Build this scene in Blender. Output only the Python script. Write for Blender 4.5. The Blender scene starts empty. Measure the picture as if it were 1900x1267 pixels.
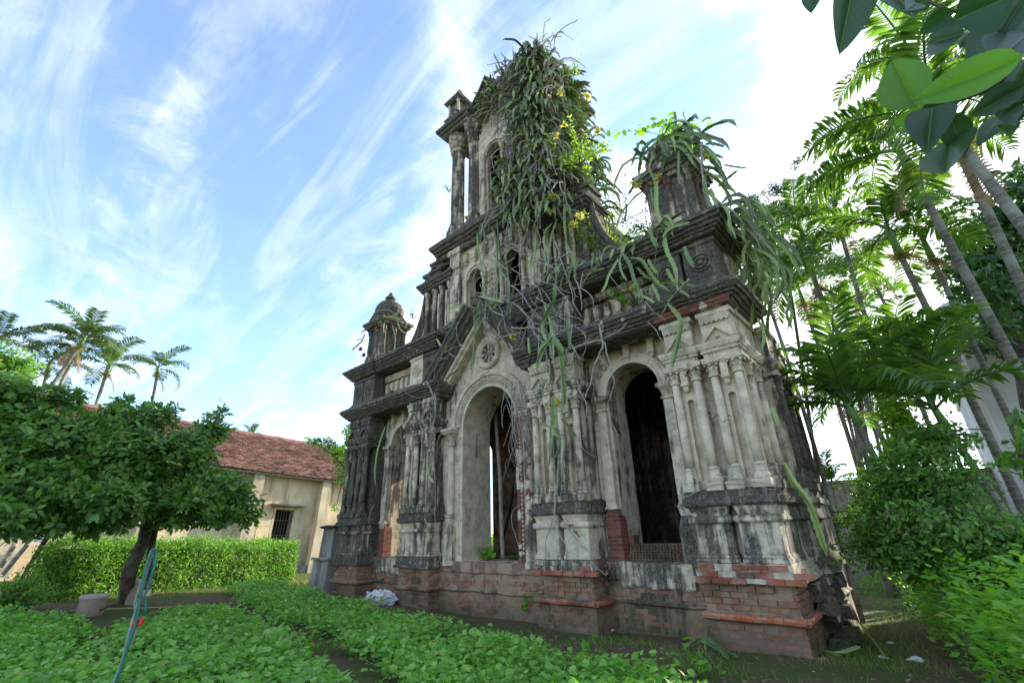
import bpy, math, random
import numpy as np
from mathutils import Vector, Matrix, noise, Euler
R = random.Random(7)
NR = np.random.default_rng(11)
SC = bpy.context.scene
COL = SC.collection
# ------------------------------------------------------------------ camera
CW = Vector((7.5371, -7.3391, 1.16))
FPX = 839.0
RW = Matrix(((0.745593317, 0.666401040, -0.000509346), (-0.285125541, 0.318317636, -0.904089215), (-0.602323859, 0.674228104, 0.427343460)))  # world -> camera (x right, y down, z forward)
CH = Vector((7.53711, -7.33905, 1.6))          # the camera in the leaning church's own frame
AM = Matrix(((0.999943339, 0.000617286, 0.0106272), (0.0, 0.998317312, -0.0579874521), (-0.0106451624, 0.0579841664, 0.998260746)))
cam = bpy.data.cameras.new('camera')
cam.sensor_width = 36.0
cam.lens = FPX / 1900 * 36
cam.clip_start = 0.05
cam.clip_end = 3000
co = bpy.data.objects.new('camera', cam)
COL.objects.link(co)
RT = RW.transposed()
mw = Matrix.Identity(4)
cx, cy, cz = RT @ Vector((1, 0, 0)), RT @ Vector((0, -1, 0)), RT @ Vector((0, 0, -1))
for i in range(3):
    mw[i][0], mw[i][1], mw[i][2], mw[i][3] = cx[i], cy[i], cz[i], CW[i]
co.matrix_world = mw
SC.camera = co
# ------------------------------------------------------------------ light
SUN_EL, SUN_AZ = math.radians(23.8), math.radians(12.3)      # azimuth from +Y towards +X
sdir = Vector((math.sin(SUN_AZ) * math.cos(SUN_EL), math.cos(SUN_AZ) * math.cos(SUN_EL), math.sin(SUN_EL)))
sl = bpy.data.lights.new('sun', 'SUN')
sl.energy = 5.0
sl.angle = math.radians(0.5)
sl.color = (1.0, 0.9, 0.76)
so = bpy.data.objects.new('sun', sl)
COL.objects.link(so)
so.rotation_euler = sdir.to_track_quat('Z', 'Y').to_euler()
so.location = (0, 0, 40)
SC.view_settings.view_transform = 'Standard'
SC.view_settings.look = 'None'
SC.view_settings.gamma = 1
SC.view_settings.use_curve_mapping = False
SC.view_settings.exposure = 1.05
SC.cycles.max_bounces = 8
SC.cycles.transparent_max_bounces = 8


class NT:
    def __init__(s, tree):
        s.t = tree
        s.n = tree.nodes
        s.l = tree.links

    def node(s, typ, **kw):
        n = s.n.new(typ)
        for k, v in kw.items():
            setattr(n, k, v)
        return n

    def link(s, a, b):
        s.l.new(a, b)

    def inp(s, sock, v):
        if hasattr(v, 'is_linked') or isinstance(v, bpy.types.NodeSocket):
            s.l.new(v, sock)
        else:
            sock.default_value = v

    def math(s, op, a, b=0.0, c=None, clamp=False):
        n = s.node('ShaderNodeMath', operation=op, use_clamp=clamp)
        s.inp(n.inputs[0], a)
        s.inp(n.inputs[1], b)
        if c is not None:
            s.inp(n.inputs[2], c)
        return n.outputs[0]

    def mix(s, f, a, b, mode='MIX'):
        n = s.node('ShaderNodeMix', data_type='RGBA', blend_type=mode)
        s.inp(n.inputs[0], f)
        s.inp(n.inputs[6], a)
        s.inp(n.inputs[7], b)
        return n.outputs[2]

    def ramp(s, f, lo, hi, a=0.0, b=1.0):
        n = s.node('ShaderNodeMapRange', interpolation_type='SMOOTHSTEP')
        s.inp(n.inputs[0], f)
        for i, v in enumerate((lo, hi, a, b)):
            s.inp(n.inputs[1 + i], v)
        return n.outputs[0]

    def noise(s, vec, scale, detail=4.0, rough=0.55, dist=0.0):
        n = s.node('ShaderNodeTexNoise')
        if vec is not None:
            s.l.new(vec, n.inputs['Vector'])
        n.inputs['Scale'].default_value = scale
        n.inputs['Detail'].default_value = detail
        n.inputs['Roughness'].default_value = rough
        n.inputs['Distortion'].default_value = dist
        return n.outputs[0]

    def scaled(s, vec, sc):
        n = s.node('ShaderNodeVectorMath', operation='MULTIPLY')
        s.l.new(vec, n.inputs[0])
        n.inputs[1].default_value = sc
        return n.outputs[0]


def c4(c):
    return (c[0], c[1], c[2], 1.0)


# ------------------------------------------------------------------ sky
W = bpy.data.worlds.new('World')
SC.world = W
W.use_nodes = True
w = NT(W.node_tree)
w.n.clear()
sky = w.node('ShaderNodeTexSky', sky_type='NISHITA')
sky.sun_disc = False
sky.sun_elevation = SUN_EL
sky.sun_rotation = SUN_AZ
sky.air_density = 1.0
sky.dust_density = 0.4
sky.ozone_density = 1.6
gm = w.node('ShaderNodeTexCoord').outputs['Generated']
nrm = w.node('ShaderNodeVectorMath', operation='NORMALIZE')
w.link(gm, nrm.inputs[0])
d = nrm.outputs[0]
sx = w.node('ShaderNodeSeparateXYZ')
w.link(d, sx.inputs[0])
den = w.math('ADD', w.math('MAXIMUM', sx.outputs[2], 0.0), 0.22)
cu = w.node('ShaderNodeCombineXYZ')
w.link(w.math('DIVIDE', sx.outputs[0], den), cu.inputs[0])
w.link(w.math('DIVIDE', sx.outputs[1], den), cu.inputs[1])
rot = w.node('ShaderNodeMapping')
w.link(cu.outputs[0], rot.inputs[0])
rot.inputs['Rotation'].default_value = (0, 0, 2.2)
rot.inputs['Scale'].default_value = (0.45, 2.4, 1.0)
n1 = w.noise(rot.outputs[0], 1.15, 8.0, 0.52, 0.5)
n2 = w.noise(cu.outputs[0], 3.1, 12.0, 0.66, 0.7)
cov = w.math('ADD', w.math('MULTIPLY', n1, 0.50), w.math('MULTIPLY', n2, 0.50))


def lobe(vec, k):
    dt = w.node('ShaderNodeVectorMath', operation='DOT_PRODUCT')
    w.link(d, dt.inputs[0])
    dt.inputs[1].default_value = vec
    return w.math('POWER', w.math('MAXIMUM', dt.outputs['Value'], 0.0), k)


def pdir(px, py):
    v = RT @ Vector(((px - 950) / FPX, (py - 633) / FPX, 1))
    return v.normalized()


for (px, py, k, a) in ((330, 60, 22, -0.12), (560, 200, 45, -0.16), (640, 90, 60, -0.07), (30, 230, 90, -0.06), (480, 640, 90, -0.08), (60, 90, 60, 0.08), (320, 230, 60, 0.06), (1290, 180, 160, -0.30), (1120, 90, 200, -0.26), (680, 260, 90, -0.08), (1020, 330, 150, -0.1), (380, 540, 60, -0.08), (120, 330, 60, -0.02), (760, 330, 60, 0.05), (900, 40, 150, -0.08), (1500, 300, 8, 0.12), (830, 60, 120, 0.05)):
    cov = w.math('ADD', cov, w.math('MULTIPLY', lobe(pdir(px, py), k), a))
cld = w.math('ADD', w.math('MULTIPLY', w.math('POWER', w.ramp(cov, 0.40, 0.62), 1.4), 0.72), w.math('ADD', 0.06, w.math('MULTIPLY', w.ramp(w.noise(rot.outputs[0], 3.3, 9.0, 0.6, 1.0), 0.42, 0.66), 0.22)))
bg1 = w.node('ShaderNodeBackground')
tint = w.mix(1.0, sky.outputs[0], (1.30, 1.42, 1.62, 1.0), 'MULTIPLY')
w.link(tint, bg1.inputs[0])
bg1.inputs[1].default_value = 0.15
bg2 = w.node('ShaderNodeBackground')
n3 = w.noise(cu.outputs[0], 5.5, 7.0, 0.6, 0.4)
glow = lobe(sdir, 5.0)
w.link(w.mix(glow, (0.92, 0.95, 0.98, 1), (1.0, 0.98, 0.94, 1)), bg2.inputs[0])
w.link(w.math('ADD', w.math('MULTIPLY', 0.80, w.ramp(n3, 0.3, 0.62, 0.78, 1.12)), w.math('MULTIPLY', glow, 0.6)), bg2.inputs[1])
mx = w.node('ShaderNodeMixShader')
w.link(w.math('MULTIPLY', cld, 0.93), mx.inputs[0])
w.link(bg1.outputs[0], mx.inputs[1])
w.link(bg2.outputs[0], mx.inputs[2])
wo = w.node('ShaderNodeOutputWorld')
w.link(mx.outputs[0], wo.inputs[0])


# ------------------------------------------------------------------ materials
def newmat(name):
    m = bpy.data.materials.new(name)
    m.use_nodes = True
    t = NT(m.node_tree)
    t.n.clear()
    out = t.node('ShaderNodeOutputMaterial')
    return m, t, out


def principled(t, out, col, rough=0.85, bump=None, bstr=0.3, bdist=0.02, spec=0.3, metallic=0.0):
    p = t.node('ShaderNodeBsdfPrincipled')
    t.inp(p.inputs['Base Color'], col)
    t.inp(p.inputs['Roughness'], rough)
    p.inputs['Specular IOR Level'].default_value = spec
    p.inputs['Metallic'].default_value = metallic
    if bump is not None:
        b = t.node('ShaderNodeBump')
        b.inputs['Strength'].default_value = bstr
        b.inputs['Distance'].default_value = bdist
        t.link(bump, b.inputs['Height'])
        t.link(b.outputs[0], p.inputs['Normal'])
    t.link(p.outputs[0], out.inputs[0])
    return p


def pos(t):
    return t.node('ShaderNodeNewGeometry').outputs['Position']


def stone_mat(name, light, mid, dark, bc=((0.30, 0.085, 0.045, 1), (0.14, 0.055, 0.035, 1)), moss=0.0, bumps=0.5):
    """weathered lime plaster; object colour red channel = share of black lichen, green channel = share of lost plaster"""
    m, t, out = newmat(name)
    P = pos(t)
    oi = t.node('ShaderNodeObjectInfo')
    sp = t.node('ShaderNodeSeparateColor')
    t.link(oi.outputs['Color'], sp.inputs[0])
    dirt, lost = sp.outputs[0], sp.outputs[1]
    big = t.noise(P, 0.9, 5, 0.6)
    med = t.noise(P, 4.5, 6, 0.65)
    fine = t.noise(P, 26, 5, 0.7)
    streak = t.noise(t.scaled(P, (5.5, 5.5, 0.55)), 1.6, 5, 0.6)
    base = t.mix(t.ramp(med, 0.35, 0.65), c4(light), c4(mid))
    base = t.mix(t.math('MULTIPLY', t.ramp(fine, 0.5, 0.72), 0.35), base, c4([x * 0.45 for x in mid]))
    s = t.math('ADD', t.math('MULTIPLY', big, 0.42), t.math('ADD', t.math('MULTIPLY', streak, 0.52), t.math('MULTIPLY', med, 0.21)))
    g = t.node('ShaderNodeNewGeometry')
    sn = t.node('ShaderNodeSeparateXYZ')
    t.link(g.outputs['Normal'], sn.inputs[0])
    upf = t.math('MULTIPLY', t.math('MAXIMUM', sn.outputs[2], 0.0), 0.12)
    s = t.math('ADD', t.math('ADD', t.math('MULTIPLY', t.math('SUBTRACT', s, 0.575), 1.35), 0.575), upf)
    thr = t.math('SUBTRACT', 0.80, t.math('MULTIPLY', dirt, 0.52))
    k = t.ramp(t.math('SUBTRACT', s, thr), -0.07, 0.10)
    lich = t.mix(t.ramp(fine, 0.38, 0.62), c4([x * 0.45 for x in dark]), c4([min(1, x * 2.6) for x in dark]))
    lich = t.mix(t.math('MULTIPLY', t.ramp(t.noise(P, 8, 6, 0.75), 0.50, 0.66), 0.6), lich, c4([x * 0.42 for x in mid]))
    lich = t.mix(t.math('MULTIPLY', t.ramp(t.noise(t.scaled(P, (9, 9, 1.2)), 1.0, 5, 0.7), 0.54, 0.66), 0.45), lich, c4([x * 0.75 for x in mid]))
    base = t.mix(t.math('MULTIPLY', k, 0.93), base, lich)
    # pale lichen specks on the black
    vor = t.node('ShaderNodeTexVoronoi')
    vor.inputs['Scale'].default_value = 30
    t.link(P, vor.inputs['Vector'])
    sc_ = t.math('MULTIPLY', t.math('LESS_THAN', vor.outputs['Distance'], 0.26), t.ramp(med, 0.46, 0.58))
    base = t.mix(t.math('MULTIPLY', sc_, 0.5), base, (0.34, 0.34, 0.30, 1))
    if moss:
        sz = t.node('ShaderNodeSeparateXYZ')
        t.link(P, sz.inputs[0])
        mz = t.ramp(t.math('ADD', sz.outputs[2], t.math('MULTIPLY', big, -1.4)), -0.9, 0.35, 1.0, 0.0)
        base = t.mix(t.math('MULTIPLY', mz, moss), base, (0.045, 0.06, 0.018, 1))
    h = t.math('ADD', t.math('MULTIPLY', med, 0.5), t.math('MULTIPLY', fine, 0.35))
    # cracks
    vc = t.node('ShaderNodeTexVoronoi', feature='DISTANCE_TO_EDGE')
    vc.inputs['Scale'].default_value = 1.1
    wn = t.node('ShaderNodeMix', data_type='VECTOR')
    wn.inputs[0].default_value = 0.3
    t.link(P, wn.inputs[4])
    tn = t.node('ShaderNodeTexNoise')
    tn.inputs['Scale'].default_value = 5
    t.link(P, tn.inputs['Vector'])
    t.link(tn.outputs['Color'], wn.inputs[5])
    t.link(wn.outputs[1], vc.inputs['Vector'])
    cr = t.math('MULTIPLY', t.ramp(vc.outputs['Distance'], 0.0, 0.007, 1.0, 0.0), t.ramp(big, 0.52, 0.6))
    base = t.mix(t.math('MULTIPLY', cr, 0.75), base, (0.02, 0.018, 0.015, 1))
    h = t.math('SUBTRACT', h, t.math('MULTIPLY', cr, 0.5))
    # plaster lost, brick shows
    bx = t.node('ShaderNodeCombineXYZ')
    sp2 = t.node('ShaderNodeSeparateXYZ')
    t.link(P, sp2.inputs[0])
    t.link(t.math('ADD', sp2.outputs[0], t.math('MULTIPLY', sp2.outputs[1], 0.83)), bx.inputs[0])
    t.link(sp2.outputs[2], bx.inputs[1])
    br = t.node('ShaderNodeTexBrick')
    t.link(bx.outputs[0], br.inputs['Vector'])
    br.inputs['Scale'].default_value = 1.0
    br.inputs['Brick Width'].default_value = 0.2
    br.inputs['Row Height'].default_value = 0.068
    br.inputs['Mortar Size'].default_value = 0.008
    br.inputs['Color1'].default_value = bc[0]
    br.inputs['Color2'].default_value = bc[1]
    br.inputs['Mortar'].default_value = (0.16, 0.14, 0.12, 1)
    pn = t.math('ADD', t.math('MULTIPLY', t.noise(P, 2.3, 4, 0.6), 0.8), t.math('MULTIPLY', med, 0.2))
    pt = t.math('SUBTRACT', 0.83, t.math('MULTIPLY', lost, 0.5))
    pk = t.ramp(t.math('SUBTRACT', pn, pt), -0.006, 0.006)
    base = t.mix(pk, base, br.outputs['Color'])
    h = t.math('SUBTRACT', h, t.math('MULTIPLY', pk, t.math('ADD', 0.35, t.math('MULTIPLY', br.outputs['Fac'], 0.3))))
    principled(t, out, base, 0.92, h, bumps, 0.03, 0.2)
    return m


M = {}
M['stone'] = stone_mat('weathered_plaster', (0.70, 0.595, 0.435), (0.475, 0.40, 0.285), (0.036, 0.034, 0.029))
M['base'] = stone_mat('plinth_plaster', (0.40, 0.29, 0.20), (0.29, 0.18, 0.125), (0.05, 0.042, 0.032), ((0.31, 0.16, 0.10, 1), (0.20, 0.12, 0.08, 1)), moss=0.7)
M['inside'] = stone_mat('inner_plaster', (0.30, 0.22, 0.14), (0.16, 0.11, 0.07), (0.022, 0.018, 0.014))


def brick_mat(name, a, b, wash, washamt, moss=0.0):
    m, t, out = newmat(name)
    P = pos(t)
    oi = t.node('ShaderNodeObjectInfo')
    c = t.mix(oi.outputs['Random'], c4(a), c4(b))
    n = t.noise(P, 7, 5, 0.65)
    f = t.noise(P, 40, 4, 0.6)
    c = t.mix(t.math('MULTIPLY', t.ramp(f, 0.45, 0.7), 0.5), c, c4([x * 0.5 for x in a]))
    c = t.mix(t.math('MULTIPLY', t.ramp(n, 0.42, 0.62), washamt), c, c4(wash))
    big = t.noise(P, 1.3, 4, 0.6)
    c = t.mix(t.math('MULTIPLY', t.ramp(big, 0.5, 0.68), 0.65), c, (0.035, 0.03, 0.024, 1))
    if moss:
        sz = t.node('ShaderNodeSeparateXYZ')
        t.link(P, sz.inputs[0])
        mz = t.ramp(t.math('ADD', sz.outputs[2], t.math('MULTIPLY', big, -1.0)), -0.75, 0.1, 1.0, 0.0)
        c = t.mix(t.math('MULTIPLY', mz, moss), c, (0.07, 0.07, 0.03, 1))
    principled(t, out, c, 0.9, t.math('ADD', f, n), 0.5, 0.012, 0.2)
    return m


M['brick'] = brick_mat('old_brick', (0.32, 0.145, 0.085), (0.22, 0.12, 0.08), (0.32, 0.24, 0.155), 0.65, 0.75)
M['redbrick'] = brick_mat('red_brick', (0.46, 0.13, 0.055), (0.26, 0.08, 0.045), (0.38, 0.30, 0.25), 0.45)
M['mossbrick'] = brick_mat('mossy_brick', (0.20, 0.09, 0.055), (0.11, 0.10, 0.04), (0.26, 0.24, 0.15), 0.3)


def plain(name, col, rough=0.6, var=0.25, scale=8, spec=0.3, metallic=0.0, bs=0.2):
    m, t, out = newmat(name)
    P = pos(t)
    n = t.noise(P, scale, 5, 0.6)
    c = t.mix(t.ramp(n, 0.3, 0.7), c4([x * (1 - var) for x in col]), c4([min(1, x * (1 + var)) for x in col]))
    principled(t, out, c, rough, n, bs, 0.01, spec, metallic)
    return m


def leaf_mat(name, a, b, trans, tcol, rough=0.42, spec=0.45, under=None):
    m, t, out = newmat(name)
    at = t.node('ShaderNodeAttribute', attribute_name='v')
    v0 = at.outputs['Fac']
    v = t.math('MINIMUM', v0, 1.0)
    c = t.mix(v, c4(a), c4(b))
    c = t.mix(t.ramp(v0, 1.1, 1.3), c, (0.42, 0.33, 0.08, 1))
    if under is not None:
        g = t.node('ShaderNodeNewGeometry')
        c = t.mix(t.math('MULTIPLY', g.outputs['Backfacing'], 0.6), c, c4(under))
    p = t.node('ShaderNodeBsdfPrincipled')
    t.link(c, p.inputs['Base Color'])
    p.inputs['Roughness'].default_value = rough
    p.inputs['Specular IOR Level'].default_value = spec
    tr = t.node('ShaderNodeBsdfTranslucent')
    t.link(t.mix(v, c4(tcol), c4([min(1, x * 1.5) for x in tcol])), tr.inputs[0])
    mx_ = t.node('ShaderNodeMixShader')
    mx_.inputs[0].default_value = trans
    t.link(p.outputs[0], mx_.inputs[1])
    t.link(tr.outputs[0], mx_.inputs[2])
    t.link(mx_.outputs[0], out.inputs[0])
    return m


M['leaf'] = leaf_mat('fruit_tree_leaf', (0.045, 0.14, 0.03), (0.21, 0.38, 0.06), 0.38, (0.14, 0.34, 0.03))
M['hedge'] = leaf_mat('hedge_leaf', (0.05, 0.16, 0.02), (0.16, 0.33, 0.04), 0.45, (0.22, 0.46, 0.04))
M['veg'] = leaf_mat('vegetable_leaf', (0.09, 0.27, 0.035), (0.33, 0.58, 0.12), 0.4, (0.22, 0.52, 0.05), 0.5, 0.4)
M['bush'] = leaf_mat('bush_leaf', (0.07, 0.23, 0.02), (0.20, 0.46, 0.05), 0.45, (0.26, 0.56, 0.03), 0.5, 0.35)
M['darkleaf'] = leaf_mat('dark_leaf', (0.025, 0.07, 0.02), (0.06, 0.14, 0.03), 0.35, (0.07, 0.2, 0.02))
M['palm'] = leaf_mat('palm_leaf', (0.035, 0.085, 0.025), (0.10, 0.18, 0.045), 0.42, (0.15, 0.31, 0.02), 0.34)
M['palmfar'] = leaf_mat('far_palm_leaf', (0.045, 0.10, 0.04), (0.12, 0.19, 0.06), 0.3, (0.13, 0.25, 0.04), 0.5)
M['bright'] = leaf_mat('bright_leaf', (0.14, 0.33, 0.03), (0.30, 0.50, 0.04), 0.5, (0.38, 0.6, 0.05), 0.5)
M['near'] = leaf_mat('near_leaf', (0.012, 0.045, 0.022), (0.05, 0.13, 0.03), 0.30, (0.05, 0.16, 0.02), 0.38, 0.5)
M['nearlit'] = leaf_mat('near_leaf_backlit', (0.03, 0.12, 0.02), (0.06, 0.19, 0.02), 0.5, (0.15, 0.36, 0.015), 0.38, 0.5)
M['cactus'] = leaf_mat('cactus_skin', (0.13, 0.21, 0.075), (0.40, 0.50, 0.20), 0.2, (0.32, 0.46, 0.08), 0.5, 0.4)
M['cactusd'] = leaf_mat('old_cactus_skin', (0.13, 0.14, 0.08), (0.42, 0.42, 0.29), 0.12, (0.2, 0.22, 0.08), 0.6, 0.3)
for _k in ('near', 'nearlit'):
    _t = NT(M[_k].node_tree)
    _p = [n for n in _t.n if n.type == 'BSDF_PRINCIPLED'][0]
    _tr = [n for n in _t.n if n.type == 'BSDF_TRANSLUCENT'][0]
    _lt = _t.node('ShaderNodeAttribute', attribute_name='lt').outputs['Fac']
    _lu = _t.node('ShaderNodeAttribute', attribute_name='lu').outputs['Fac']
    _fr = _t.math('FRACT', _t.math('SUBTRACT', _t.math('MULTIPLY', _lt, 11.0), _t.math('MULTIPLY', _lu, 16.0)))
    _vein = _t.ramp(_t.math('ABSOLUTE', _t.math('SUBTRACT', _fr, 0.5)), 0.0, 0.09, 1.0, 0.0)
    _mid = _t.ramp(_lu, 0.004, 0.016, 1.0, 0.0)
    _vm = _t.math('MAXIMUM', _t.math('MULTIPLY', _vein, 0.35), _mid)
    _sp = _t.noise(pos(_t), 60, 4, 0.7)
    for _n in (_p.inputs['Base Color'], _tr.inputs[0]):
        _src = _n.links[0].from_socket
        _c = _t.mix(_t.math('MULTIPLY', _vm, 0.45), _src, (0.22, 0.36, 0.08, 1))
        _c = _t.mix(_t.math('MULTIPLY', _t.ramp(_sp, 0.58, 0.72), 0.5), _c, (0.03, 0.045, 0.012, 1))
        _t.link(_c, _n)
    _b = _t.node('ShaderNodeBump')
    _b.inputs['Strength'].default_value = 0.25
    _b.inputs['Distance'].default_value = 0.002
    _t.link(_vm, _b.inputs['Height'])
    _t.link(_b.outputs[0], _p.inputs['Normal'])
M['grass'] = leaf_mat('grass_blade', (0.07, 0.15, 0.02), (0.24, 0.32, 0.06), 0.4, (0.25, 0.4, 0.05), 0.6)
M['flower'] = leaf_mat('yellow_flower', (0.55, 0.50, 0.08), (0.7, 0.66, 0.25), 0.4, (0.7, 0.65, 0.12), 0.6)
M['fruity'] = leaf_mat('palm_fruit', (0.30, 0.28, 0.05), (0.5, 0.46, 0.1), 0.3, (0.5, 0.45, 0.1), 0.6)
M['strap'] = leaf_mat('dry_frond', (0.18, 0.12, 0.07), (0.32, 0.24, 0.15), 0.3, (0.3, 0.2, 0.1), 0.8)
M['root'] = plain('grey_root', (0.31, 0.285, 0.235), 0.85, 0.35, 14)
M['bark'] = plain('bark', (0.11, 0.09, 0.065), 0.9, 0.5, 9, bs=0.6)
M['redfruit'] = plain('red_fruit', (0.35, 0.03, 0.03), 0.5)
M['white'] = plain('white_plastic', (0.55, 0.56, 0.55), 0.5, 0.12, 12)
M['paleplaster'] = plain('bag_cloth', (0.55, 0.52, 0.38), 0.7, 0.3, 10)
M['pink'] = plain('pink_cloth', (0.45, 0.2, 0.15), 0.8, 0.2, 12)
M['bucket'] = plain('bucket_plastic', (0.30, 0.22, 0.17), 0.6, 0.15, 5)
M['rim'] = plain('bucket_rim', (0.42, 0.36, 0.30), 0.6, 0.1, 5)
M['darkplastic'] = plain('dark_wood', (0.05, 0.04, 0.035), 0.8, 0.3, 8)
M['greenhose'] = plain('green_hose', (0.02, 0.17, 0.11), 0.35, 0.2, 20, 0.5)
M['bluepipe'] = plain('grey_blue_hose', (0.22, 0.30, 0.30), 0.5, 0.25, 20)
M['redtape'] = plain('red_tape', (0.55, 0.04, 0.04), 0.6)
M['iron'] = plain('iron_bars', (0.10, 0.085, 0.075), 0.6, 0.3, 20)
M['dark'] = plain('dark_void', (0.02, 0.017, 0.015), 0.9)
M['wood'] = plain('grey_wood', (0.30, 0.26, 0.2), 0.85, 0.3, 12)
M['steel'] = plain('steel_tank', (0.45, 0.5, 0.54), 0.35, 0.1, 6, 0.5, 0.7)
M['sheet'] = plain('metal_sheet', (0.40, 0.42, 0.43), 0.6, 0.15, 6)
M['blue'] = plain('blue_paint', (0.05, 0.16, 0.4), 0.5, 0.1)


def housewall_mat(name, a, b, stain):
    m, t, out = newmat(name)
    P = pos(t)
    n = t.noise(P, 0.9, 6, 0.62)
    s = t.noise(t.scaled(P, (3, 3, 0.5)), 1.1, 5, 0.6)
    f = t.noise(P, 14, 5, 0.65)
    c = t.mix(t.ramp(n, 0.35, 0.65), c4(a), c4(b))
    c = t.mix(t.math('MULTIPLY', t.ramp(s, 0.50, 0.68), 0.6), c, c4(stain))
    c = t.mix(t.math('MULTIPLY', t.ramp(f, 0.5, 0.7), 0.3), c, c4([x * 0.4 for x in a]))
    principled(t, out, c, 0.92, f, 0.4, 0.02, 0.2)
    return m


M['housewall'] = housewall_mat('house_limewash', (0.74, 0.62, 0.42), (0.52, 0.44, 0.30), (0.20, 0.17, 0.12))
M['greypost'] = housewall_mat('old_cement', (0.36, 0.34, 0.30), (0.22, 0.20, 0.17), (0.05, 0.05, 0.04))
M['palewall'] = housewall_mat('pale_render', (0.62, 0.62, 0.58), (0.5, 0.5, 0.47), (0.30, 0.29, 0.26))


def tile_mat():
    m, t, out = newmat('clay_tile')
    P = pos(t)
    at = t.node('ShaderNodeAttribute', attribute_name='v')
    c = t.mix(at.outputs['Fac'], (0.27, 0.15, 0.115, 1), (0.40, 0.24, 0.19, 1))
    n = t.noise(P, 1.2, 5, 0.6)
    c = t.mix(t.math('MULTIPLY', t.ramp(n, 0.45, 0.7), 0.6), c, (0.10, 0.075, 0.055, 1))
    principled(t, out, c, 0.85, n, 0.1, 0.01)
    return m


M['tile'] = tile_mat()


def trunk_mat():
    m, t, out = newmat('ringed_palm_bark')
    uv = t.node('ShaderNodeAttribute', attribute_name='v').outputs['Fac']
    P = pos(t)
    f = t.math('FRACT', t.math('ADD', t.math('MULTIPLY', uv, 1.0), t.math('MULTIPLY', t.noise(P, 5, 3, 0.5), 0.25)))
    ring = t.math('ADD', t.ramp(f, 0.0, 0.10, 1.0, 0.0), t.ramp(f, 0.9, 1.0))
    n = t.noise(P, 9, 5, 0.65)
    c = t.mix(t.ramp(n, 0.35, 0.65), (0.19, 0.17, 0.13, 1), (0.10, 0.09, 0.065, 1))
    c = t.mix(t.ramp(t.noise(P, 2.1, 3, 0.5), 0.45, 0.6), c, (0.24, 0.235, 0.19, 1))
    c = t.mix(t.math('MULTIPLY', ring, 0.75), c, (0.36, 0.36, 0.32, 1))
    principled(t, out, c, 0.85, t.math('ADD', ring, t.math('MULTIPLY', n, 0.4)), 0.5, 0.02)
    return m


M['ringbark'] = trunk_mat()
M['crownshaft'] = leaf_mat('green_crown_shaft', (0.12, 0.24, 0.06), (0.2, 0.34, 0.08), 0.1, (0.2, 0.4, 0.05))


def ground_mat():
    m, t, out = newmat('ground')
    P = pos(t)
    n = t.noise(P, 0.55, 6, 0.62)
    f = t.noise(P, 9, 6, 0.7)
    ff = t.noise(P, 45, 4, 0.7)
    soil = t.mix(t.ramp(f, 0.35, 0.65), (0.10, 0.062, 0.037, 1), (0.19, 0.135, 0.085, 1))
    soil = t.mix(t.ramp(ff, 0.5, 0.7), soil, (0.05, 0.035, 0.022, 1))
    gr = t.mix(t.ramp(ff, 0.4, 0.7), (0.055, 0.085, 0.02, 1), (0.13, 0.14, 0.04, 1))
    c = t.mix(t.ramp(t.math('ADD', n, t.math('MULTIPLY', f, 0.25)), 0.56, 0.70), soil, gr)
    principled(t, out, c, 0.95, t.math('ADD', t.math('MULTIPLY', f, 0.7), t.math('MULTIPLY', ff, 0.4)), 0.8, 0.05, 0.15)
    return m


M['ground'] = ground_mat()


# ------------------------------------------------------------------ mesh helpers
def P(px, py, D):
    """world point seen at a photo pixel, D metres away horizontally"""
    v = RT @ Vector(((px - 950) / FPX, (py - 633) / FPX, 1))
    return CW + v * (D / math.hypot(v.x, v.y))


def gz(x, y=0):
    return 0.035 * max(0.0, -x) if x > -16 else 0.56


def G(px, py):
    v = RT @ Vector(((px - 950) / FPX, (py - 633) / FPX, 1))
    z = 0.0
    for _ in range(40):
        p = CW + v * ((z - CW.z) / v.z)
        z = 0.5 * z + 0.5 * gz(p.x)
    return p


def YC(px, py, y):
    """point on the plane y of the church's own frame seen at a photo pixel"""
    v = AM.transposed() @ (RT @ Vector(((px - 950) / FPX, (py - 633) / FPX, 1)))
    return CH + v * ((y - CH.y) / v.y)


CROOT = CW - AM @ CH


def c2w(p):
    return CW + AM @ (Vector(p) - CH)


def wob(p, a=0.012, s=3.0):
    n = noise.noise_vector(p * s)
    return p + n * a + noise.noise_vector(p * (s * 4.3)) * (a * 0.5)


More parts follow.
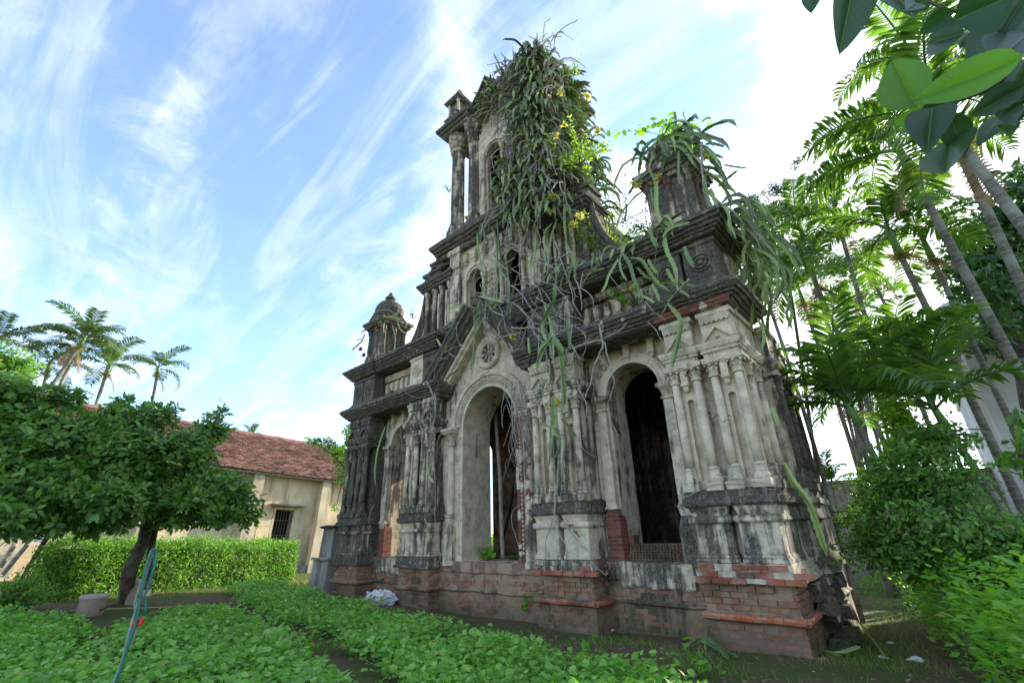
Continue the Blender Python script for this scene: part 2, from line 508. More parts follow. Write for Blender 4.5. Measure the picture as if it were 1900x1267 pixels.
class MB:
    def __init__(s):
        s.v = []
        s.f = []
        s.a = []

    def quad_grid(s, rows, closed=False):
        b = len(s.v)
        n = len(rows[0])
        for r in rows:
            s.v.extend(r)
        m = n if closed else n - 1
        for i in range(len(rows) - 1):
            for j in range(m):
                k = (j + 1) % n
                s.f.append((b + i * n + j, b + i * n + k, b + (i + 1) * n + k, b + (i + 1) * n + j))

    def poly(s, pts):
        b = len(s.v)
        s.v.extend(pts)
        s.f.append(tuple(range(b, b + len(pts))))

    def box(s, x0, x1, y0, y1, z0, z1):
        b = len(s.v)
        for z in (z0, z1):
            s.v += [Vector((x0, y0, z)), Vector((x1, y0, z)), Vector((x1, y1, z)), Vector((x0, y1, z))]
        for q in ((0, 3, 2, 1), (4, 5, 6, 7), (0, 1, 5, 4), (1, 2, 6, 5), (2, 3, 7, 6), (3, 0, 4, 7)):
            s.f.append(tuple(b + i for i in q))

    def rect(s, x0, x1, y0, y1, prof, seg=0.2, zseg=0.3):
        """stack of rectangular rings: prof = [(z, outward offset)]"""
        pr = [prof[0]]
        for a, c in zip(prof, prof[1:]):
            n = max(1, int(abs(c[0] - a[0]) / zseg))
            for i in range(1, n + 1):
                pr.append((a[0] + (c[0] - a[0]) * i / n, a[1] + (c[1] - a[1]) * i / n))
        nx = max(1, int((x1 - x0) / seg))
        ny = max(1, int((y1 - y0) / seg))
        rows = []
        for z, o in pr:
            X0, X1, Y0, Y1 = x0 - o, x1 + o, y0 - o, y1 + o
            r = [Vector((X0 + (X1 - X0) * i / nx, Y0, z)) for i in range(nx)]
            r += [Vector((X1, Y0 + (Y1 - Y0) * i / ny, z)) for i in range(ny)]
            r += [Vector((X1 - (X1 - X0) * i / nx, Y1, z)) for i in range(nx)]
            r += [Vector((X0, Y1 - (Y1 - Y0) * i / ny, z)) for i in range(ny)]
            rows.append(r)
        s.quad_grid(rows, True)
        n = len(rows[0])
        b = len(s.v) - n * len(rows)
        s.f.append(tuple(b + i for i in range(n - 1, -1, -1)))
        s.f.append(tuple(len(s.v) - n + i for i in range(n)))

    def circ(s, cx_, cy_, prof, n=12, mod=None, ph=0.0):
        rows = []
        for z, r in prof:
            row = []
            for i in range(n):
                a = 2 * math.pi * i / n + ph
                rr = r if mod is None else r * mod(z, a)
                row.append(Vector((cx_ + rr * math.cos(a), cy_ + rr * math.sin(a), z)))
            rows.append(row)
        s.quad_grid(rows, True)
        b = len(s.v) - n * len(rows)
        s.f.append(tuple(b + i for i in range(n - 1, -1, -1)))
        s.f.append(tuple(len(s.v) - n + i for i in range(n)))

    def tube(s, pts, rad, n=6, vscale=None):
        rows = []
        acc = 0.0
        prev = None
        for i, p in enumerate(pts):
            d_ = (pts[min(i + 1, len(pts) - 1)] - pts[max(i - 1, 0)])
            if d_.length < 1e-6:
                d_ = Vector((0, 0, 1))
            d_.normalize()
            if prev is None:
                a = d_.cross(Vector((0.3, 0.2, 1)) if abs(d_.z) < 0.95 else Vector((1, 0, 0))).normalized()
            else:
                a = (prev - d_ * prev.dot(d_)).normalized()
            prev = a
            b2 = d_.cross(a)
            r = rad(i / (len(pts) - 1)) if callable(rad) else rad
            rows.append([p + (a * math.cos(2 * math.pi * k / n) + b2 * math.sin(2 * math.pi * k / n)) * r for k in range(n)])
            if vscale:
                if i:
                    acc += (pts[i] - pts[i - 1]).length
                s.a += [acc * vscale] * n
        s.quad_grid(rows, True)
        b = len(s.v) - n * len(rows)
        s.f.append(tuple(b + i for i in range(n - 1, -1, -1)))
        s.f.append(tuple(len(s.v) - n + i for i in range(n)))

    def arch(s, cx_, z0, prof, y, n=28, a0=0.0, a1=math.pi):
        """a moulding swept round an arch: prof = [(radius, y)] closed loop"""
        rows = []
        for i in range(n + 1):
            a = a0 + (a1 - a0) * i / n
            rows.append([Vector((cx_ + r * math.cos(a), yy + y, z0 + r * math.sin(a))) for r, yy in prof])
        s.quad_grid(rows, True)

    def build(s, name, mat, parent=None, col=None, wobble=0.0, ws=3.0, smooth=False, v=None):
        if wobble:
            s.v = [wob(p, wobble, ws) for p in s.v]
        me = bpy.data.meshes.new(name)
        me.from_pydata([tuple(p) for p in s.v], [], s.f)
        me.materials.append(M[mat])
        if s.a and len(s.a) == len(s.v):
            at = me.attributes.new('v', 'FLOAT', 'POINT')
            at.data.foreach_set('value', s.a)
        elif v is not None:
            at = me.attributes.new('v', 'FLOAT', 'POINT')
            at.data.foreach_set('value', [v] * len(s.v))
        if smooth:
            me.polygons.foreach_set('use_smooth', [True] * len(me.polygons))
        me.update()
        return obj(name, me, parent, col)


def obj(name, me, parent=None, col=None, loc=None):
    o = bpy.data.objects.new(name, me)
    COL.objects.link(o)
    if parent is not None:
        o.parent = parent
    if col is not None:
        o.color = (col[0], col[1], 0, 1)
    if loc is not None:
        o.location = loc
    return o


def tag(o, label=None, cat=None, group=None, kind=None):
    if label:
        o['label'] = label
    if cat:
        o['category'] = cat
    if group:
        o['group'] = group
    if kind:
        o['kind'] = kind
    return o


def empty(name, loc=(0, 0, 0), label=None, cat=None, group=None):
    o = bpy.data.objects.new(name, None)
    COL.objects.link(o)
    o.location = loc
    o.empty_display_size = 0.2
    return tag(o, label, cat, group)


# leaf templates: (verts, faces); x along the leaf, z up
def tmpl(kind):
    if kind == 'leaf':      # folded pointed leaf
        v = [(0, 0, 0), (0.3, 0.2, 0.05), (0.3, -0.2, 0.05), (0.68, 0.19, 0.03), (0.68, -0.19, 0.03), (1, 0, -0.08), (0.3, 0, 0), (0.68, 0, -0.02)]
        f = [(0, 6, 1), (0, 2, 6), (6, 7, 3, 1), (6, 2, 4, 7), (7, 5, 3), (7, 4, 5)]
    elif kind == 'round':   # round cupped leaf
        v = [(0, 0, 0), (0.25, 0.3, 0.06), (0.25, -0.3, 0.06), (0.7, 0.36, 0.05), (0.7, -0.36, 0.05), (1, 0.0, -0.05), (0.45, 0, -0.03)]
        f = [(0, 6, 1), (0, 2, 6), (1, 6, 3), (2, 4, 6), (3, 6, 5), (6, 4, 5)]
    elif kind == 'small':   # one folded quad
        v = [(0, 0, 0), (0.5, 0.24, 0.06), (0.5, -0.24, 0.06), (1, 0, 0)]
        f = [(0, 3, 1), (0, 2, 3)]
    elif kind == 'blade':
        v = [(0, 0.03, 0), (0, -0.03, 0), (0.6, 0.02, 0.0), (0.6, -0.02, 0.0), (1, 0, -0.12)]
        f = [(0, 1, 3, 2), (2, 3, 4)]
    elif kind == 'needle':
        v = [(0, 0.05, 0), (0, -0.05, 0), (1, 0, 0)]
        f = [(0, 1, 2)]
    return np.array(v, float), f


def scatter(name, kind, pos_, dirs, nrm_, size, mat, parent=None, vval=None):
    """one mesh of many leaves. pos_, dirs, nrm_ : (N,3); size (N,)"""
    tv, tf = tmpl(kind)
    N = len(pos_)
    dirs = dirs / (np.linalg.norm(dirs, axis=1, keepdims=True) + 1e-9)
    side = np.cross(nrm_, dirs)
    side /= (np.linalg.norm(side, axis=1, keepdims=True) + 1e-9)
    up = np.cross(dirs, side)
    V = pos_[:, None, :] + size[:, None, None] * (tv[None, :, 0:1] * dirs[:, None, :] + tv[None, :, 1:2] * side[:, None, :] + tv[None, :, 2:3] * up[:, None, :])
    V = V.reshape(-1, 3)
    nv = len(tv)
    loops = np.concatenate([np.array(f) for f in tf])
    lens = np.array([len(f) for f in tf])
    L = (loops[None, :] + (np.arange(N) * nv)[:, None]).reshape(-1)
    T = np.tile(lens, N)
    me = bpy.data.meshes.new(name)
    me.vertices.add(len(V))
    me.vertices.foreach_set('co', V.reshape(-1).astype(np.float32))
    me.loops.add(len(L))
    me.loops.foreach_set('vertex_index', L.astype(np.int32))
    me.polygons.add(len(T))
    st = np.concatenate([[0], np.cumsum(T)[:-1]])
    me.polygons.foreach_set('loop_start', st.astype(np.int32))
    me.polygons.foreach_set('loop_total', T.astype(np.int32))
    me.update(calc_edges=True)
    me.materials.append(M[mat])
    if vval is None:
        vval = NR.random(N)
    if mat in ('leaf', 'hedge', 'veg', 'bush', 'darkleaf') and N > 300:
        vval = np.where(NR.random(N) < (0.012 if mat != 'hedge' else 0.03), 1.5, vval)
    at = me.attributes.new('v', 'FLOAT', 'POINT')
    at.data.foreach_set('value', np.repeat(vval, nv).astype(np.float32))
    return obj(name, me, parent)


def rnd_dirs(n, up=0.0):
    d_ = NR.normal(size=(n, 3))
    d_ /= np.linalg.norm(d_, axis=1, keepdims=True)
    d_[:, 2] += up
    return d_
# ------------------------------------------------------------------ ground
mb = MB()
xs = [-900, -300, -120, -60, -40] + [-30 + 0.5 * i for i in range(0, 90)] + [16, 18, 22, 30, 60, 200, 900]
ys = [-300, -60, -20] + [-12 + 0.5 * i for i in range(0, 70)] + [24, 28, 36, 60, 120, 300, 1200]
rows = []
for y in ys:
    rows.append([Vector((x, y, gz(x) + (noise.noise(Vector((x * 0.6, y * 0.6, 0))) * 0.05 + noise.noise(Vector((x * 2.2, y * 2.2, 3))) * 0.02 if abs(x) < 30 and abs(y) < 30 else 0))) for x in xs])
mb.quad_grid(rows)
g_ = mb.build('ground', 'ground', smooth=True)
tag(g_, 'brown garden soil with patches of low green growth', kind='structure')

# ------------------------------------------------------------------ the church
church = empty('church_ruin', CROOT, 'leaning ruined brick church facade with bell tower, blackened plaster and climbing cactus', 'church')
m4 = AM.to_4x4()
church.rotation_mode = 'QUATERNION'
church.rotation_quaternion = AM.to_quaternion()
PIERS = [(-5.85, -4.66), (-2.79, -1.60), (1.60, 2.79), (4.66, 5.85)]
PD = [0.74, 0.42, 0.30, 0.02]         # how black each pier is
PL = [0.2, 0.16, 0.3, 0.12]         # plaster lost


def part(mbx, name, dirt=0.4, lost=0.1, mat='stone', parent=church, wobble=0.010, smooth=False, label=None):
    o = mbx.build(name, mat, parent, (dirt, lost), wobble, smooth=smooth)
    if label:
        o['label'] = label
    return o


# shared column meshes -------------------------------------------------------
def column_mesh(name, r, h):
    m_ = MB()
    m_.circ(0, 0, [(0, r * 1.08), (h * 0.3, r * 1.04), (h * 0.6, r), (h, r * 0.9)], 12)
    m_.v = [wob(p, 0.006, 4) for p in m_.v]
    me = bpy.data.meshes.new(name)
    me.from_pydata([tuple(p) for p in m_.v], [], m_.f)
    me.materials.append(M['stone'])
    me.polygons.foreach_set('use_smooth', [len(p.vertices) == 4 for p in me.polygons])
    return me


def base_mesh(r):
    m_ = MB()
    m_.rect(-r * 1.7, r * 1.7, -r * 1.7, r * 1.7, [(-0.12, 0.0), (-0.11, 0.006), (-0.01, 0.006), (0, 0)], 1, 1)
    m_.circ(0, 0, [(0, r * 1.55), (0.02, r * 1.72), (0.05, r * 1.72), (0.07, r * 1.5), (0.09, r * 1.35), (0.13, r * 1.3), (0.15, r * 1.22), (0.19, r * 1.2), (0.2, r * 1.34), (0.225, r * 1.34), (0.235, r * 1.1)], 14)
    me = bpy.data.meshes.new('base')
    me.from_pydata([tuple(wob(p, 0.006, 5)) for p in m_.v], [], m_.f)
    me.materials.append(M['stone'])
    return me


def cap_mesh(r):
    m_ = MB()
    m_.circ(0, 0, [(0, r), (0.005, r * 1.25), (0.03, r * 1.25), (0.035, r * 1.0), (0.12, r * 1.05), (0.2, r * 1.5)], 14)
    for k in range(8):
        a = k * math.pi / 4
        ca, sa = math.cos(a), math.sin(a)
        t_ = Vector((-sa, ca, 0))
        for z0_, z1_, ro, wd_ in ((0.04, 0.13, 1.5, 0.35), (0.1, 0.2, 1.95, 0.42)):
            b_ = Vector((ca, sa, 0)) * r
            p0 = b_ * 1.0 + Vector((0, 0, z0_))
            p1 = b_ * 1.18 + Vector((0, 0, (z0_ + z1_) / 2 + 0.02))
            p2 = b_ * ro + Vector((0, 0, z1_))
            p3 = b_ * (ro + 0.1) + Vector((0, 0, z1_ - 0.035))
            wv = t_ * r * wd_
            m_.quad_grid([[p0 - wv, p0 + wv], [p1 - wv * 1.1, p1 + wv * 1.1], [p2 - wv, p2 + wv], [p3 - wv * 0.5, p3 + wv * 0.5]])
    m_.rect(-r * 1.5, r * 1.5, -r * 1.5, r * 1.5, [(0.2, 0), (0.215, r * 0.25), (0.235, r * 0.25)], 1, 1)
    me = bpy.data.meshes.new('capital')
    me.from_pydata([tuple(wob(p, 0.004, 6)) for p in m_.v], [], m_.f)
    me.materials.append(M['stone'])
    return me


_cm = {}


def column(x, y, z0, z1, r, dirt, lost, name='column', cap=True):
    key = (round(z1 - z0, 2), r)
    if key not in _cm:
        _cm[key] = column_mesh('column', r, z1 - z0 - 0.235 - (0.235 if cap else 0))
    if ('b', r) not in _cm:
        _cm[('b', r)] = base_mesh(r)
        _cm[('c', r)] = cap_mesh(r)
    c = obj(name, _cm[key], church, (dirt, lost), (x, y, z0 + 0.235))
    c.rotation_euler.z = 0.0
    b = obj('base', _cm[('b', r)], c, (min(1, dirt + 0.2), lost * 0.5), (0, 0, -0.235))
    if cap:
        k = obj('capital', _cm[('c', r)], c, (dirt, 0), (0, 0, z1 - z0 - 0.47))
    return c


def niche_panel(xa, xb, z0, z1, y, yb, dirt, lost, nx=None):
    """flat strip with a round-headed sunk niche between two columns"""
    m_ = MB()
    cxn = (xa + xb) / 2
    hw = 0.055
    zt = z1 - 0.55
    zb = z0 + 0.12
    n = 8
    # face around the niche
    L = [Vector((cxn - hw, y, zb)), Vector((cxn - hw, y, zt))] + [Vector((cxn - hw * math.cos(math.pi * i / n), y, zt + hw * math.sin(math.pi * i / n))) for i in range(1, n)] + [Vector((cxn + hw, y, zt)), Vector((cxn + hw, y, zb))]
    O = [Vector((xa, y, z0)), Vector((xa, y, zt))] + [Vector((xa + (xb - xa) * i / n, y, z1)) for i in range(1, n)] + [Vector((xb, y, zt)), Vector((xb, y, z0))]
    m_.quad_grid([O, L])
    m_.quad_grid([[O[0], L[0]], [O[-1], L[-1]]])
    Lb = [Vector((p.x, yb, p.z)) for p in L]
    m_.quad_grid([L, Lb])
    m_.poly(list(reversed(Lb)))
    m_.quad_grid([[L[0], Lb[0]], [L[-1], Lb[-1]]])
    return part(m_, 'niche_panel', dirt, lost, wobble=0.004)


def bracket(x, y, z1, dirt, lost, w_=0.055, parent=church, name='bracket'):
    m_ = MB()
    m_.rect(x - w_, x + w_, y - 0.07, y + 0.06, [(z1 - 0.24, 0), (z1 - 0.03, 0.0), (z1 - 0.02, 0.02), (z1, 0.025)], 1, 1)
    m_.rect(x - w_ * 1.05, x + w_ * 1.05, y - 0.09, y + 0.06, [(z1 - 0.29, 0), (z1 - 0.24, 0.012)], 1, 1)
    m_.rect(x - w_ * 0.6, x + w_ * 0.6, y - 0.05, y + 0.06, [(z1 - 0.38, -0.015), (z1 - 0.36, 0.0), (z1 - 0.292, 0.012)], 1, 1)
    m_.rect(x - w_ * 0.5, x + w_ * 0.5, y - 0.082, y - 0.06, [(z1 - 0.2, 0), (z1 - 0.06, 0)], 1, 1)
    return part(m_, name, dirt, lost, parent=parent, wobble=0.004)


def pediment(xa, xb, y, z0, h, dirt):
    m_ = MB()
    xm = (xa + xb) / 2
    t_ = 0.035
    for s_ in (-1, 1):
        xe = xa if s_ < 0 else xb
        a, b = Vector((xe, 0, z0)), Vector((xm, 0, z0 + h))
        nrm_ = Vector((-(b.z - a.z), 0, (b.x - a.x))).normalized() * t_
        if nrm_.z < 0:
            nrm_ = -nrm_
        A = [a, a + nrm_ * 1.0, b + Vector((0, 0, t_ * 1.4)), b]
        f0 = [Vector((p.x, y, p.z)) for p in A]
        f1 = [Vector((p.x, y + 0.09, p.z)) for p in A]
        m_.quad_grid([f0 + [f0[0]], f1 + [f1[0]]])
        m_.poly(f0 if s_ > 0 else list(reversed(f0)))

    # little ball in the middle
    for i in range(5):
        pass
    rows = []
    for i in range(6):
        a = math.pi * i / 5
        rows.append([Vector((xm + 0.035 * math.sin(a) * math.cos(2 * math.pi * k / 8), y + 0.05 + 0.035 * math.sin(a) * math.sin(2 * math.pi * k / 8), z0 + h * 0.36 + 0.035 * math.cos(a))) for k in range(8)])
    m_.quad_grid(rows, True)
    return part(m_, 'pediment', dirt, 0.0, wobble=0.003)


def lambrequin(xa, xb, y, zt, zb, dirt, axis='x'):
    m_ = MB()
    n = max(3, int((xb - xa) / 0.07))
    m_.rect(xa, xb, y - 0.02, y + 0.03, [(zt - 0.02, 0), (zt, 0.0)], 2, 1)
    for i in range(n):
        x = xa + (xb - xa) * (i + 0.5) / n
        w_ = (xb - xa) / n * 0.5
        pts = [Vector((x - w_, y - 0.012, zt - 0.02)), Vector((x + w_, y - 0.012, zt - 0.02)), Vector((x + w_ * 0.9, y - 0.012, zb + 0.03)), Vector((x, y - 0.012, zb)), Vector((x - w_ * 0.9, y - 0.012, zb + 0.03))]
        m_.poly(pts)
        m_.quad_grid([pts + [pts[0]], [p + Vector((0, 0.03, 0)) for p in pts] + [pts[0] + Vector((0, 0.03, 0))]])
        m_.tube([Vector((x, y - 0.018, zt - 0.03)), Vector((x, y - 0.018, zb + 0.04))], 0.007, 4)
    return part(m_, 'lambrequin', dirt, 0.0, wobble=0.002)


def brick_proto(kind, L=0.225, H=0.068, D=0.07):
    out = []
    for k in range(4):
        m_ = MB()
        m_.box(-L / 2, L / 2, 0, D, -H / 2, H / 2)
        m_.v = [p + Vector((R.uniform(-1, 1) * 0.005, R.uniform(-1, 1) * 0.004, R.uniform(-1, 1) * 0.004)) for p in m_.v]
        me = bpy.data.meshes.new('brick')
        me.from_pydata([tuple(p) for p in m_.v], [], m_.f)
        me.materials.append(M[kind])
        out.append(me)
    return out


BR = brick_proto('brick')
RB = brick_proto('redbrick')
brick_count = [0]
BRICK_MAX = 285
rest = MB()          # bricks past the limit


def put_brick(x, y, z, sx, rz, kind, prio):
    pr = (BR if kind == 0 else RB)
    me = R.choice(pr)
    if prio and brick_count[0] < BRICK_MAX:
        o = obj('brick', me, church, None, (x, y, z))
        o.scale.x = sx
        o.rotation_euler.z = rz
        brick_count[0] += 1
    else:
        mt = Matrix.Translation((x, y, z)) @ Matrix.Rotation(rz, 4, 'Z') @ Matrix.Diagonal((sx, 1, 1, 1))
        b = len(rest.v)
        rest.v += [mt @ v_.co for v_ in me.vertices]
        rest.f += [tuple(b + i for i in p.vertices) for p in me.polygons]


def brick_face(a0, a1, fixed, axis, zlist, kind, prio, skip=0.12, proud=0.014):
    """courses of bricks on a vertical face; axis 'x' = face looking -y, 'y' = face looking +x"""
    for zi, z in enumerate(zlist):
        p = a0 - (0.11 if zi % 2 else 0.0)
        while p < a1 - 0.04:
            q0, q1 = max(p, a0), min(p + 0.225, a1)
            if q1 - q0 > 0.05 and R.random() > skip:
                c_, s_ = (q0 + q1) / 2, (q1 - q0 - 0.004) / 0.225
                jy = R.uniform(-0.006, 0.012)
                if axis == 'x':
                    put_brick(c_, fixed - proud + jy, z, s_, 0, kind, prio)
                else:
                    put_brick(fixed + proud - jy, c_, z, s_, math.pi / 2, kind, prio)
            p += 0.237


ZL = [0.03 + 0.0785 * i for i in range(-3, 4)] + [0.50 + 0.0785 * i for i in range(4)]

for pi, (xa, xb) in enumerate(PIERS):
    dirt, lost = PD[pi], PL[pi]
    near = pi >= 2
    dep = 1.35
    # plinth: core, string course of bullnose brick
    m_ = MB()
    m_.rect(xa + 0.02, xb - 0.02, 0.02, dep, [(-0.4, 0.06), (0.32, 0.02), (0.345, 0.06), (0.385, 0.10), (0.42, 0.06), (0.44, 0.02), (0.80, 0.0)], 0.15, 0.15)
    part(m_, 'plinth', 0.22, 0.62, 'base', wobble=0.015)
    m_ = MB()
    n_ = 5
    for i in range(n_):
        x0_, x1_ = xa - 0.05 + (xb - xa + 0.1) * i / n_, xa - 0.05 + (xb - xa + 0.1) * (i + 1) / n_
        m_.tube([Vector((x0_ + 0.004, -0.055, 0.385)), Vector(((x0_ + x1_) / 2, -0.06, 0.387)), Vector((x1_ - 0.004, -0.055, 0.385))], 0.046, 8)
    for i in range(4):
        y0_, y1_ = -0.05 + 0.35 * i, -0.05 + 0.35 * (i + 1)
        m_.tube([Vector((xb + 0.055, y0_ + 0.004, 0.385)), Vector((xb + 0.055, y1_ - 0.004, 0.385))], 0.046, 8)
    part(m_, 'string_course', 0, 0, 'redbrick' if near else 'brick', wobble=0.008)
    # ledge of tiles and bricks
    m_ = MB()
    m_.rect(xa, xb, 0, dep, [(0.80, 0.0), (0.805, 0.09), (0.87, 0.095), (0.875, 0.05), (0.95, 0.06), (0.955, 0.03), (1.04, 0.03), (1.06, 0.0)], 0.2, 1)
    part(m_, 'ledge', min(1, dirt + 0.25), 0.45 if near else 0.3, wobble=0.014)
    if pi >= 2:
        p = xa - 0.06
        while p < xb + 0.03:
            L_ = 0.225
            if R.random() > 0.12:
                put_brick(p + L_ / 2, -0.115 + R.uniform(-0.01, 0.01), 0.838, 0.97, 0, 1, True)
            if R.random() > (0.45 if pi == 3 else 0.7):
                put_brick(p + L_ / 2 + 0.1, -0.085 + R.uniform(-0.01, 0.01), 0.915, 0.97, 0, 1, True)
            if R.random() > (0.5 if pi == 3 else 0.9) and p < xb - 0.2:
                put_brick(p + L_ / 2 + 0.05, -0.052, 1.0, 0.97, 0, 1, True)
            p += 0.236
    # bricks of the plinth
    brick_face(xa + 0.0, xb - 0.0, 0.0, 'x', ZL, 0, True if pi >= 1 else False, 0.1 if pi < 3 else 0.2)
    if pi >= 1:
        brick_face(0.0, 0.9 if pi < 3 else 1.3, xb, 'y', ZL, 0, pi == 3, 0.15)
    else:
        brick_face(0.0, 0.45, xb, 'y', ZL, 0, False, 0.15)
    # core behind the panels
    m_ = MB()
    m_.rect(xa + 0.06, xb - 0.06, 0.24, dep - 0.02, [(1.05, 0), (4.95, 0)], 0.3, 0.4)
    part(m_, 'pier_core', min(1, dirt + 0.15), lost, wobble=0.008)
    gm_ = (xa + xb) / 2
    for h in range(2):
        pa, pb = (xa + 0.0, gm_ - 0.055) if h == 0 else (gm_ + 0.055, xb)
        sh = R.uniform(-0.01, 0.01)
        # pedestal die
        m_ = MB()
        m_.rect(pa + 0.01, pb - 0.01, 0.0 + sh, 0.3, [(1.055, 0.03), (1.10, 0.03), (1.12, 0.012), (1.15, 0.012), (1.17, 0.0), (1.57, 0.0), (1.575, 0.03), (1.60, 0.045), (1.64, 0.045), (1.67, 0.03), (1.675, -0.01), (1.72, 0.0), (1.80, 0.03), (1.815, 0.05)], 0.2, 0.2)
        part(m_, 'pedestal', 0.46 if pi == 3 else dirt * 0.75 + (0.1 if pi != 2 else 0), lost * 1.2, wobble=0.010)
        # small abacus over the columns, then the pediment block
        m_ = MB()
        m_.rect(pa, pb, 0.0, 0.3, [(3.975, 0.0), (3.985, 0.045), (4.05, 0.05), (4.055, 0.0), (4.12, 0.0), (4.14, 0.03), (4.18, 0.035), (4.20, 0.055), (4.27, 0.075), (4.30, 0.075), (4.315, 0.0)], 0.2, 1)
        part(m_, 'entablature', min(1, dirt + 0.12), lost, wobble=0.008)
        m_ = MB()
        m_.rect(pa + 0.03, pb - 0.03, 0.04, 0.3, [(4.31, 0), (4.78, 0.0), (4.785, 0.04), (4.85, 0.045), (4.87, 0.02), (4.94, 0.02)], 0.2, 0.3)
        part(m_, 'frieze_block', dirt, lost * 1.3, wobble=0.007)
        pediment(pa + 0.05, pb - 0.05, -0.03, 4.32, 0.22, dirt)
        lambrequin(pa + 0.03, pb - 0.03, 0.01, 4.77, 4.64, dirt)
        ca, cb = pa + 0.09, pb - 0.09
        for cx_ in (ca, cb):
            column(cx_, 0.045, 2.14, 3.975, 0.068, dirt - 0.05, lost)
        niche_panel(ca + 0.06, cb - 0.06, 2.06, 3.97, 0.10, 0.2, dirt - 0.05, lost * 0.8)
        bracket((ca + cb) / 2, 0.05, 3.97, dirt - 0.05, 0.05)
    # dark stepped ledge under the columns
    m_ = MB()
    m_.rect(xa, xb, 0.0, dep - 0.04, [(1.80, 0.05), (1.83, 0.075), (1.92, 0.08), (1.925, 0.045), (2.02, 0.045), (2.025, 0.01), (2.05, 0.01)], 0.2, 1)
    part(m_, 'ledge', 0.88, 0.05 if pi else 0.3, wobble=0.010, label='blackened stepped ledge under the columns')
    # right hand flank of the pier
    fl = 0.35 if pi < 3 else 0.5
    m_ = MB()
    m_.rect(xb - 0.3, xb - 0.02, 0.34, 0.62, [(1.055, 0.03), (1.12, 0.02), (1.17, 0.0), (1.57, 0.0), (1.60, 0.045), (1.66, 0.03), (1.80, 0.03)], 0.2, 0.3)
    part(m_, 'pedestal', min(1, dirt + 0.2), lost, wobble=0.010)
    m_ = MB()
    m_.rect(xb - 0.3, xb - 0.02, 0.34, 1.3 if pi == 3 else 0.5, [(3.975, 0.0), (3.985, 0.045), (4.05, 0.05), (4.055, 0.0), (4.12, 0.0), (4.14, 0.03), (4.20, 0.055), (4.27, 0.075), (4.30, 0.075), (4.315, 0.0), (4.78, 0.0), (4.785, 0.04), (4.85, 0.045), (4.94, 0.02)], 0.2, 1)
    part(m_, 'entablature', min(1, dirt + 0.3), lost, wobble=0.008)
    if pi in (1, 3):
        column(xb - 0.03, 0.42, 2.14, 3.975, 0.062, min(1, dirt + 0.2), lost)
    if pi == 3:
        column(xb - 0.03, 0.95, 2.14, 3.975, 0.062, min(1, dirt + 0.3), lost)
        m_ = MB()
        m_.rect(xb - 0.3, xb - 0.02, 0.78, 1.2, [(1.055, 0.03), (1.12, 0.02), (1.17, 0.0), (1.57, 0.0), (1.60, 0.045), (1.66, 0.03), (1.80, 0.03)], 0.2, 0.3)
        part(m_, 'pedestal', 0.5, lost, wobble=0.010)

# piers farther back along the right and left flanks
for sx_ in (1, -1):
    for k, (y0_, ex) in enumerate([(1.62, 0.12), (2.95, 0.0)]):
        x0_, x1_ = (5.1, 5.85 + ex) if sx_ > 0 else (-5.85 - ex, -5.1)
        y1_ = y0_ + 0.8
        m_ = MB()
        m_.rect(x0_, x1_, y0_, y1_, [(-0.4, 0.05), (0.35, 0.02), (0.385, 0.07), (0.42, 0.02), (0.8, 0.0), (0.81, 0.08), (0.95, 0.08), (1.04, 0.03), (1.15, 0.0), (1.57, 0.0), (1.6, 0.045), (1.67, 0.03), (1.8, 0.03), (1.83, 0.08), (1.92, 0.08), (1.93, 0.04), (2.05, 0.04), (2.06, -0.05), (3.95, -0.05), (3.98, 0.045), (4.05, 0.05), (4.06, 0.0), (4.14, 0.03), (4.27, 0.075), (4.3, 0.075), (4.31, 0.0), (4.8, 0.0), (4.85, 0.04), (4.95, 0.02)], 0.2, 0.3)
        part(m_, 'side_pier', 0.5, 0.3, wobble=0.014)
        for yy in (y0_ + 0.15, y1_ - 0.15):
            column((x1_ if sx_ > 0 else x0_) - 0.02 * sx_, yy, 2.14, 3.97, 0.062, 0.7, 0.1)
    m_ = MB()
    xw0, xw1 = (5.1, 5.5) if sx_ > 0 else (-5.5, -5.1)
    if sx_ > 0:
        m_.rect(xw0, xw1, 1.3, 5.4, [(-0.4, 0), (5.0, 0)], 0.4, 0.4)
        part(m_, 'wall', 0.6, 0.35, wobble=0.02)


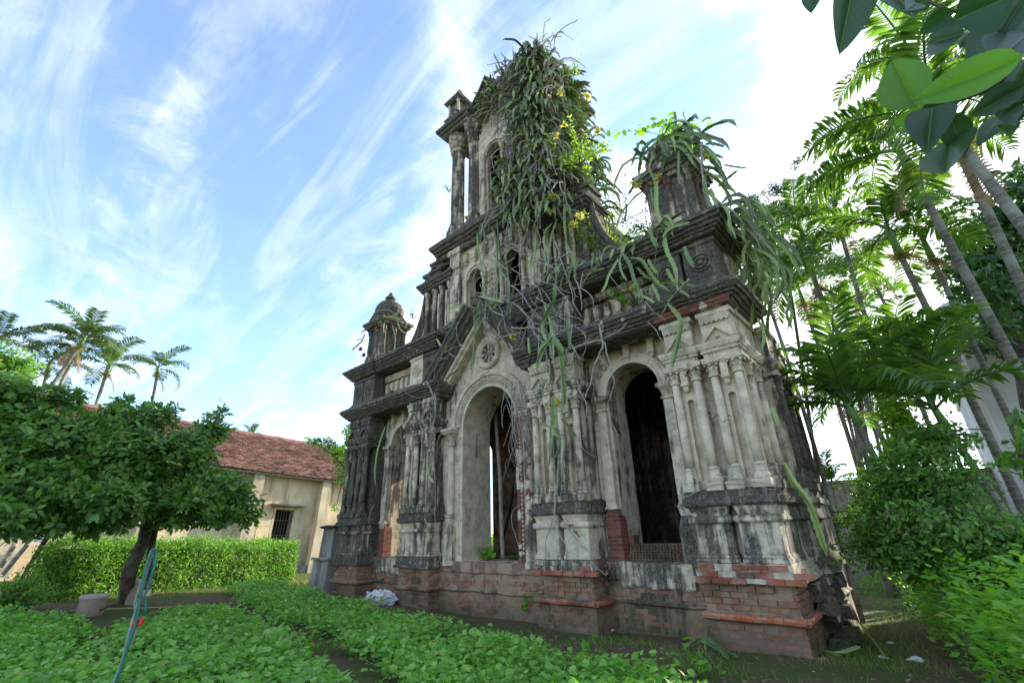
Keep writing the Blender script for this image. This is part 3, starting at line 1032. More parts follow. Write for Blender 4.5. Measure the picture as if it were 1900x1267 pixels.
# walls with arched openings -------------------------------------------------
def arch_wall(x0, x1, z0, z1, y0, y1, cx_, hw, zs, sill, dirt, lost, mat='stone', name='wall', soffit_mat=None, axis='x'):
    m_ = MB()
    n = 16
    inner = [(cx_ - hw, sill), (cx_ - hw, (sill + zs) / 2), (cx_ - hw, zs)] + [(cx_ - hw * math.cos(math.pi * i / n), zs + hw * math.sin(math.pi * i / n)) for i in range(1, n)] + [(cx_ + hw, zs), (cx_ + hw, (sill + zs) / 2), (cx_ + hw, sill)]
    outer = [(x0, sill), (x0, (sill + zs) / 2), (x0, zs)] + [(x0 + (x1 - x0) * i / n, z1) for i in range(1, n)] + [(x1, zs), (x1, (sill + zs) / 2), (x1, sill)]

    def V3(p, y):
        return Vector((p[0], y, p[1])) if axis == 'x' else Vector((y, p[0], p[1]))
    for y in (y0, y1):
        rows = []
        for k in range(4):
            t_ = k / 3
            rows.append([V3((o_[0] + (i_[0] - o_[0]) * t_, o_[1] + (i_[1] - o_[1]) * t_), y) for o_, i_ in zip(outer, inner)])
        m_.quad_grid(rows)
        # corners
        m_.poly([V3((x0, zs), y), V3((x0, z1), y), V3(outer[3], y)])
        m_.poly([V3((x1, zs), y), V3(outer[-4], y), V3((x1, z1), y)])
        if sill > z0:
            m_.quad_grid([[V3((x0 + (x1 - x0) * i / 8, z0), y) for i in range(9)], [V3((x0 + (x1 - x0) * i / 8, sill), y) for i in range(9)]])
    rows = [[V3(p, y0 + (y1 - y0) * k / 4) for p in inner] for k in range(5)]
    m_.quad_grid(rows)
    if sill > z0:
        m_.quad_grid([[V3((cx_ - hw, sill), y0), V3((cx_ + hw, sill), y0)], [V3((cx_ - hw, sill), y1), V3((cx_ + hw, sill), y1)]])
    m_.quad_grid([[V3((x0, z1), y0), V3((x1, z1), y0)], [V3((x0, z1), y1), V3((x1, z1), y1)]])
    return part(m_, name, dirt, lost, mat, wobble=0.012)


def bay(sgn, dirt, lost):
    cx_ = 3.70 * sgn
    hw = 0.56
    x0_, x1_ = (2.75, 4.70) if sgn > 0 else (-4.70, -2.75)
    arch_wall(x0_, x1_, 0.0, 4.98, 0.62, 1.30, cx_, hw, 3.98, 1.0 if sgn > 0 else 0.92, dirt, lost)
    # rough bottom of the bay
    m_ = MB()
    m_.rect(x0_, x1_, 0.47, 0.66, [(-0.4, 0.02), (0.35, 0.0), (0.385, 0.05), (0.42, 0.0), (0.70, 0.0), (0.73, 0.025), (1.0, 0.02)], 0.15, 0.15)
    part(m_, 'bay_plinth', 0.4, 0.3, 'base', wobble=0.02, label='stained plaster wall under the side arch')
    brick_face(x0_ + 0.05, x1_ - 0.05, 0.47, 'x', ZL[:-1], 0, sgn > 0, 0.35, 0.012)
    m_ = MB()
    m_.rect(x0_ + 0.32, x1_ - 0.32, 0.425, 0.6, [(0.60, -0.02), (0.64, 0.0), (0.985, 0.0), (1.0, -0.02)], 0.12, 0.08)
    part(m_, 'sill_plaster', 0.42, 0.08, wobble=0.025, label='cracked grey plaster under the arch sill')
    for s_ in (-1, 1):
        px_ = cx_ + s_ * (hw + 0.13)
        m_ = MB()
        m_.rect(px_ - 0.1, px_ + 0.1, 0.5, 0.75, [(1.85 if s_ * sgn < 0 else 1.7, 0.0), (1.86, 0.03), (1.92, 0.0), (3.68, -0.012)], 0.1, 0.3)
        pl_ = part(m_, 'pilaster', dirt - 0.1, lost * 0.8, wobble=0.007)
        m_ = MB()
        m_.rect(px_ - 0.09, px_ + 0.09, 0.51, 0.75, [(3.68, 0.0), (3.69, 0.03), (3.73, 0.03), (3.735, 0.0), (3.86, 0.02), (3.90, 0.06), (3.905, 0.075), (3.985, 0.08), (3.99, 0.02)], 0.1, 1)
        for k in range(4):
            for q in range(2):
                xx = px_ - 0.07 + 0.047 * k
                zb_ = 3.745 + 0.06 * q
                m_.quad_grid([[Vector((xx - 0.018, 0.505, zb_)), Vector((xx + 0.018, 0.505, zb_))], [Vector((xx - 0.02, 0.485 - 0.01 * q, zb_ + 0.05)), Vector((xx + 0.02, 0.485 - 0.01 * q, zb_ + 0.05))], [Vector((xx - 0.012, 0.462 - 0.015 * q, zb_ + 0.05)), Vector((xx + 0.012, 0.462 - 0.015 * q, zb_ + 0.05))]])
        part(m_, 'capital', dirt, 0.0, parent=pl_, wobble=0.005)
        m_ = MB()
        if s_ * sgn < 0 and sgn > 0 or (sgn < 0 and s_ < 0):
            m_.rect(px_ - 0.14, px_ + 0.14, 0.5, 0.75, [(0.84, 0.01), (1.68, 0.0), (1.75, -0.01), (1.84, -0.03)], 0.14, 0.1)
            part(m_, 'brick_pier', 0.1, 1.05, wobble=0.012, label='pilaster foot with its plaster lost to bare red brick')
        else:
            m_.rect(px_ - 0.14, px_ + 0.14, 0.44, 0.7, [(0.84, 0.01), (1.5, 0.0), (1.62, -0.03), (1.7, -0.05)], 0.14, 0.15)
            part(m_, 'pilaster_pedestal', 0.72, 0.05, wobble=0.010)
    m_ = MB()
    m_.arch(cx_, 3.98, [(hw - 0.005, 0.66), (hw - 0.005, 0.53), (hw + 0.05, 0.52), (hw + 0.055, 0.545), (hw + 0.14, 0.54), (hw + 0.15, 0.565), (hw + 0.2, 0.56), (hw + 0.22, 0.66)], 0.0, 26)
    part(m_, 'archivolt', dirt - 0.15, 0.32, wobble=0.006)
    for k in range(3):
        bx_ = cx_ + (k - 1) * 0.52
        bracket(bx_, 0.56, 4.93 - 0.02 * abs(k - 1), dirt - 0.2, 0.15, 0.06)
        m_ = MB()
        m_.rect(bx_ - 0.07, bx_ + 0.07, 0.45, 0.66, [(4.90, 0.0), (4.92, 0.04), (4.97, 0.09)], 1, 1)
        part(m_, 'bracket_cap', dirt - 0.1, 0.1)


bay(1, 0.36, 0.12)
bay(-1, 0.42, 0.22)

# central portal --------------------------------------------------------------
arch_wall(-1.64, 1.64, 0.0, 5.25, 0.42, 1.30, 0.0, 0.86, 3.98, 0.93, 0.22, 0.12, 'stone')
m_ = MB()
rows = []
for y_ in (0.42, 0.9):
    rows.append([Vector((-1.64, y_, 5.2)), Vector((0, y_, 6.95)), Vector((1.64, y_, 5.2))])
m_.quad_grid(rows)
for y_ in (0.42, 0.9):
    n = 12
    m_.quad_grid([[Vector((-1.64 + 3.28 * i / n, y_, 5.2)) for i in range(n + 1)], [Vector((-1.64 + 3.28 * i / n, y_, 6.95 - abs(-1.64 + 3.28 * i / n) * 1.067)) for i in range(n + 1)]])
part(m_, 'gable_wall', 0.2, 0.1, wobble=0.008)
m_ = MB()
m_.rect(-1.62, 1.62, 0.30, 0.5, [(-0.4, 0.02), (0.35, 0.0), (0.385, 0.06), (0.42, 0.0), (0.72, 0.0), (0.74, 0.03), (0.93, 0.02)], 0.15, 0.15)
part(m_, 'threshold_wall', 0.25, 0.6, 'base', wobble=0.03, label='broken threshold wall under the main doorway')
brick_face(-1.58, 1.58, 0.30, 'x', ZL[:-2], 0, True, 0.3, 0.012)
m_ = MB()
m_.arch(0, 3.98, [(0.855, 0.5), (0.855, 0.33), (0.93, 0.32), (0.935, 0.35), (1.0, 0.35), (1.005, 0.30), (1.03, 0.29), (1.05, 0.34), (1.13, 0.33), (1.14, 0.28), (1.22, 0.26), (1.27, 0.30), (1.28, 0.5)], 0.0, 40)
av = part(m_, 'archivolt', 0.05, 0.1, wobble=0.006)
m_ = MB()
for r_, n_, s_ in ((0.967, 40, 0.022), (1.09, 46, 0.026)):
    for i in range(n_):
        a = math.pi * (i + 0.5) / n_
        c_ = Vector((r_ * math.cos(a), 0.325, 3.98 + r_ * math.sin(a)))
        m_.box(c_.x - s_, c_.x + s_, c_.y - 0.02, c_.y + 0.03, c_.z - s_, c_.z + s_)
tag(part(m_, 'dentil_course', 0.3, 0, parent=av, wobble=0.0), kind='stuff')
for s_ in (-1, 1):
    d_ = 0.12 if s_ < 0 else 0.5
    l_ = 0.1 if s_ < 0 else 0.75
    for (xa, xb, yy, nm, dd) in ((0.86, 0.94, 0.33, 'door_jamb', 0.0), (0.95, 1.04, 0.34, 'door_jamb', 0.05)):
        m_ = MB()
        a, b = sorted((xa * s_, xb * s_))
        m_.rect(a, b, yy, 0.5, [(0.94, 0.02), (1.05, 0.0), (2.5, 0.0), (3.98, 0.0)], 0.1, 0.25)
        part(m_, nm, 0.15 + dd, l_ * (1 if s_ > 0 else 1.2), wobble=0.008)
    m_ = MB()
    for i in range(34):
        z_ = 1.1 + i * 0.085
        m_.box((0.997 - 0.018) * s_ if s_ > 0 else -1.015, (1.015) if s_ > 0 else -0.979, 0.318, 0.345, z_, z_ + 0.05)
    tag(part(m_, 'bead_strip', 0.2, 0, wobble=0.0), kind='stuff')
    # engaged column with pedestal
    X = 1.24 * s_
    m_ = MB()
    m_.circ(X, 0.3, [(0.86, 0.17), (0.95, 0.165), (1.0, 0.145), (1.62, 0.14), (1.75, 0.10), (1.86, 0.095), (1.88, 0.12), (1.93, 0.12), (1.95, 0.09)], 8, ph=math.pi / 8)
    part(m_, 'column_pedestal', 0.45 if s_ < 0 else 0.6, 0.1, wobble=0.006)
    m_ = MB()
    m_.circ(X, 0.3, [(1.95, 0.088), (2.6, 0.085), (3.55, 0.08)], 8, ph=math.pi / 8)
    cl_ = part(m_, 'column', 0.25, 0.1 if s_ < 0 else 0.6, wobble=0.006)
    m_ = MB()
    m_.circ(X, 0.3, [(3.55, 0.08), (3.56, 0.105), (3.6, 0.105), (3.605, 0.085), (3.75, 0.10), (3.84, 0.15)], 12)
    for k in range(10):
        a = k * math.pi / 5
        dv = Vector((math.cos(a), math.sin(a), 0))
        tv_ = Vector((-dv.y, dv.x, 0)) * 0.022
        for z0_, z1_, ro in ((3.62, 3.73, 0.125), (3.70, 3.83, 0.165)):
            p0 = Vector((X, 0.3, z0_)) + dv * 0.09
            p1 = Vector((X, 0.3, (z0_ + z1_) / 2)) + dv * 0.105
            p2 = Vector((X, 0.3, z1_)) + dv * ro
            p3 = Vector((X, 0.3, z1_ - 0.03)) + dv * (ro + 0.012)
            m_.quad_grid([[p0 - tv_, p0 + tv_], [p1 - tv_, p1 + tv_], [p2 - tv_, p2 + tv_], [p3 - tv_ * 0.6, p3 + tv_ * 0.6]])
    m_.rect(X - 0.15, X + 0.15, 0.15, 0.5, [(3.84, 0.0), (3.86, 0.03), (3.9, 0.03), (3.91, 0.06), (3.97, 0.06)], 0.2, 1)
    part(m_, 'capital', 0.1, 0, parent=cl_, wobble=0.004)
    # plain wall strip beside the portal
    m_ = MB()
    a, b = sorted((1.0 * s_, 1.62 * s_))
    m_.rect(a, b, 0.36, 0.5, [(0.93, 0.0), (4.0, 0.0)], 0.15, 0.3)
    part(m_, 'wall_strip', 0.3, 0.2, wobble=0.008)

# rose window
m_ = MB()
m_.arch(0, 5.74, [(0.26, 0.5), (0.26, 0.38), (0.285, 0.35), (0.31, 0.37), (0.33, 0.32), (0.39, 0.32), (0.415, 0.36), (0.425, 0.45)], 0.0, 32, 0, 2 * math.pi)
rw = part(m_, 'rose_window', 0.05, 0.0, wobble=0.003, smooth=True)
m_ = MB()
for k in range(8):
    a = k * math.pi / 4
    c_ = Vector((0.115 * math.cos(a), 0.40, 5.74 + 0.115 * math.sin(a)))
    m_.tube([Vector((0.04 * math.cos(a), 0.4, 5.74 + 0.04 * math.sin(a))), Vector((0.255 * math.cos(a), 0.4, 5.74 + 0.255 * math.sin(a)))], 0.016, 5)
    a2 = a + math.pi / 8
    m_.tube([Vector((0.195 * math.cos(a2) + 0.06 * math.cos(t_), 0.395, 5.74 + 0.195 * math.sin(a2) + 0.06 * math.sin(t_))) for t_ in [2 * math.pi * i / 8 for i in range(9)]], 0.010, 4)
m_.tube([Vector((0.045 * math.cos(t_), 0.395, 5.74 + 0.045 * math.sin(t_))) for t_ in [2 * math.pi * i / 10 for i in range(11)]], 0.014, 5)
part(m_, 'tracery', 0.35, 0.0, parent=rw, wobble=0.002)
m_ = MB()
m_.circ(0, 0, [(0, 0.27), (0.01, 0.27)], 20)
m_.v = [Vector((p.x, 0.4165 - p.z * 0.5, 5.74 + p.y)) for p in m_.v]
part(m_, 'rose_dark_disc', 0.9, 0.35, 'inside', parent=rw, wobble=0)  # flat near-black disc on the wall, painted as shaded depth behind the tracery


# gable coping: three stepped bands along each slope
def slope_band(p0, p1, prof, name, dirt, lost, mat='stone'):
    m_ = MB()
    d_ = (p1 - p0).normalized()
    nn = Vector((-d_.z, 0, d_.x))
    if nn.z < 0:
        nn = -nn
    rows = []
    n = 10
    for i in range(n + 1):
        c_ = p0 + (p1 - p0) * (i / n)
        rows.append([c_ + nn * a + Vector((0, y, 0)) for a, y in prof])
    m_.quad_grid(rows, True)
    m_.poly(list(reversed(rows[0])))
    m_.poly(rows[-1])
    return part(m_, name, dirt, lost, mat, wobble=0.010)


for s_ in (-1, 1):
    p0 = Vector((1.55 * s_, 0, 5.10))
    p1 = Vector((0.0, 0, 6.74))
    slope_band(p0, p1, [(-0.16, 0.42), (-0.16, 0.16), (-0.10, 0.14), (-0.09, 0.08), (-0.02, 0.06), (-0.02, 0.43)], 'gable_moulding', 0.15 if s_ < 0 else 0.45, 0.1)
    slope_band(p0, p1 + Vector((0, 0, 0.02)), [(-0.02, 0.6), (-0.02, 0.02), (0.05, -0.02), (0.06, -0.10), (0.16, -0.14), (0.17, -0.22), (0.25, -0.24), (0.27, -0.28), (0.34, -0.28), (0.36, 0.6)], 'gable_coping', 0.9, 0.05)
    m_ = MB()
    m_.rect(*(sorted((1.38 * s_, 1.66 * s_))), -0.05, 0.5, [(4.85, -0.03), (4.93, 0.0), (4.96, 0.05), (5.1, 0.09), (5.22, 0.10), (5.24, 0.0)], 0.15, 1)
    part(m_, 'gable_foot', 0.95, 0.05, wobble=0.010)
m_ = MB()
m_.rect(-0.09, 0.09, -0.12, 0.3, [(6.95, 0.0), (7.12, 0.0), (7.15, 0.03), (7.22, -0.03)], 0.2, 1)
part(m_, 'gable_block', 0.9, 0)

# main cornice, attic --------------------------------------------------------
CPROF = [(4.90, 0.0), (4.93, 0.06), (4.97, 0.07), (4.975, 0.11), (5.02, 0.13), (5.03, 0.17), (5.08, 0.19), (5.085, 0.23), (5.14, 0.25), (5.16, 0.28), (5.22, 0.28), (5.27, 0.22), (5.30, 0.10), (5.36, 0.08)]
for sx_ in (-1, 1):
    a, b = sorted((1.62 * sx_, 5.85 * sx_))
    m_ = MB()
    m_.rect(a, b, 0.02, 1.32, CPROF, 0.14, 1)
    part(m_, 'cornice', 0.80, 0.14, wobble=0.026)
    if sx_ > 0:
        m_ = MB()
        m_.rect(4.64, 5.87, -0.06, 0.4, [(4.885, 0.0), (4.90, 0.03), (4.955, 0.03), (4.96, 0.05), (5.015, 0.055), (5.02, 0.0)], 0.12, 1)
        part(m_, 'brick_course', 0.1, 0.8, wobble=0.012, label='red and buff brick course bared under the cornice')
    # attic: back wall, end blocks, balusters
    m_ = MB()
    m_.rect(a, b, 0.52, 1.25, [(5.3, 0), (6.3, 0)], 0.2, 0.3)
    part(m_, 'attic_wall', 0.25 if sx_ < 0 else 0.4, 0.15, wobble=0.010)
    for (u0, u1) in ((4.66, 5.85), (1.60, 2.79)):
        p0_, p1_ = sorted((u0 * sx_, u1 * sx_))
        gm_ = (p0_ + p1_) / 2
        inner_pale = (u0 < 3 and sx_ < 0)
        for h in range(2):
            pa, pb = (p0_, gm_ - 0.03) if h == 0 else (gm_ + 0.03, p1_)
            if u0 < 3 and ((sx_ < 0 and h == 1) or (sx_ > 0 and h == 0)):
                dd = 0.85
            else:
                dd = 0.95 if u0 > 4 else (0.12 if sx_ < 0 else 0.5)
            m_ = MB()
            m_.rect(pa, pb, 0.03, 0.6, [(5.34, 0.05), (5.42, 0.04), (5.47, 0.0), (6.12, 0.0), (6.14, 0.03), (6.2, 0.03), (6.21, 0.0), (6.3, 0.02)], 0.2, 0.3)
            ab = part(m_, 'attic_block', dd, 0.12 if not inner_pale else 0.3, wobble=0.008)
            mm_ = MB()
            cxm = (pa + pb) / 2
            for r_ in (0.19, 0.12):
                mm_.arch(cxm, 5.80, [(r_, 0.04), (r_ - 0.01, 0.008), (r_ - 0.035, 0.0), (r_ - 0.05, 0.04)], 0.0, 24, 0, 2 * math.pi)
            mm_.arch(cxm, 5.80, [(0.05, 0.04), (0.04, 0.0), (0.0005, -0.005), (0.0003, 0.04)], 0.0, 14, 0, 2 * math.pi)
            part(mm_, 'medallion', dd, 0.0, parent=ab, wobble=0.002, smooth=True)
    p0_, p1_ = sorted((2.83 * sx_, 4.62 * sx_))
    nb = 7
    for i in range(nb):
        xx = p0_ + (p1_ - p0_) * (i + 0.5) / nb
        m_ = MB()
        hgt = R.uniform(-0.03, 0.03)
        m_.rect(xx - 0.06, xx + 0.06, 0.38, 0.53, [(5.38, 0.012), (5.42, 0.012), (5.43, 0.0), (5.58, 0.0), (5.585, -0.018), (5.62, -0.018), (5.625, 0.0), (5.80, 0.0), (5.86 + hgt, 0.0), (5.93 + hgt, -0.02), (5.97 + hgt, -0.05)], 0.1, 0.1)
        part(m_, 'baluster', 0.1 if sx_ < 0 else 0.35, 0.55 if R.random() < 0.4 else 0.15, wobble=0.014)
    m_ = MB()
    m_.rect(p0_, p1_, 0.44, 0.53, [(6.02, 0.0), (6.03, 0.03), (6.08, 0.03), (6.09, 0.05), (6.2, 0.06)], 0.2, 1)
    part(m_, 'attic_moulding', 0.12 if sx_ < 0 else 0.5, 0.05)
    # attic cornice
    m_ = MB()
    m_.rect(a, b, 0.03, 1.28, [(6.24, 0.02), (6.26, 0.06), (6.31, 0.07), (6.315, 0.10), (6.36, 0.12), (6.365, 0.15), (6.42, 0.17), (6.43, 0.21), (6.49, 0.23), (6.50, 0.27), (6.57, 0.27), (6.60, 0.22), (6.66, 0.12), (6.74, 0.08)], 0.14, 1)
    part(m_, 'attic_cornice', 0.80, 0.14, wobble=0.028)
    for (u0, u1) in ((4.62, 5.89), (1.6, 2.83)):
        p0_, p1_ = sorted((u0 * sx_, u1 * sx_))
        m_ = MB()
        m_.rect(p0_, p1_, -0.02, 0.6, [(6.24, 0.02), (6.26, 0.06), (6.31, 0.07), (6.315, 0.10), (6.36, 0.12), (6.365, 0.15), (6.42, 0.17), (6.43, 0.21), (6.49, 0.23), (6.50, 0.27), (6.57, 0.27), (6.62, 0.2)], 0.14, 1)
        part(m_, 'attic_cornice', 0.95 if not (u0 < 3 and sx_ < 0) else 0.7, 0.1, wobble=0.014)
m_ = MB()
for i in range(20):
    put_brick(-3.75 + 0.1 * i, -0.03, 6.70, 0.4, math.pi / 2 + R.uniform(-0.1, 0.1), 1, True)


# corner pinnacles -----------------------------------------------------------
def pinnacle(X, Y, z0, dirt, lost, s=1.0):
    root = empty_part('pinnacle', (X, Y, z0))
    w_ = 0.46 * s
    m_ = MB()
    m_.rect(-w_, w_, -w_, w_, [(0, 0.10), (0.12, 0.10), (0.13, 0.04), (0.3, 0.02), (0.31, -0.06), (1.25, -0.06), (1.28, 0.02), (1.34, 0.05), (1.36, 0.10), (1.45, 0.12), (1.47, 0.16), (1.56, 0.17), (1.58, 0.06), (1.66, -0.02)], 0.2, 0.2)
    b_ = part(m_, 'pinnacle_body', dirt, lost, parent=root, wobble=0.014)
    for (dx, dy) in ((-1, -1), (0, -1), (1, -1), (1, 0), (1, 1), (-1, 0)):
        m_ = MB()
        m_.circ(dx * w_ * 0.86, dy * w_ * 0.86, [(0.3, 0.10), (0.36, 0.10), (0.38, 0.075), (1.12, 0.07), (1.14, 0.09), (1.26, 0.11)], 8)
        part(m_, 'colonnette', dirt, lost * 1.5, parent=root, wobble=0.008)
    for k in range(4):
        a = k * math.pi / 2
        m_ = MB()
        hw_ = w_ * 0.95
        tri = [Vector((-hw_ * 0.8, -w_ - 0.09, 1.58)), Vector((hw_ * 0.8, -w_ - 0.09, 1.58)), Vector((0, -w_ - 0.09, 1.86))]
        tb = [p + Vector((0, 0.3, 0)) for p in tri]
        m_.poly(tri)
        m_.quad_grid([tri + [tri[0]], tb + [tb[0]]])
        m_.tube([tri[0], tri[2], tri[1]], 0.035, 5)
        m_.v = [Matrix.Rotation(a, 3, 'Z') @ p for p in m_.v]
        part(m_, 'pediment', dirt, lost * 0.5, parent=root, wobble=0.010)
    m_ = MB()
    m_.circ(0, 0, [(1.55, 0.44 * s), (1.66, 0.44 * s), (1.68, 0.50 * s), (1.72, 0.50 * s), (1.74, 0.44 * s), (1.9, 0.50 * s), (2.08, 0.50 * s), (2.25, 0.44 * s), (2.38, 0.33 * s), (2.47, 0.2 * s), (2.52, 0.11 * s)], 16)
    part(m_, 'dome', dirt, lost * 0.6, parent=root, wobble=0.018)
    m_ = MB()
    m_.circ(0, 0, [(2.5, 0.09), (2.55, 0.17), (2.6, 0.19), (2.63, 0.17), (2.72, 0.09), (2.82, 0.05), (2.85, 0.02)], 10)
    part(m_, 'finial', dirt, 0, parent=root, wobble=0.01)
    return root


def empty_part(name, loc):
    """root mesh of a part that has sub-parts: a low plinth slab"""
    m_ = MB()
    m_.rect(-0.6, 0.6, -0.6, 0.6, [(-0.3, 0.0), (-0.02, 0.0), (0.0, -0.02)], 0.3, 0.3)
    o = m_.build(name, 'stone', church, (0.8, 0.1), 0.01)
    o.location = loc
    return o


pinnacle(-5.22, 0.72, 6.78, 0.68, 0.15)
pinnacle(5.2, 0.72, 6.78, 0.62, 0.32, 1.0)

# tower: second tier ---------------------------------------------------------
TY = 0.66
for s_ in (-1, 1):
    a, b = sorted((0.02 * s_, 1.72 * s_))
    arch_wall(a, b, 6.5, 9.65, TY, TY + 0.28, 0.72 * s_, 0.29, 8.38, 7.2, 0.25 if s_ < 0 else 0.5, 0.18)
    m_ = MB()
    m_.arch(0.72 * s_, 8.38, [(0.27, 0.05), (0.265, -0.05), (0.31, -0.06), (0.315, -0.03), (0.38, -0.03), (0.385, -0.06), (0.43, -0.06), (0.44, 0.05)], TY, 22)
    part(m_, 'archivolt', 0.2 if s_ < 0 else 0.45, 0.3, wobble=0.006)
    for xx in (0.34, 1.1):
        m_ = MB()
        m_.circ(xx * s_, TY - 0.06, [(7.15, 0.085), (7.25, 0.085), (7.27, 0.06), (7.35, 0.07), (7.37, 0.055), (8.15, 0.055), (8.17, 0.075), (8.2, 0.06), (8.3, 0.095), (8.36, 0.1)], 10)
        part(m_, 'colonnette', 0.25, 0.2, wobble=0.005)
    for xx in (0.35, 0.72, 1.1):
        bracket(xx * s_, TY - 0.03, 9.3, 0.2, 0.2, 0.07)
    m_ = MB()
    m_.rect(*(sorted((1.32 * s_, 1.72 * s_))), TY - 0.12, TY + 0.5, [(6.6, 0.03), (7.1, 0.03), (7.15, 0.0), (8.9, 0.0), (8.93, 0.05), (9.05, 0.08), (9.1, 0.02), (9.4, 0.02), (9.45, 0.08), (9.6, 0.1)], 0.2, 0.3)
    part(m_, 'tower_pilaster', 0.45, 0.25, wobble=0.010)
m_ = MB()
m_.rect(-0.14, 0.14, TY - 0.06, TY + 0.2, [(6.6, 0.02), (7.1, 0.02), (7.12, 0.0), (9.3, 0.0), (9.35, 0.04), (9.5, 0.06)], 0.14, 0.3)
part(m_, 'tower_pilaster', 0.3, 0.2, wobble=0.008)
# spiral colonnettes between the arches
for xx in (-0.02, 0.16):
    m_ = MB()
    m_.tube([Vector((xx + 0.03 * math.cos(i * 1.2), TY - 0.13 + 0.03 * math.sin(i * 1.2), 7.2 + i * 0.03)) for i in range(40)], 0.035, 6)
    part(m_, 'twisted_colonnette', 0.25, 0.1, wobble=0.0)
m_ = MB()
m_.rect(-1.7, 1.7, TY + 1.5, 4.2, [(5.0, 0), (9.65, 0)], 0.4, 0.5)
m_.rect(-1.7, -1.4, TY + 0.3, TY + 1.49, [(6.4, 0), (9.65, 0)], 0.4, 0.5)
m_.rect(1.4, 1.7, TY + 0.3, TY + 1.49, [(6.4, 0), (9.65, 0)], 0.4, 0.5)
part(m_, 'tower_body', 0.7, 0.25, 'stone', wobble=0.02)
# base course of the tower
m_ = MB()
m_.rect(-1.75, 1.75, TY - 0.22, 2.2, [(6.3, 0.0), (6.9, 0.0), (6.95, 0.06), (7.08, 0.08), (7.14, 0.0)], 0.2, 0.4)
part(m_, 'tower_base', 0.8, 0.15, wobble=0.012)
# volute wings with colonnettes
for s_ in (-1, 1):
    m_ = MB()
    n = 14
    curve = []
    for i in range(n + 1):
        t_ = i / n
        ang = t_ * math.pi / 2
        curve.append((4.95 - 1.75 * math.sin(ang), 6.72 + 2.2 * (1 - math.cos(ang)) ** 1.0))
    fr, bk = [], []
    rows = []
    for y_ in (TY + 0.12, TY + 0.62):
        rows.append([Vector((u * s_, y_, z)) for u, z in curve])
    m_.quad_grid(rows)
    for y_ in (TY + 0.12, TY + 0.62):
        m_.quad_grid([[Vector((u * s_, y_, z)) for u, z in curve], [Vector((1.7 * s_, y_, z)) for u, z in curve]])
    vw = part(m_, 'volute_wing', 0.7, 0.1, wobble=0.01)
    for off, yy, rr in ((0.0, TY + 0.1, 0.07), (0.16, TY + 0.09, 0.05), (0.28, TY + 0.09, 0.035)):
        m_ = MB()
        m_.tube([Vector(((u - off) * s_, yy, z + 0.0)) for u, z in curve], rr, 6)
        part(m_, 'volute_moulding', 0.75, 0.02, parent=vw, wobble=0.01)
    for i, (xx, zz) in enumerate(((2.98, 7.25), (2.62, 7.2), (2.26, 7.2), (1.9, 7.2))):
        m_ = MB()
        m_.circ(xx * s_, TY + 0.02, [(zz - 0.12, 0.12), (zz, 0.115), (zz + 0.02, 0.085), (zz + 0.08, 0.095), (zz + 0.11, 0.075), (zz + 0.14, 0.09), (zz + 0.17, 0.07), (8.35, 0.062), (8.37, 0.085), (8.40, 0.085), (8.42, 0.065), (8.52, 0.07), (8.6, 0.11), (8.7, 0.12)], 12)
        part(m_, 'colonnette', 0.45 if i % 2 else 0.62, 0.05, wobble=0.006)
    for xx in (2.44, 2.08):
        m_ = MB()
        m_.rect(xx * s_ - 0.03, xx * s_ + 0.03, TY + 0.02, TY + 0.15, [(7.3, 0), (8.5, 0)], 1, 0.4)
        part(m_, 'panel_strip', 0.3, 0.05)
    m_ = MB()
    a, b = sorted((1.74 * s_, 3.12 * s_))
    m_.rect(a, b, TY - 0.08, TY + 0.7, [(6.95, 0.05), (7.1, 0.03), (7.12, -0.02)], 0.2, 1)
    part(m_, 'panel_sill', 0.75, 0.05)
    m_ = MB()
    m_.rect(a, b, TY - 0.08, TY + 0.7, [(8.70, 0.0), (8.72, 0.05), (8.80, 0.06), (8.81, 0.1), (8.88, 0.12), (8.9, 0.16), (8.98, 0.17), (9.02, 0.08), (9.1, 0.04)], 0.2, 1)
    part(m_, 'panel_cornice', 0.9, 0.1, wobble=0.014)
    # stepped scroll blocks up to the tower cornice
    for (u0, u1, z0_, z1_, r_) in ((2.35, 3.2, 9.05, 9.45, 0.24), (1.95, 2.85, 9.4, 9.75, 0.2), (1.8, 2.6, 9.7, 10.0, 0.15)):
        m_ = MB()
        a, b = sorted((u0 * s_, u1 * s_))
        m_.rect(a, b, TY + 0.0, TY + 0.6, [(z0_, 0.0), (z1_ - 0.12, -0.02), (z1_ - 0.1, 0.04), (z1_, 0.05)], 0.2, 1)
        m_.arch((u1 - r_) * s_, z0_ + 0.03, [(r_, -0.03), (r_, 0.5), (r_ - 0.07, 0.5), (r_ - 0.07, -0.03)], TY, 12)
        part(m_, 'scroll_block', 0.8, 0.35, wobble=0.025)
# cornice of the second tier
m_ = MB()
m_.rect(-2.15, 2.15, TY - 0.12, 4.3, [(9.50, 0.02), (9.54, 0.06), (9.64, 0.08), (9.65, 0.14), (9.72, 0.17), (9.73, 0.22), (9.82, 0.24), (9.83, 0.29), (9.93, 0.32), (9.99, 0.32), (10.05, 0.24), (10.2, 0.12)], 0.16, 1)
part(m_, 'tower_cornice', 0.8, 0.12, wobble=0.028)

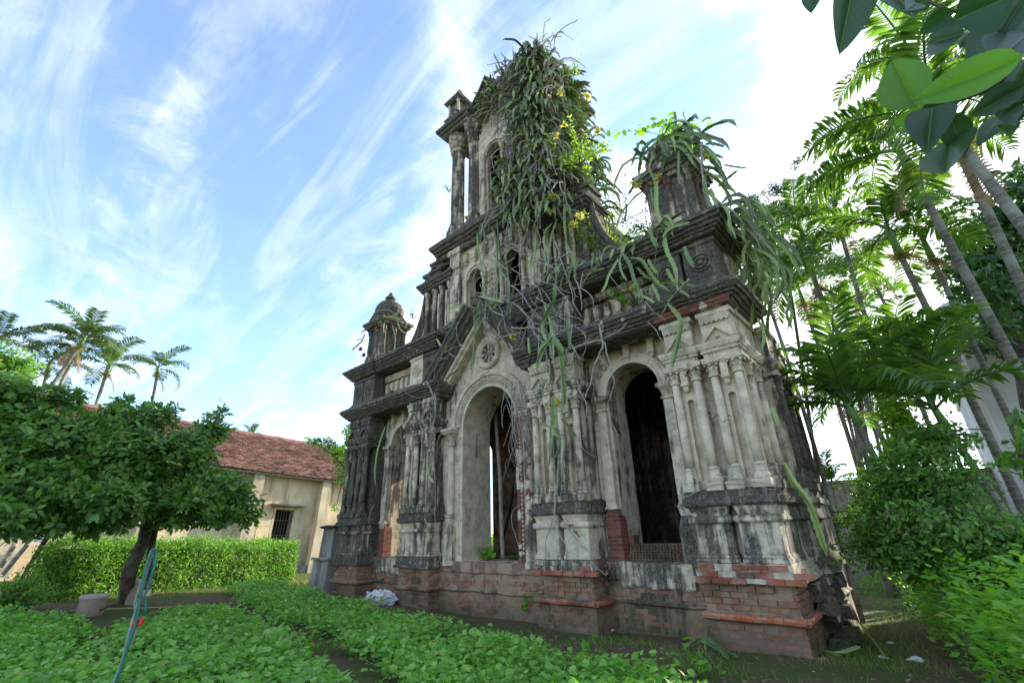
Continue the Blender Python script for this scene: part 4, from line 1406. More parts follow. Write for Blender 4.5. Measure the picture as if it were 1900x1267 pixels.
# belfry ---------------------------------------------------------------------
BZ = 10.15
arch_wall(-0.78, 0.78, BZ, 14.6, TY + 0.1, TY + 0.26, 0.03, 0.32, 12.72, BZ + 0.35, 0.25, 0.05)
m_ = MB()
m_.arch(0.03, 12.72, [(0.32, 0.05), (0.315, -0.06), (0.34, -0.08), (0.345, -0.03), (0.41, -0.04), (0.415, -0.08), (0.47, -0.08), (0.48, 0.05)], TY + 0.1, 22)
part(m_, 'archivolt', 0.1, 0.05, wobble=0.006)
for xx in (-0.4, 0.42):
    m_ = MB()
    m_.circ(xx, TY + 0.02, [(BZ + 0.15, 0.09), (BZ + 0.3, 0.09), (BZ + 0.33, 0.06), (12.5, 0.055), (12.55, 0.085), (12.6, 0.06), (12.72, 0.12)], 10)
    part(m_, 'colonnette', 0.25, 0.05, wobble=0.006)
PPROF = [(BZ, 0.14), (BZ + 0.22, 0.14), (BZ + 0.25, 0.07), (BZ + 0.42, 0.06), (BZ + 0.46, 0.02), (BZ + 0.5, 0.05), (BZ + 0.56, 0.0), (13.7, -0.02), (13.74, 0.04), (13.82, 0.02), (13.95, 0.03), (14.0, 0.08), (14.12, 0.08), (14.2, 0.14), (14.32, 0.14), (14.5, 0.18), (14.6, 0.18)]
for (bx, by) in ((-0.92, TY), (0.8, TY), (-0.92, 2.9), (0.8, 2.9)):
    m_ = MB()
    m_.circ(bx, by + 0.16, [(z, (0.25 + o)) for z, o in PPROF], 8, ph=math.pi / 8)
    part(m_, 'belfry_pier', 0.62, 0.03, wobble=0.012)
for (bx, by) in ((-1.72, TY + 0.12), (1.72, TY + 0.12), (-1.72, 2.9), (1.72, 2.9)):
    m_ = MB()

    def md(z, a):
        return 1 + 0.12 * math.cos(4 * a)
    m_.circ(bx, by, [(BZ, 0.38), (BZ + 0.2, 0.38), (BZ + 0.22, 0.33), (BZ + 0.42, 0.31), (BZ + 0.46, 0.26), (BZ + 0.5, 0.28), (BZ + 0.56, 0.24), (12.0, 0.235), (13.75, 0.22)], 16, md)
    bc = part(m_, 'belfry_column', 0.55, 0.14, wobble=0.008)
    m_ = MB()
    m_.circ(bx, by, [(13.75, 0.22), (13.77, 0.27), (13.84, 0.27), (13.86, 0.23), (14.1, 0.25), (14.2, 0.33), (14.24, 0.33), (14.26, 0.28), (14.4, 0.3), (14.48, 0.37)], 14)
    for k in range(12):
        a = k * math.pi / 6
        for zz, rr in ((14.0, 0.27), (14.25, 0.31)):
            m_.circ(bx + rr * math.cos(a), by + rr * math.sin(a), [(zz - 0.06, 0.02), (zz, 0.05), (zz + 0.05, 0.05), (zz + 0.09, 0.02)], 6)
    part(m_, 'capital', 0.35, 0.05, parent=bc, wobble=0.01)
# beams and inner wall so the belfry reads dark inside
m_ = MB()
m_.rect(-1.0, -0.62, 0.95, 3.1, [(BZ, 0), (14.6, 0)], 0.4, 0.5)
m_.rect(0.66, 1.0, 0.95, 3.1, [(BZ, 0), (14.6, 0)], 0.4, 0.5)
m_.rect(-0.61, 0.65, 2.7, 3.1, [(BZ + 0.7, 0), (14.6, 0)], 0.4, 0.5)
m_.rect(-0.61, 0.65, 0.96, 2.69, [(13.6, 0), (14.5, 0)], 0.4, 0.5)
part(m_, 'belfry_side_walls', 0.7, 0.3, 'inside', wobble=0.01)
m_ = MB()
m_.tube([Vector((-0.4, 1.35, 11.2)), Vector((0.1, 1.9, 12.3)), Vector((0.4, 2.3, 13.3))], 0.12, 8)
part(m_, 'fallen_beam', 0.2, 0.2, 'inside')
for (x0_, x1_) in ((-2.1, -0.95), (0.85, 2.1)):
    m_ = MB()
    m_.rect(x0_, x1_, TY - 0.2, 3.2, [(14.5, 0.02), (14.55, 0.08), (14.66, 0.1), (14.67, 0.15), (14.76, 0.18), (14.78, 0.24), (14.9, 0.26), (14.95, 0.2), (15.05, 0.08)], 0.2, 1)
    part(m_, 'belfry_cornice', 0.75, 0.05, wobble=0.014)
# swept gable over the belfry arch
for s_ in (-1, 1):
    pts = []
    for i in range(11):
        t_ = i / 10
        pts.append(Vector((s_ * (1.0 - 1.0 * t_), 0, 14.75 + 1.0 * (t_ ** 1.6))))
    for off, yy, w_, dd in ((0.0, TY - 0.3, 0.06, 0.8), (-0.12, TY - 0.2, 0.05, 0.6), (-0.22, TY - 0.1, 0.05, 0.3)):
        m_ = MB()
        rows = [[p + Vector((0, yy, off)), p + Vector((0, yy, off + 0.12)), p + Vector((0, yy + 0.4, off + 0.12)), p + Vector((0, yy + 0.4, off))] for p in pts]
        m_.quad_grid(rows, True)
        part(m_, 'gablet_moulding', dd, 0.02, wobble=0.012)
m_ = MB()
m_.rect(-0.75, 0.75, TY + 0.08, 3.1, [(14.6, 0), (14.9, 0.1), (15.2, -0.1), (15.5, -0.4), (15.7, -0.6)], 0.3, 0.3)
part(m_, 'belfry_roof', 0.85, 0.1, wobble=0.03)
# small corner aedicules
for (bx, by) in ((-1.72, TY + 0.1),):
    m_ = MB()
    m_.rect(bx - 0.26, bx + 0.26, by - 0.26, by + 0.26, [(15.0, 0.08), (15.1, 0.1), (15.12, 0.02), (15.25, 0.0), (15.27, 0.1), (15.35, 0.14), (15.4, 0.02), (15.42, -0.03), (16.05, -0.03), (16.07, 0.05), (16.15, 0.13), (16.22, 0.15), (16.25, 0.08)], 0.2, 1)
    ad = part(m_, 'aedicule', 0.72, 0.05, wobble=0.012)
    for (dx, dy) in ((-0.24, -0.24), (0.24, -0.24), (0.24, 0.24)):
        mm_ = MB()
        mm_.circ(bx + dx, by + dy, [(15.42, 0.06), (15.5, 0.05), (15.95, 0.045), (16.05, 0.08)], 8)
        part(mm_, 'colonnette', 0.5, 0, parent=ad, wobble=0.005)
    mm_ = MB()
    mm_.circ(bx, by, [(16.22, 0.56), (16.32, 0.5), (16.62, 0.24), (16.82, 0.12), (16.86, 0.12), (16.92, 0.03)], 4, ph=math.pi / 4)
    part(mm_, 'spire', 0.85, 0, parent=ad, wobble=0.02)

# interior -------------------------------------------------------------------
m_ = MB()
m_.rect(-5.5, 5.5, 1.32, 5.3, [(0.5, 0), (0.9, 0)], 0.4, 1)
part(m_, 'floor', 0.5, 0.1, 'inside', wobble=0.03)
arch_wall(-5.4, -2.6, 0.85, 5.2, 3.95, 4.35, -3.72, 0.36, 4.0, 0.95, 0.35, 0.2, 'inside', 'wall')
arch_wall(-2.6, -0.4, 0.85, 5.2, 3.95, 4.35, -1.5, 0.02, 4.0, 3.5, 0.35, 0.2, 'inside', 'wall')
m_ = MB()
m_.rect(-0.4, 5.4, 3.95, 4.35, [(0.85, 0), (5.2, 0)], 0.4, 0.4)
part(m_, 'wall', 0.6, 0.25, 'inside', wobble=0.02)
arch_wall(1.36, 3.93, -0.4, 5.0, -5.5, -5.1, 2.35, 0.62, 3.2, 0.9, 0.5, 0.3, 'stone', 'wall', axis='y')
m_ = MB()
m_.rect(1.5, 1.9, 1.3, 3.95, [(0.85, 0), (5.2, 0)], 0.4, 0.4)
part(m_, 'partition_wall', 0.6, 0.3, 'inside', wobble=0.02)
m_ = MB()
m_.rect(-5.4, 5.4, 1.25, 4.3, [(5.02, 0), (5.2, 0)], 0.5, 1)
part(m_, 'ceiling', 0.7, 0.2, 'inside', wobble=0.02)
if rest.f:
    o = rest.build('brick_mass', 'brick', church)
    tag(o, kind='stuff')
# roof over the right bay: ragged broken corner foot at the right end
m_ = MB()
for i in range(26):
    a = R.uniform(0, 1)
    c_ = Vector((5.9 + R.uniform(-0.02, 0.2), 0.9 + a * 1.2 + R.uniform(-0.2, 0.2), R.uniform(0.0, 0.85)))
    s1, s2, s3 = R.uniform(0.06, 0.16), R.uniform(0.08, 0.2), R.uniform(0.04, 0.12)
    m_.rect(c_.x - s1, c_.x + s1, c_.y - s2, c_.y + s2, [(c_.z - s3, 0), (c_.z + s3, -0.03)], 0.15, 0.1)
part(m_, 'broken_masonry', 0.75, 0.45, 'base', wobble=0.05)

# poles leaning inside the portal
for (a, b, r_) in (((-0.95, 1.6, 4.7), (-0.45, 1.25, 0.95), 0.05), ((-1.6, 3.2, 3.2), (-2.1, 2.9, 0.95), 0.04), ((-1.05, 3.0, 2.2), (-1.5, 3.3, 0.95), 0.03)):
    m_ = MB()
    m_.tube([c2w(a), c2w((Vector(a) + Vector(b)) / 2 + Vector((0.02, 0.03, 0))), c2w(b)], r_, 7)
    o = m_.build('wooden_pole', 'wood' if r_ > 0.045 else 'darkplastic')
    tag(o, {0.05: 'thick pale pole leaning in the main doorway beside its left jamb', 0.04: 'dark pole leaning on the brown inner wall behind the doorway', 0.03: 'thin short dark pole at the foot of the inner wall'}[r_], 'pole')

# hollow bricks stacked in the right-hand arch
hb = []
m_ = MB()
L_, H_, D_ = 0.105, 0.135, 0.2
m_.box(-L_ / 2, L_ / 2, 0, D_, 0, H_)
hm = bpy.data.meshes.new('hollow_brick')
hm.from_pydata([tuple(wob(p, 0.006, 5)) for p in m_.v], [], m_.f)
hm.materials.append(M['mossbrick'])
m_ = MB()
for z_ in (0.045, 0.095):
    m_.circ(0, 0, [(0, 0.016), (0.004, 0.016)], 8)
    for p in m_.v[-16:]:
        pass
    vs = m_.v[-16:]
    m_.v[-16:] = [Vector((p.x, -0.006 + p.z, z_ + p.y)) for p in vs]
hh = bpy.data.meshes.new('dark_disc')  # flat dark discs on the face, painted as the shade inside openings
hh.from_pydata([tuple(p) for p in m_.v], [], m_.f)
hh.materials.append(M['dark'])
k = 0
for row in range(2):
    for i in range(10):
        if row == 1 and i in (8,):
            pass
        x = 3.22 + 0.112 * i + R.uniform(-0.006, 0.006) + (0.02 if row else 0)
        p = c2w((x, 0.66 + R.uniform(-0.02, 0.02), 1.005 + row * 0.14))
        o = obj('hollow_brick', hm, None, None, p)
        o.rotation_mode = 'QUATERNION'
        o.rotation_quaternion = AM.to_quaternion()
        tag(o, '%s-row hollow brick on the sill of the dark right arch, %s from the left' % ('upper' if row else 'lower', ('first', 'second', 'third', 'fourth', 'fifth', 'sixth', 'seventh', 'eighth', 'ninth', 'tenth')[i]), 'brick', 'hollow bricks stacked in the right arch')
        obj('dark_disc', hh, o)
o = obj('hollow_brick', hm, None, None, c2w((3.22, 0.7, 1.285)))
tag(o, 'single moss-covered brick on top of the left end of the hollow brick stack', 'brick')
# ------------------------------------------------------------------ climbing cactus
def cactus_stem(m_, pts, width, tip=True):
    """three thin scalloped ribs round a path"""
    n = len(pts)
    up = None
    ph = R.uniform(0, 6.28)
    ribs = [[], [], []]
    ctr = []
    for i, p in enumerate(pts):
        d_ = (pts[min(i + 1, n - 1)] - pts[max(i - 1, 0)])
        if d_.length < 1e-6:
            d_ = Vector((0, 0, -1))
        d_.normalize()
        a = d_.cross(Vector((0.2, 0.3, 1)) if up is None else up)
        if a.length < 1e-3:
            a = d_.cross(Vector((1, 0, 0)))
        a.normalize()
        b = d_.cross(a)
        up = b.cross(d_) * 0 + d_.cross(a) * 0 + (up if up is not None else Vector((0.2, 0.3, 1)))
        t_ = i / (n - 1)
        w_ = width * (1.0 + 0.16 * (1 if i % 2 else -1)) * (0.45 + 0.55 * min(1, 6 * t_)) * (1.0 if t_ < 0.85 else max(0.12, (1 - t_) / 0.15))
        ctr.append(p)
        for k in range(3):
            an = ph + k * 2.094
            ribs[k].append(p + (a * math.cos(an) + b * math.sin(an)) * w_ * 0.56)
    b0 = len(m_.v)
    # closed 6-point section: rib tip, then the valley beside it
    rows = []
    for i in range(n):
        c_ = ctr[i]
        r = []
        for k in range(3):
            r.append(ribs[k][i])
            r.append(c_ + ((ribs[k][i] + ribs[(k + 1) % 3][i]) / 2 - c_) * 0.42)
        rows.append(r)
    m_.quad_grid(rows, True)
    v_ = R.random()
    m_.a += [v_] * (len(m_.v) - b0)


def spline(pts, step=0.06):
    pts = [Vector(p) for p in pts]
    if len(pts) < 3:
        pts = [pts[0], (pts[0] + pts[-1]) / 2 + Vector((0, -0.02, 0.02)), pts[-1]]
    out = []
    n = len(pts)
    for i in range(n - 1):
        p0, p1, p2, p3 = pts[max(i - 1, 0)], pts[i], pts[i + 1], pts[min(i + 2, n - 1)]
        L_ = (p2 - p1).length
        k = max(2, int(L_ / step))
        for j in range(k):
            t_ = j / k
            out.append(0.5 * ((2 * p1) + (p2 - p0) * t_ + (2 * p0 - 5 * p1 + 4 * p2 - p3) * t_ * t_ + (3 * p1 - p0 - 3 * p2 + p3) * t_ ** 3))
    out.append(pts[-1])
    return out


def droop(p, d_, L_, g=1.6, seg=9, wig=0.25):
    pts = [p.copy()]
    d_ = d_.normalized()
    for i in range(seg):
        p = p + d_ * (L_ / seg)
        pts.append(p.copy())
        d_ = (d_ + Vector((R.uniform(-wig, wig), R.uniform(-wig, wig), -g / seg + R.uniform(-wig, wig) * 0.4))).normalized()
    return pts


def flower(root, p, s=0.11, mat='flower', name='flower'):
    n = 16
    pos_ = np.tile(np.array(p), (n, 1))
    d_ = rnd_dirs(n) * 0.7 + np.array([0, -0.5, -0.5])
    o = scatter(name, 'leaf', pos_, d_, rnd_dirs(n), np.full(n, s), mat, root)
    return o


def wpt(px, py, y):
    return c2w(YC(px, py, y))


def zp(ox, oy, sc_):
    return lambda L: [(ox + x / sc_, oy + y / sc_) for x, y in L]


def stems_thing(label, loc, greens, greys, group=None, width=0.055, flowers=(), fruit=()):
    root = empty('climbing_cactus', loc, label, 'cactus', group)
    inv = Vector(loc)
    for L_, y, w_ in greens:
        m_ = MB()
        yy = y if isinstance(y, (list, tuple)) else [y] * len(L_)
        pts = spline([wpt(px, py, y_) - inv for (px, py), y_ in zip(L_, yy)], 0.05)
        cactus_stem(m_, pts, w_)
        m_.build('stem', 'cactus', root)
    for L_, y, w_ in greys:
        m_ = MB()
        yy = y if isinstance(y, (list, tuple)) else [y] * len(L_)
        pts = [wob(p, 0.02, 5) for p in spline([wpt(px, py, y_) - inv for (px, py), y_ in zip(L_, yy)], 0.06)]
        m_.tube(pts, lambda t_, w_=w_: w_ * 0.8 * (1 - 0.6 * t_), 6)
        m_.build('bare_stem', 'root', root, smooth=True)
    for px, py, y in flowers:
        flower(root, wpt(px, py, y) - inv)
    for px, py, y in fruit:
        m_ = MB()
        c_ = wpt(px, py, y) - inv
        m_.circ(c_.x, c_.y, [(c_.z - 0.07, 0.01), (c_.z - 0.05, 0.045), (c_.z, 0.06), (c_.z + 0.05, 0.045), (c_.z + 0.08, 0.01)], 8)
        for k in range(7):
            a = k * 0.9
            m_.poly([c_ + Vector((0.05 * math.cos(a), 0.05 * math.sin(a), -0.02)), c_ + Vector((0.05 * math.cos(a + .5), 0.05 * math.sin(a + .5), 0)), c_ + Vector((0.11 * math.cos(a + .2), 0.11 * math.sin(a + .2), -0.05))])
        m_.build('fruit', 'redfruit', root)
    return root


A6 = zp(1040, 400, 4.4)
A1 = zp(600, 500, 4.2225)
A3 = zp(950, 600, 4.2229)
A4 = zp(950, 880, 3.96)
AB = zp(1100, 160, 3.1675)
A8 = zp(760, 360, 4.2225)

ya = -0.36
stems_thing('climbing cactus with long strap stems drooping over the blackened attic cornice right of the gable', tuple(wpt(1150, 480, -0.3)),
            [(A6([(470, 355), (400, 480), (370, 570), (325, 625)]), ya, 0.055), (A6([(480, 350), (500, 450), (545, 530)]), ya, 0.055),
             (A6([(500, 300), (560, 380), (600, 510), (660, 650)]), ya - 0.05, 0.07), (A6([(570, 345), (660, 365), (745, 490), (800, 560), (890, 615)]), ya, 0.07),
             (A6([(660, 650), (715, 675), (770, 710)]), ya, 0.045), (A6([(1050, 55), (900, 100), (850, 170), (870, 290), (930, 420), (955, 560)]), ya - 0.06, 0.07),
             (A6([(870, 430), (900, 490), (950, 570)]), ya, 0.06), (A6([(810, 545), (900, 540), (970, 580)]), ya, 0.06), (A6([(950, 620), (900, 650), (865, 700)]), ya, 0.06),
             (A6([(880, 720), (970, 830), (978, 930), (940, 1100), (905, 1255)]), [ya, ya, ya, ya + 0.1, ya + 0.1], 0.075),
             (A6([(180, 490), (260, 450), (360, 430)]), ya, 0.05), (A6([(1010, 250), (1040, 330), (1090, 420)]), ya, 0.07),
             (AB([(410, 915), (440, 990), (470, 1010)]), ya, 0.08), (AB([(325, 1015), (350, 1060), (385, 1100)]), ya, 0.06), (AB([(495, 1110), (530, 1150), (600, 1168)]), ya, 0.06),
             (AB([(490, 1100), (500, 1180), (545, 1215), (570, 1235)]), ya, 0.05), (AB([(350, 1160), (370, 1200), (395, 1265)]), ya, 0.06), (AB([(260, 1060), (310, 1110), (350, 1130)]), ya, 0.06)],
            [(A6([(0, 1115), (150, 1060), (300, 1015), (360, 1040), (380, 1120), (420, 1262)]), ya, 0.035), (A6([(115, 1070), (105, 1150), (95, 1262)]), ya, 0.028),
             (A6([(440, 960), (380, 990), (300, 1015)]), ya, 0.025), (A6([(190, 385), (120, 440), (120, 520), (160, 600), (170, 770)]), ya, 0.03),
             (A6([(315, 385), (240, 470), (165, 580), (150, 650)]), ya, 0.022), (A6([(180, 470), (170, 580), (250, 660), (275, 740)]), ya, 0.022),
             (A6([(1056, 510), (950, 620), (870, 730), (810, 830)]), ya, 0.02), (A6([(690, 690), (760, 780), (860, 850)]), ya, 0.012), (A6([(540, 880), (480, 940), (420, 970)]), ya, 0.02),
             (A6([(395, 480), (460, 560), (500, 580), (540, 520)]), ya, 0.01), (A6([(870, 900), (940, 1000), (990, 1120)]), ya + 0.1, 0.014), (A6([(740, 1130), (720, 1190), (680, 1220)]), ya, 0.014),
             (A6([(720, 870), (780, 940), (830, 1020), (870, 1090)]), ya, 0.012), (A6([(790, 150), (770, 380), (755, 470)]), ya, 0.008)],
            flowers=[(1175, 531, ya - 0.05)])
stems_thing('small cactus clump with grey roots clinging to the left slope of the gable', tuple(wpt(822, 650, -0.2)),
            [(A1([(945, 640), (915, 590), (885, 535)]), -0.2, 0.06), (A1([(950, 645), (985, 570), (1035, 490)]), -0.2, 0.05), (A1([(960, 440), (1000, 400), (1060, 360)]), -0.2, 0.05),
             (A1([(1060, 590), (1100, 600), (1135, 640)]), -0.2, 0.04), (A1([(850, 700), (880, 725), (950, 690)]), -0.2, 0.04), (A1([(1040, 720), (1058, 775), (1000, 820), (950, 860)]), -0.2, 0.04),
             (A1([(960, 335), (1030, 290), (1100, 280)]), -0.25, 0.06), (A1([(980, 260), (1070, 275), (1140, 265)]), -0.25, 0.05)],
            [(A1([(810, 870), (850, 960), (880, 1080), (870, 1170), (860, 1262)]), -0.32, 0.03), (A1([(870, 960), (885, 1040), (870, 1110)]), -0.34, 0.02), (A1([(885, 690), (935, 695), (985, 692)]), -0.2, 0.022),
             (A1([(950, 650), (1000, 620), (1060, 600)]), -0.2, 0.018), (A1([(985, 655), (1040, 690), (1045, 740)]), -0.2, 0.022), (A1([(1060, 410), (1040, 480), (1060, 560), (1075, 590)]), -0.25, 0.02),
             (A1([(640, 960), (720, 1000), (800, 990), (850, 950)]), -0.32, 0.008), (A1([(870, 880), (870, 800), (920, 700)]), -0.22, 0.012)])
stems_thing('cactus with red fruit wrapped round the small left corner pinnacle', tuple(wpt(720, 600, 0.1)),
            [(A1([(590, 340), (560, 375), (450, 380), (330, 470), (275, 497)]), 0.1, 0.05), (A1([(325, 500), (300, 560), (220, 632)]), 0.0, 0.05), (A1([(570, 350), (600, 460), (650, 500)]), 0.1, 0.05),
             (A1([(485, 390), (475, 430), (475, 495)]), 0.05, 0.04), (A1([(540, 430), (555, 490), (560, 545)]), 0.05, 0.04), (A1([(300, 540), (280, 545), (255, 555)]), 0.0, 0.04), (A1([(360, 560), (345, 640), (350, 690)]), 0.1, 0.035)],
            [(A1([(395, 340), (450, 320), (510, 315), (560, 350)]), 0.1, 0.025), (A1([(310, 500), (310, 580), (318, 660)]), 0.0, 0.012)],
            fruit=[(669, 647, 0.0), (675, 658, 0.0)])
stems_thing('cactus arching off the dome of the right corner pinnacle beside the leafy sapling', tuple(wpt(1260, 300, 0.0)),
            [(AB([(470, 330), (370, 315), (300, 370), (272, 480), (270, 530)]), 0.1, 0.075), (AB([(330, 505), (260, 560), (205, 640)]), 0.0, 0.06), (AB([(590, 310), (520, 280), (420, 300), (300, 400), (290, 450)]), 0.05, 0.07),
             (AB([(385, 305), (420, 380), (400, 500)]), 0.0, 0.07), (AB([(370, 540), (372, 680), (385, 790)]), 0.0, 0.085), (AB([(540, 730), (420, 800), (320, 860), (320, 930)]), -0.1, 0.07),
             (AB([(690, 420), (760, 500), (800, 600), (832, 605)]), 0.3, 0.07), (AB([(600, 400), (520, 400), (498, 490)]), 0.0, 0.05), (AB([(650, 540), (685, 690), (745, 725)]), 0.1, 0.07), (AB([(735, 590), (790, 540), (850, 492)]), 0.3, 0.05),
             (AB([(480, 150), (485, 210), (478, 275)]), 0.3, 0.06), (AB([(545, 195), (545, 240), (540, 280)]), 0.3, 0.05), (AB([(660, 340), (710, 338), (775, 355)]), 0.3, 0.05), (AB([(600, 330), (640, 390), (700, 430)]), 0.3, 0.07),
             (AB([(430, 350), (500, 350), (560, 400), (600, 470)]), 0.0, 0.06), (AB([(505, 380), (505, 500), (510, 575)]), -0.05, 0.05), (AB([(690, 470), (650, 560), (700, 640), (780, 720)]), 0.3, 0.06),
             (AB([(700, 520), (760, 540), (850, 640)]), 0.3, 0.05), (AB([(355, 400), (335, 480), (360, 560)]), 0.1, 0.06), (AB([(340, 600), (350, 680), (345, 740)]), 0.2, 0.05), (AB([(520, 270), (560, 240), (520, 200)]), 0.4, 0.06),
             (AB([(690, 600), (720, 680), (745, 740)]), 0.2, 0.07), (AB([(640, 350), (700, 390), (770, 420)]), 0.4, 0.05), (AB([(770, 460), (830, 470), (905, 480)]), 0.4, 0.035)],
            [(AB([(640, 330), (645, 500), (660, 650), (680, 715)]), 0.1, 0.03), (AB([(530, 150), (560, 240), (600, 330)]), 0.4, 0.015)],
            flowers=[(1175, 338, 0.0), (1185, 345, 0.0), (1222, 328, 0.0), (1310, 292, 0.2)])
root = empty('climbing_cactus', wpt(1290, 390, 0.4), 'mop of drooping cactus stems over the right corner pinnacle and the cornice end beneath it', 'cactus')
inv2 = wpt(1290, 390, 0.4)
for i in range(95):
    a = R.uniform(0, 6.28)
    if i < 55:
        p_ = Vector((5.2 + 0.45 * math.cos(a), 0.72 + 0.45 * math.sin(a), R.uniform(8.3, 9.2)))
        if math.cos(a) < 0.1 and math.sin(a) < -0.1 and R.random() < 0.6:
            continue
        d_ = Vector((math.cos(a) + 0.5, math.sin(a), R.uniform(0.1, 1.1)))
        L_, g = R.uniform(0.5, 1.5), R.uniform(2.2, 4.0)
    else:
        p_ = Vector((R.uniform(5.6, 6.15), R.uniform(-0.1, 1.6), 6.7))
        d_ = Vector((1, R.uniform(-0.6, 0.3), R.uniform(0.0, 0.8)))
        L_, g = R.uniform(0.5, 1.6), R.uniform(3, 5)
    m_ = MB()
    cactus_stem(m_, [c2w(q) - inv2 for q in droop(p_, d_, L_, g)], R.uniform(0.05, 0.08))
    m_.build('stem', 'cactus' if R.random() < 0.8 else 'cactusd', root)
for i in range(26):
    p_ = Vector((R.uniform(2.6, 5.4), R.uniform(-0.2, 0.1), 6.68))
    m_ = MB()
    cactus_stem(m_, [c2w(q) - inv2 for q in droop(p_, Vector((R.uniform(-.8, .8), -0.5, R.uniform(0.1, 0.7))), R.uniform(0.3, 0.9), R.uniform(3, 5))], R.uniform(0.04, 0.07))
    m_.build('stem', 'cactus', root)
# right flank: stems hanging over the side wall
gr = []
for i in range(42):
    px, py = R.uniform(1360, 1425), R.uniform(390, 540)
    L_ = R.uniform(30, 120)
    y_ = R.uniform(0.6, 1.7)
    s_ = R.uniform(-0.1, 0.6)
    gr.append(([(px, py), (px + L_ * s_ * 0.7 + R.uniform(0, 14), py + L_ * 0.25), (px + L_ * s_ + R.uniform(-12, 12), py + L_ * 0.65), (px + L_ * s_ * R.uniform(0.6, 1.1), py + L_)], [y_, y_ - 0.1, y_ - 0.1, y_], R.uniform(0.04, 0.07)))
gr += [([(1455, 858), (1470, 890), (1500, 930), (1520, 985), (1535, 1030)], [0.6, 0.6, 0.65, 0.7, 0.7], 0.09), ([(1430, 755), (1438, 775), (1441, 790)], 0.4, 0.08), ([(1405, 590), (1418, 620), (1412, 650)], 0.3, 0.05)]
stems_thing('dark curtain of cactus stems hanging down the shaded right flank of the ruin', tuple(wpt(1430, 500, 1.0)), gr, [([(1330, 880), (1380, 890), (1440, 900)], -0.15, 0.012), ([(1265, 925), (1340, 897), (1440, 908)], -0.12, 0.010)])
# centre: roots and stems over the right slope of the gable
greens = [(A3([(320, 100), (375, 230), (395, 400), (405, 600), (385, 720)]), [-0.45] * 5, 0.10), (A3([(310, 110), (240, 220), (200, 350), (195, 395)]), -0.45, 0.055), (A3([(385, 740), (440, 800), (508, 892)]), -0.4, 0.05),
          (A3([(300, 830), (300, 960), (288, 1125)]), -0.4, 0.045), (A3([(380, 880), (372, 980), (330, 1062)]), -0.4, 0.055), (A3([(240, 0), (250, 80), (275, 130)]), -0.45, 0.06), (A3([(130, 110), (135, 180), (140, 240)]), -0.4, 0.06),
          (A3([(210, 765), (250, 790), (300, 805)]), -0.4, 0.045), (A3([(330, 560), (330, 700), (325, 830), (370, 880)]), -0.42, 0.13), (A3([(240, 560), (245, 480), (280, 430)]), -0.4, 0.05),
          (A8([(545, 800), (650, 830), (740, 850)]), -0.5, 0.08), (A8([(550, 830), (530, 900), (480, 960)]), -0.45, 0.05), (A8([(600, 830), (640, 910), (745, 960)]), -0.45, 0.06), (A8([(560, 790), (600, 700), (640, 690)]), -0.4, 0.06),
          (A8([(1045, 1100), (1045, 990), (1130, 810), (1140, 680)]), -0.45, 0.09), (A8([(1110, 1120), (1030, 1200), (1010, 1267)]), -0.45, 0.07), (A8([(1130, 1120), (1190, 1220), (1190, 1267)]), -0.45, 0.10),
          (A8([(780, 40), (740, 240), (760, 130)]), 0.3, 0.07), (A8([(760, 60), (640, 140), (590, 180)]), 0.25, 0.09), (A8([(780, 70), (850, 150), (870, 230)]), 0.25, 0.07), (A8([(960, 30), (965, 160), (950, 310)]), 0.2, 0.08),
          (A8([(530, 300), (540, 450), (590, 690)]), 0.2, 0.05), (A8([(950, 570), (965, 480), (985, 420)]), 0.2, 0.06), (A8([(1220, 80), (1215, 200), (1222, 320)]), 0.1, 0.07)]
greys = [(A3([(680, 0), (710, 160), (670, 280), (640, 330), (620, 450), (570, 580)]), -0.4, 0.03), (A3([(680, 270), (740, 330), (800, 460), (740, 640)]), -0.25, 0.018), (A3([(740, 640), (760, 720), (838, 888)]), -0.2, 0.016),
         (A3([(160, 0), (180, 80), (240, 150), (270, 260), (250, 380)]), -0.42, 0.03), (A3([(0, 35), (180, 40), (300, 100), (420, 40), (545, 5)]), -0.45, 0.025), (A3([(470, 10), (460, 150), (510, 230), (540, 290)]), -0.4, 0.02), (A3([(460, 150), (420, 240), (405, 280)]), -0.4, 0.018),
         (A3([(300, 150), (310, 240), (345, 300)]), -0.42, 0.026), (A3([(290, 280), (300, 380), (295, 470), (290, 600)]), -0.42, 0.025), (A3([(300, 455), (345, 470), (365, 500)]), -0.4, 0.022), (A3([(500, 430), (530, 530), (570, 600), (590, 680), (550, 840)]), -0.3, 0.022),
         (A3([(210, 30), (210, 200), (190, 350), (200, 560)]), -0.44, 0.014), (A3([(355, 830), (370, 1000), (360, 1150), (355, 1262)]), -0.25, 0.045), (A4([(345, 20), (315, 230), (335, 400), (400, 520), (400, 620)]), -0.15, 0.035),
         (A4([(370, 340), (480, 480), (560, 560), (600, 660), (700, 740)]), -0.1, 0.016), (A4([(300, 330), (250, 480), (240, 620), (170, 700)]), -0.12, 0.014), (A3([(510, 900), (560, 980), (655, 1048)]), -0.25, 0.012),
         (A3([(380, 870), (410, 900), (400, 1100), (420, 1262)]), -0.25, 0.02)]
for i in range(46):       # tangle of bare stems between gable ridge and tower
    px, py = R.uniform(880, 1060), R.uniform(430, 620)
    L_ = []
    a = R.uniform(0, 6.28)
    for j in range(5):
        L_.append((px, py))
        a += R.uniform(-0.9, 0.9)
        px += R.uniform(18, 42) * math.cos(a)
        py += abs(R.uniform(8, 40) * math.sin(a)) + 6
        px = min(max(px, 880), 1095)
    greys.append((L_, R.uniform(-0.45, -0.2) if py > 540 else R.uniform(0.1, 0.45), R.uniform(0.010, 0.028)))
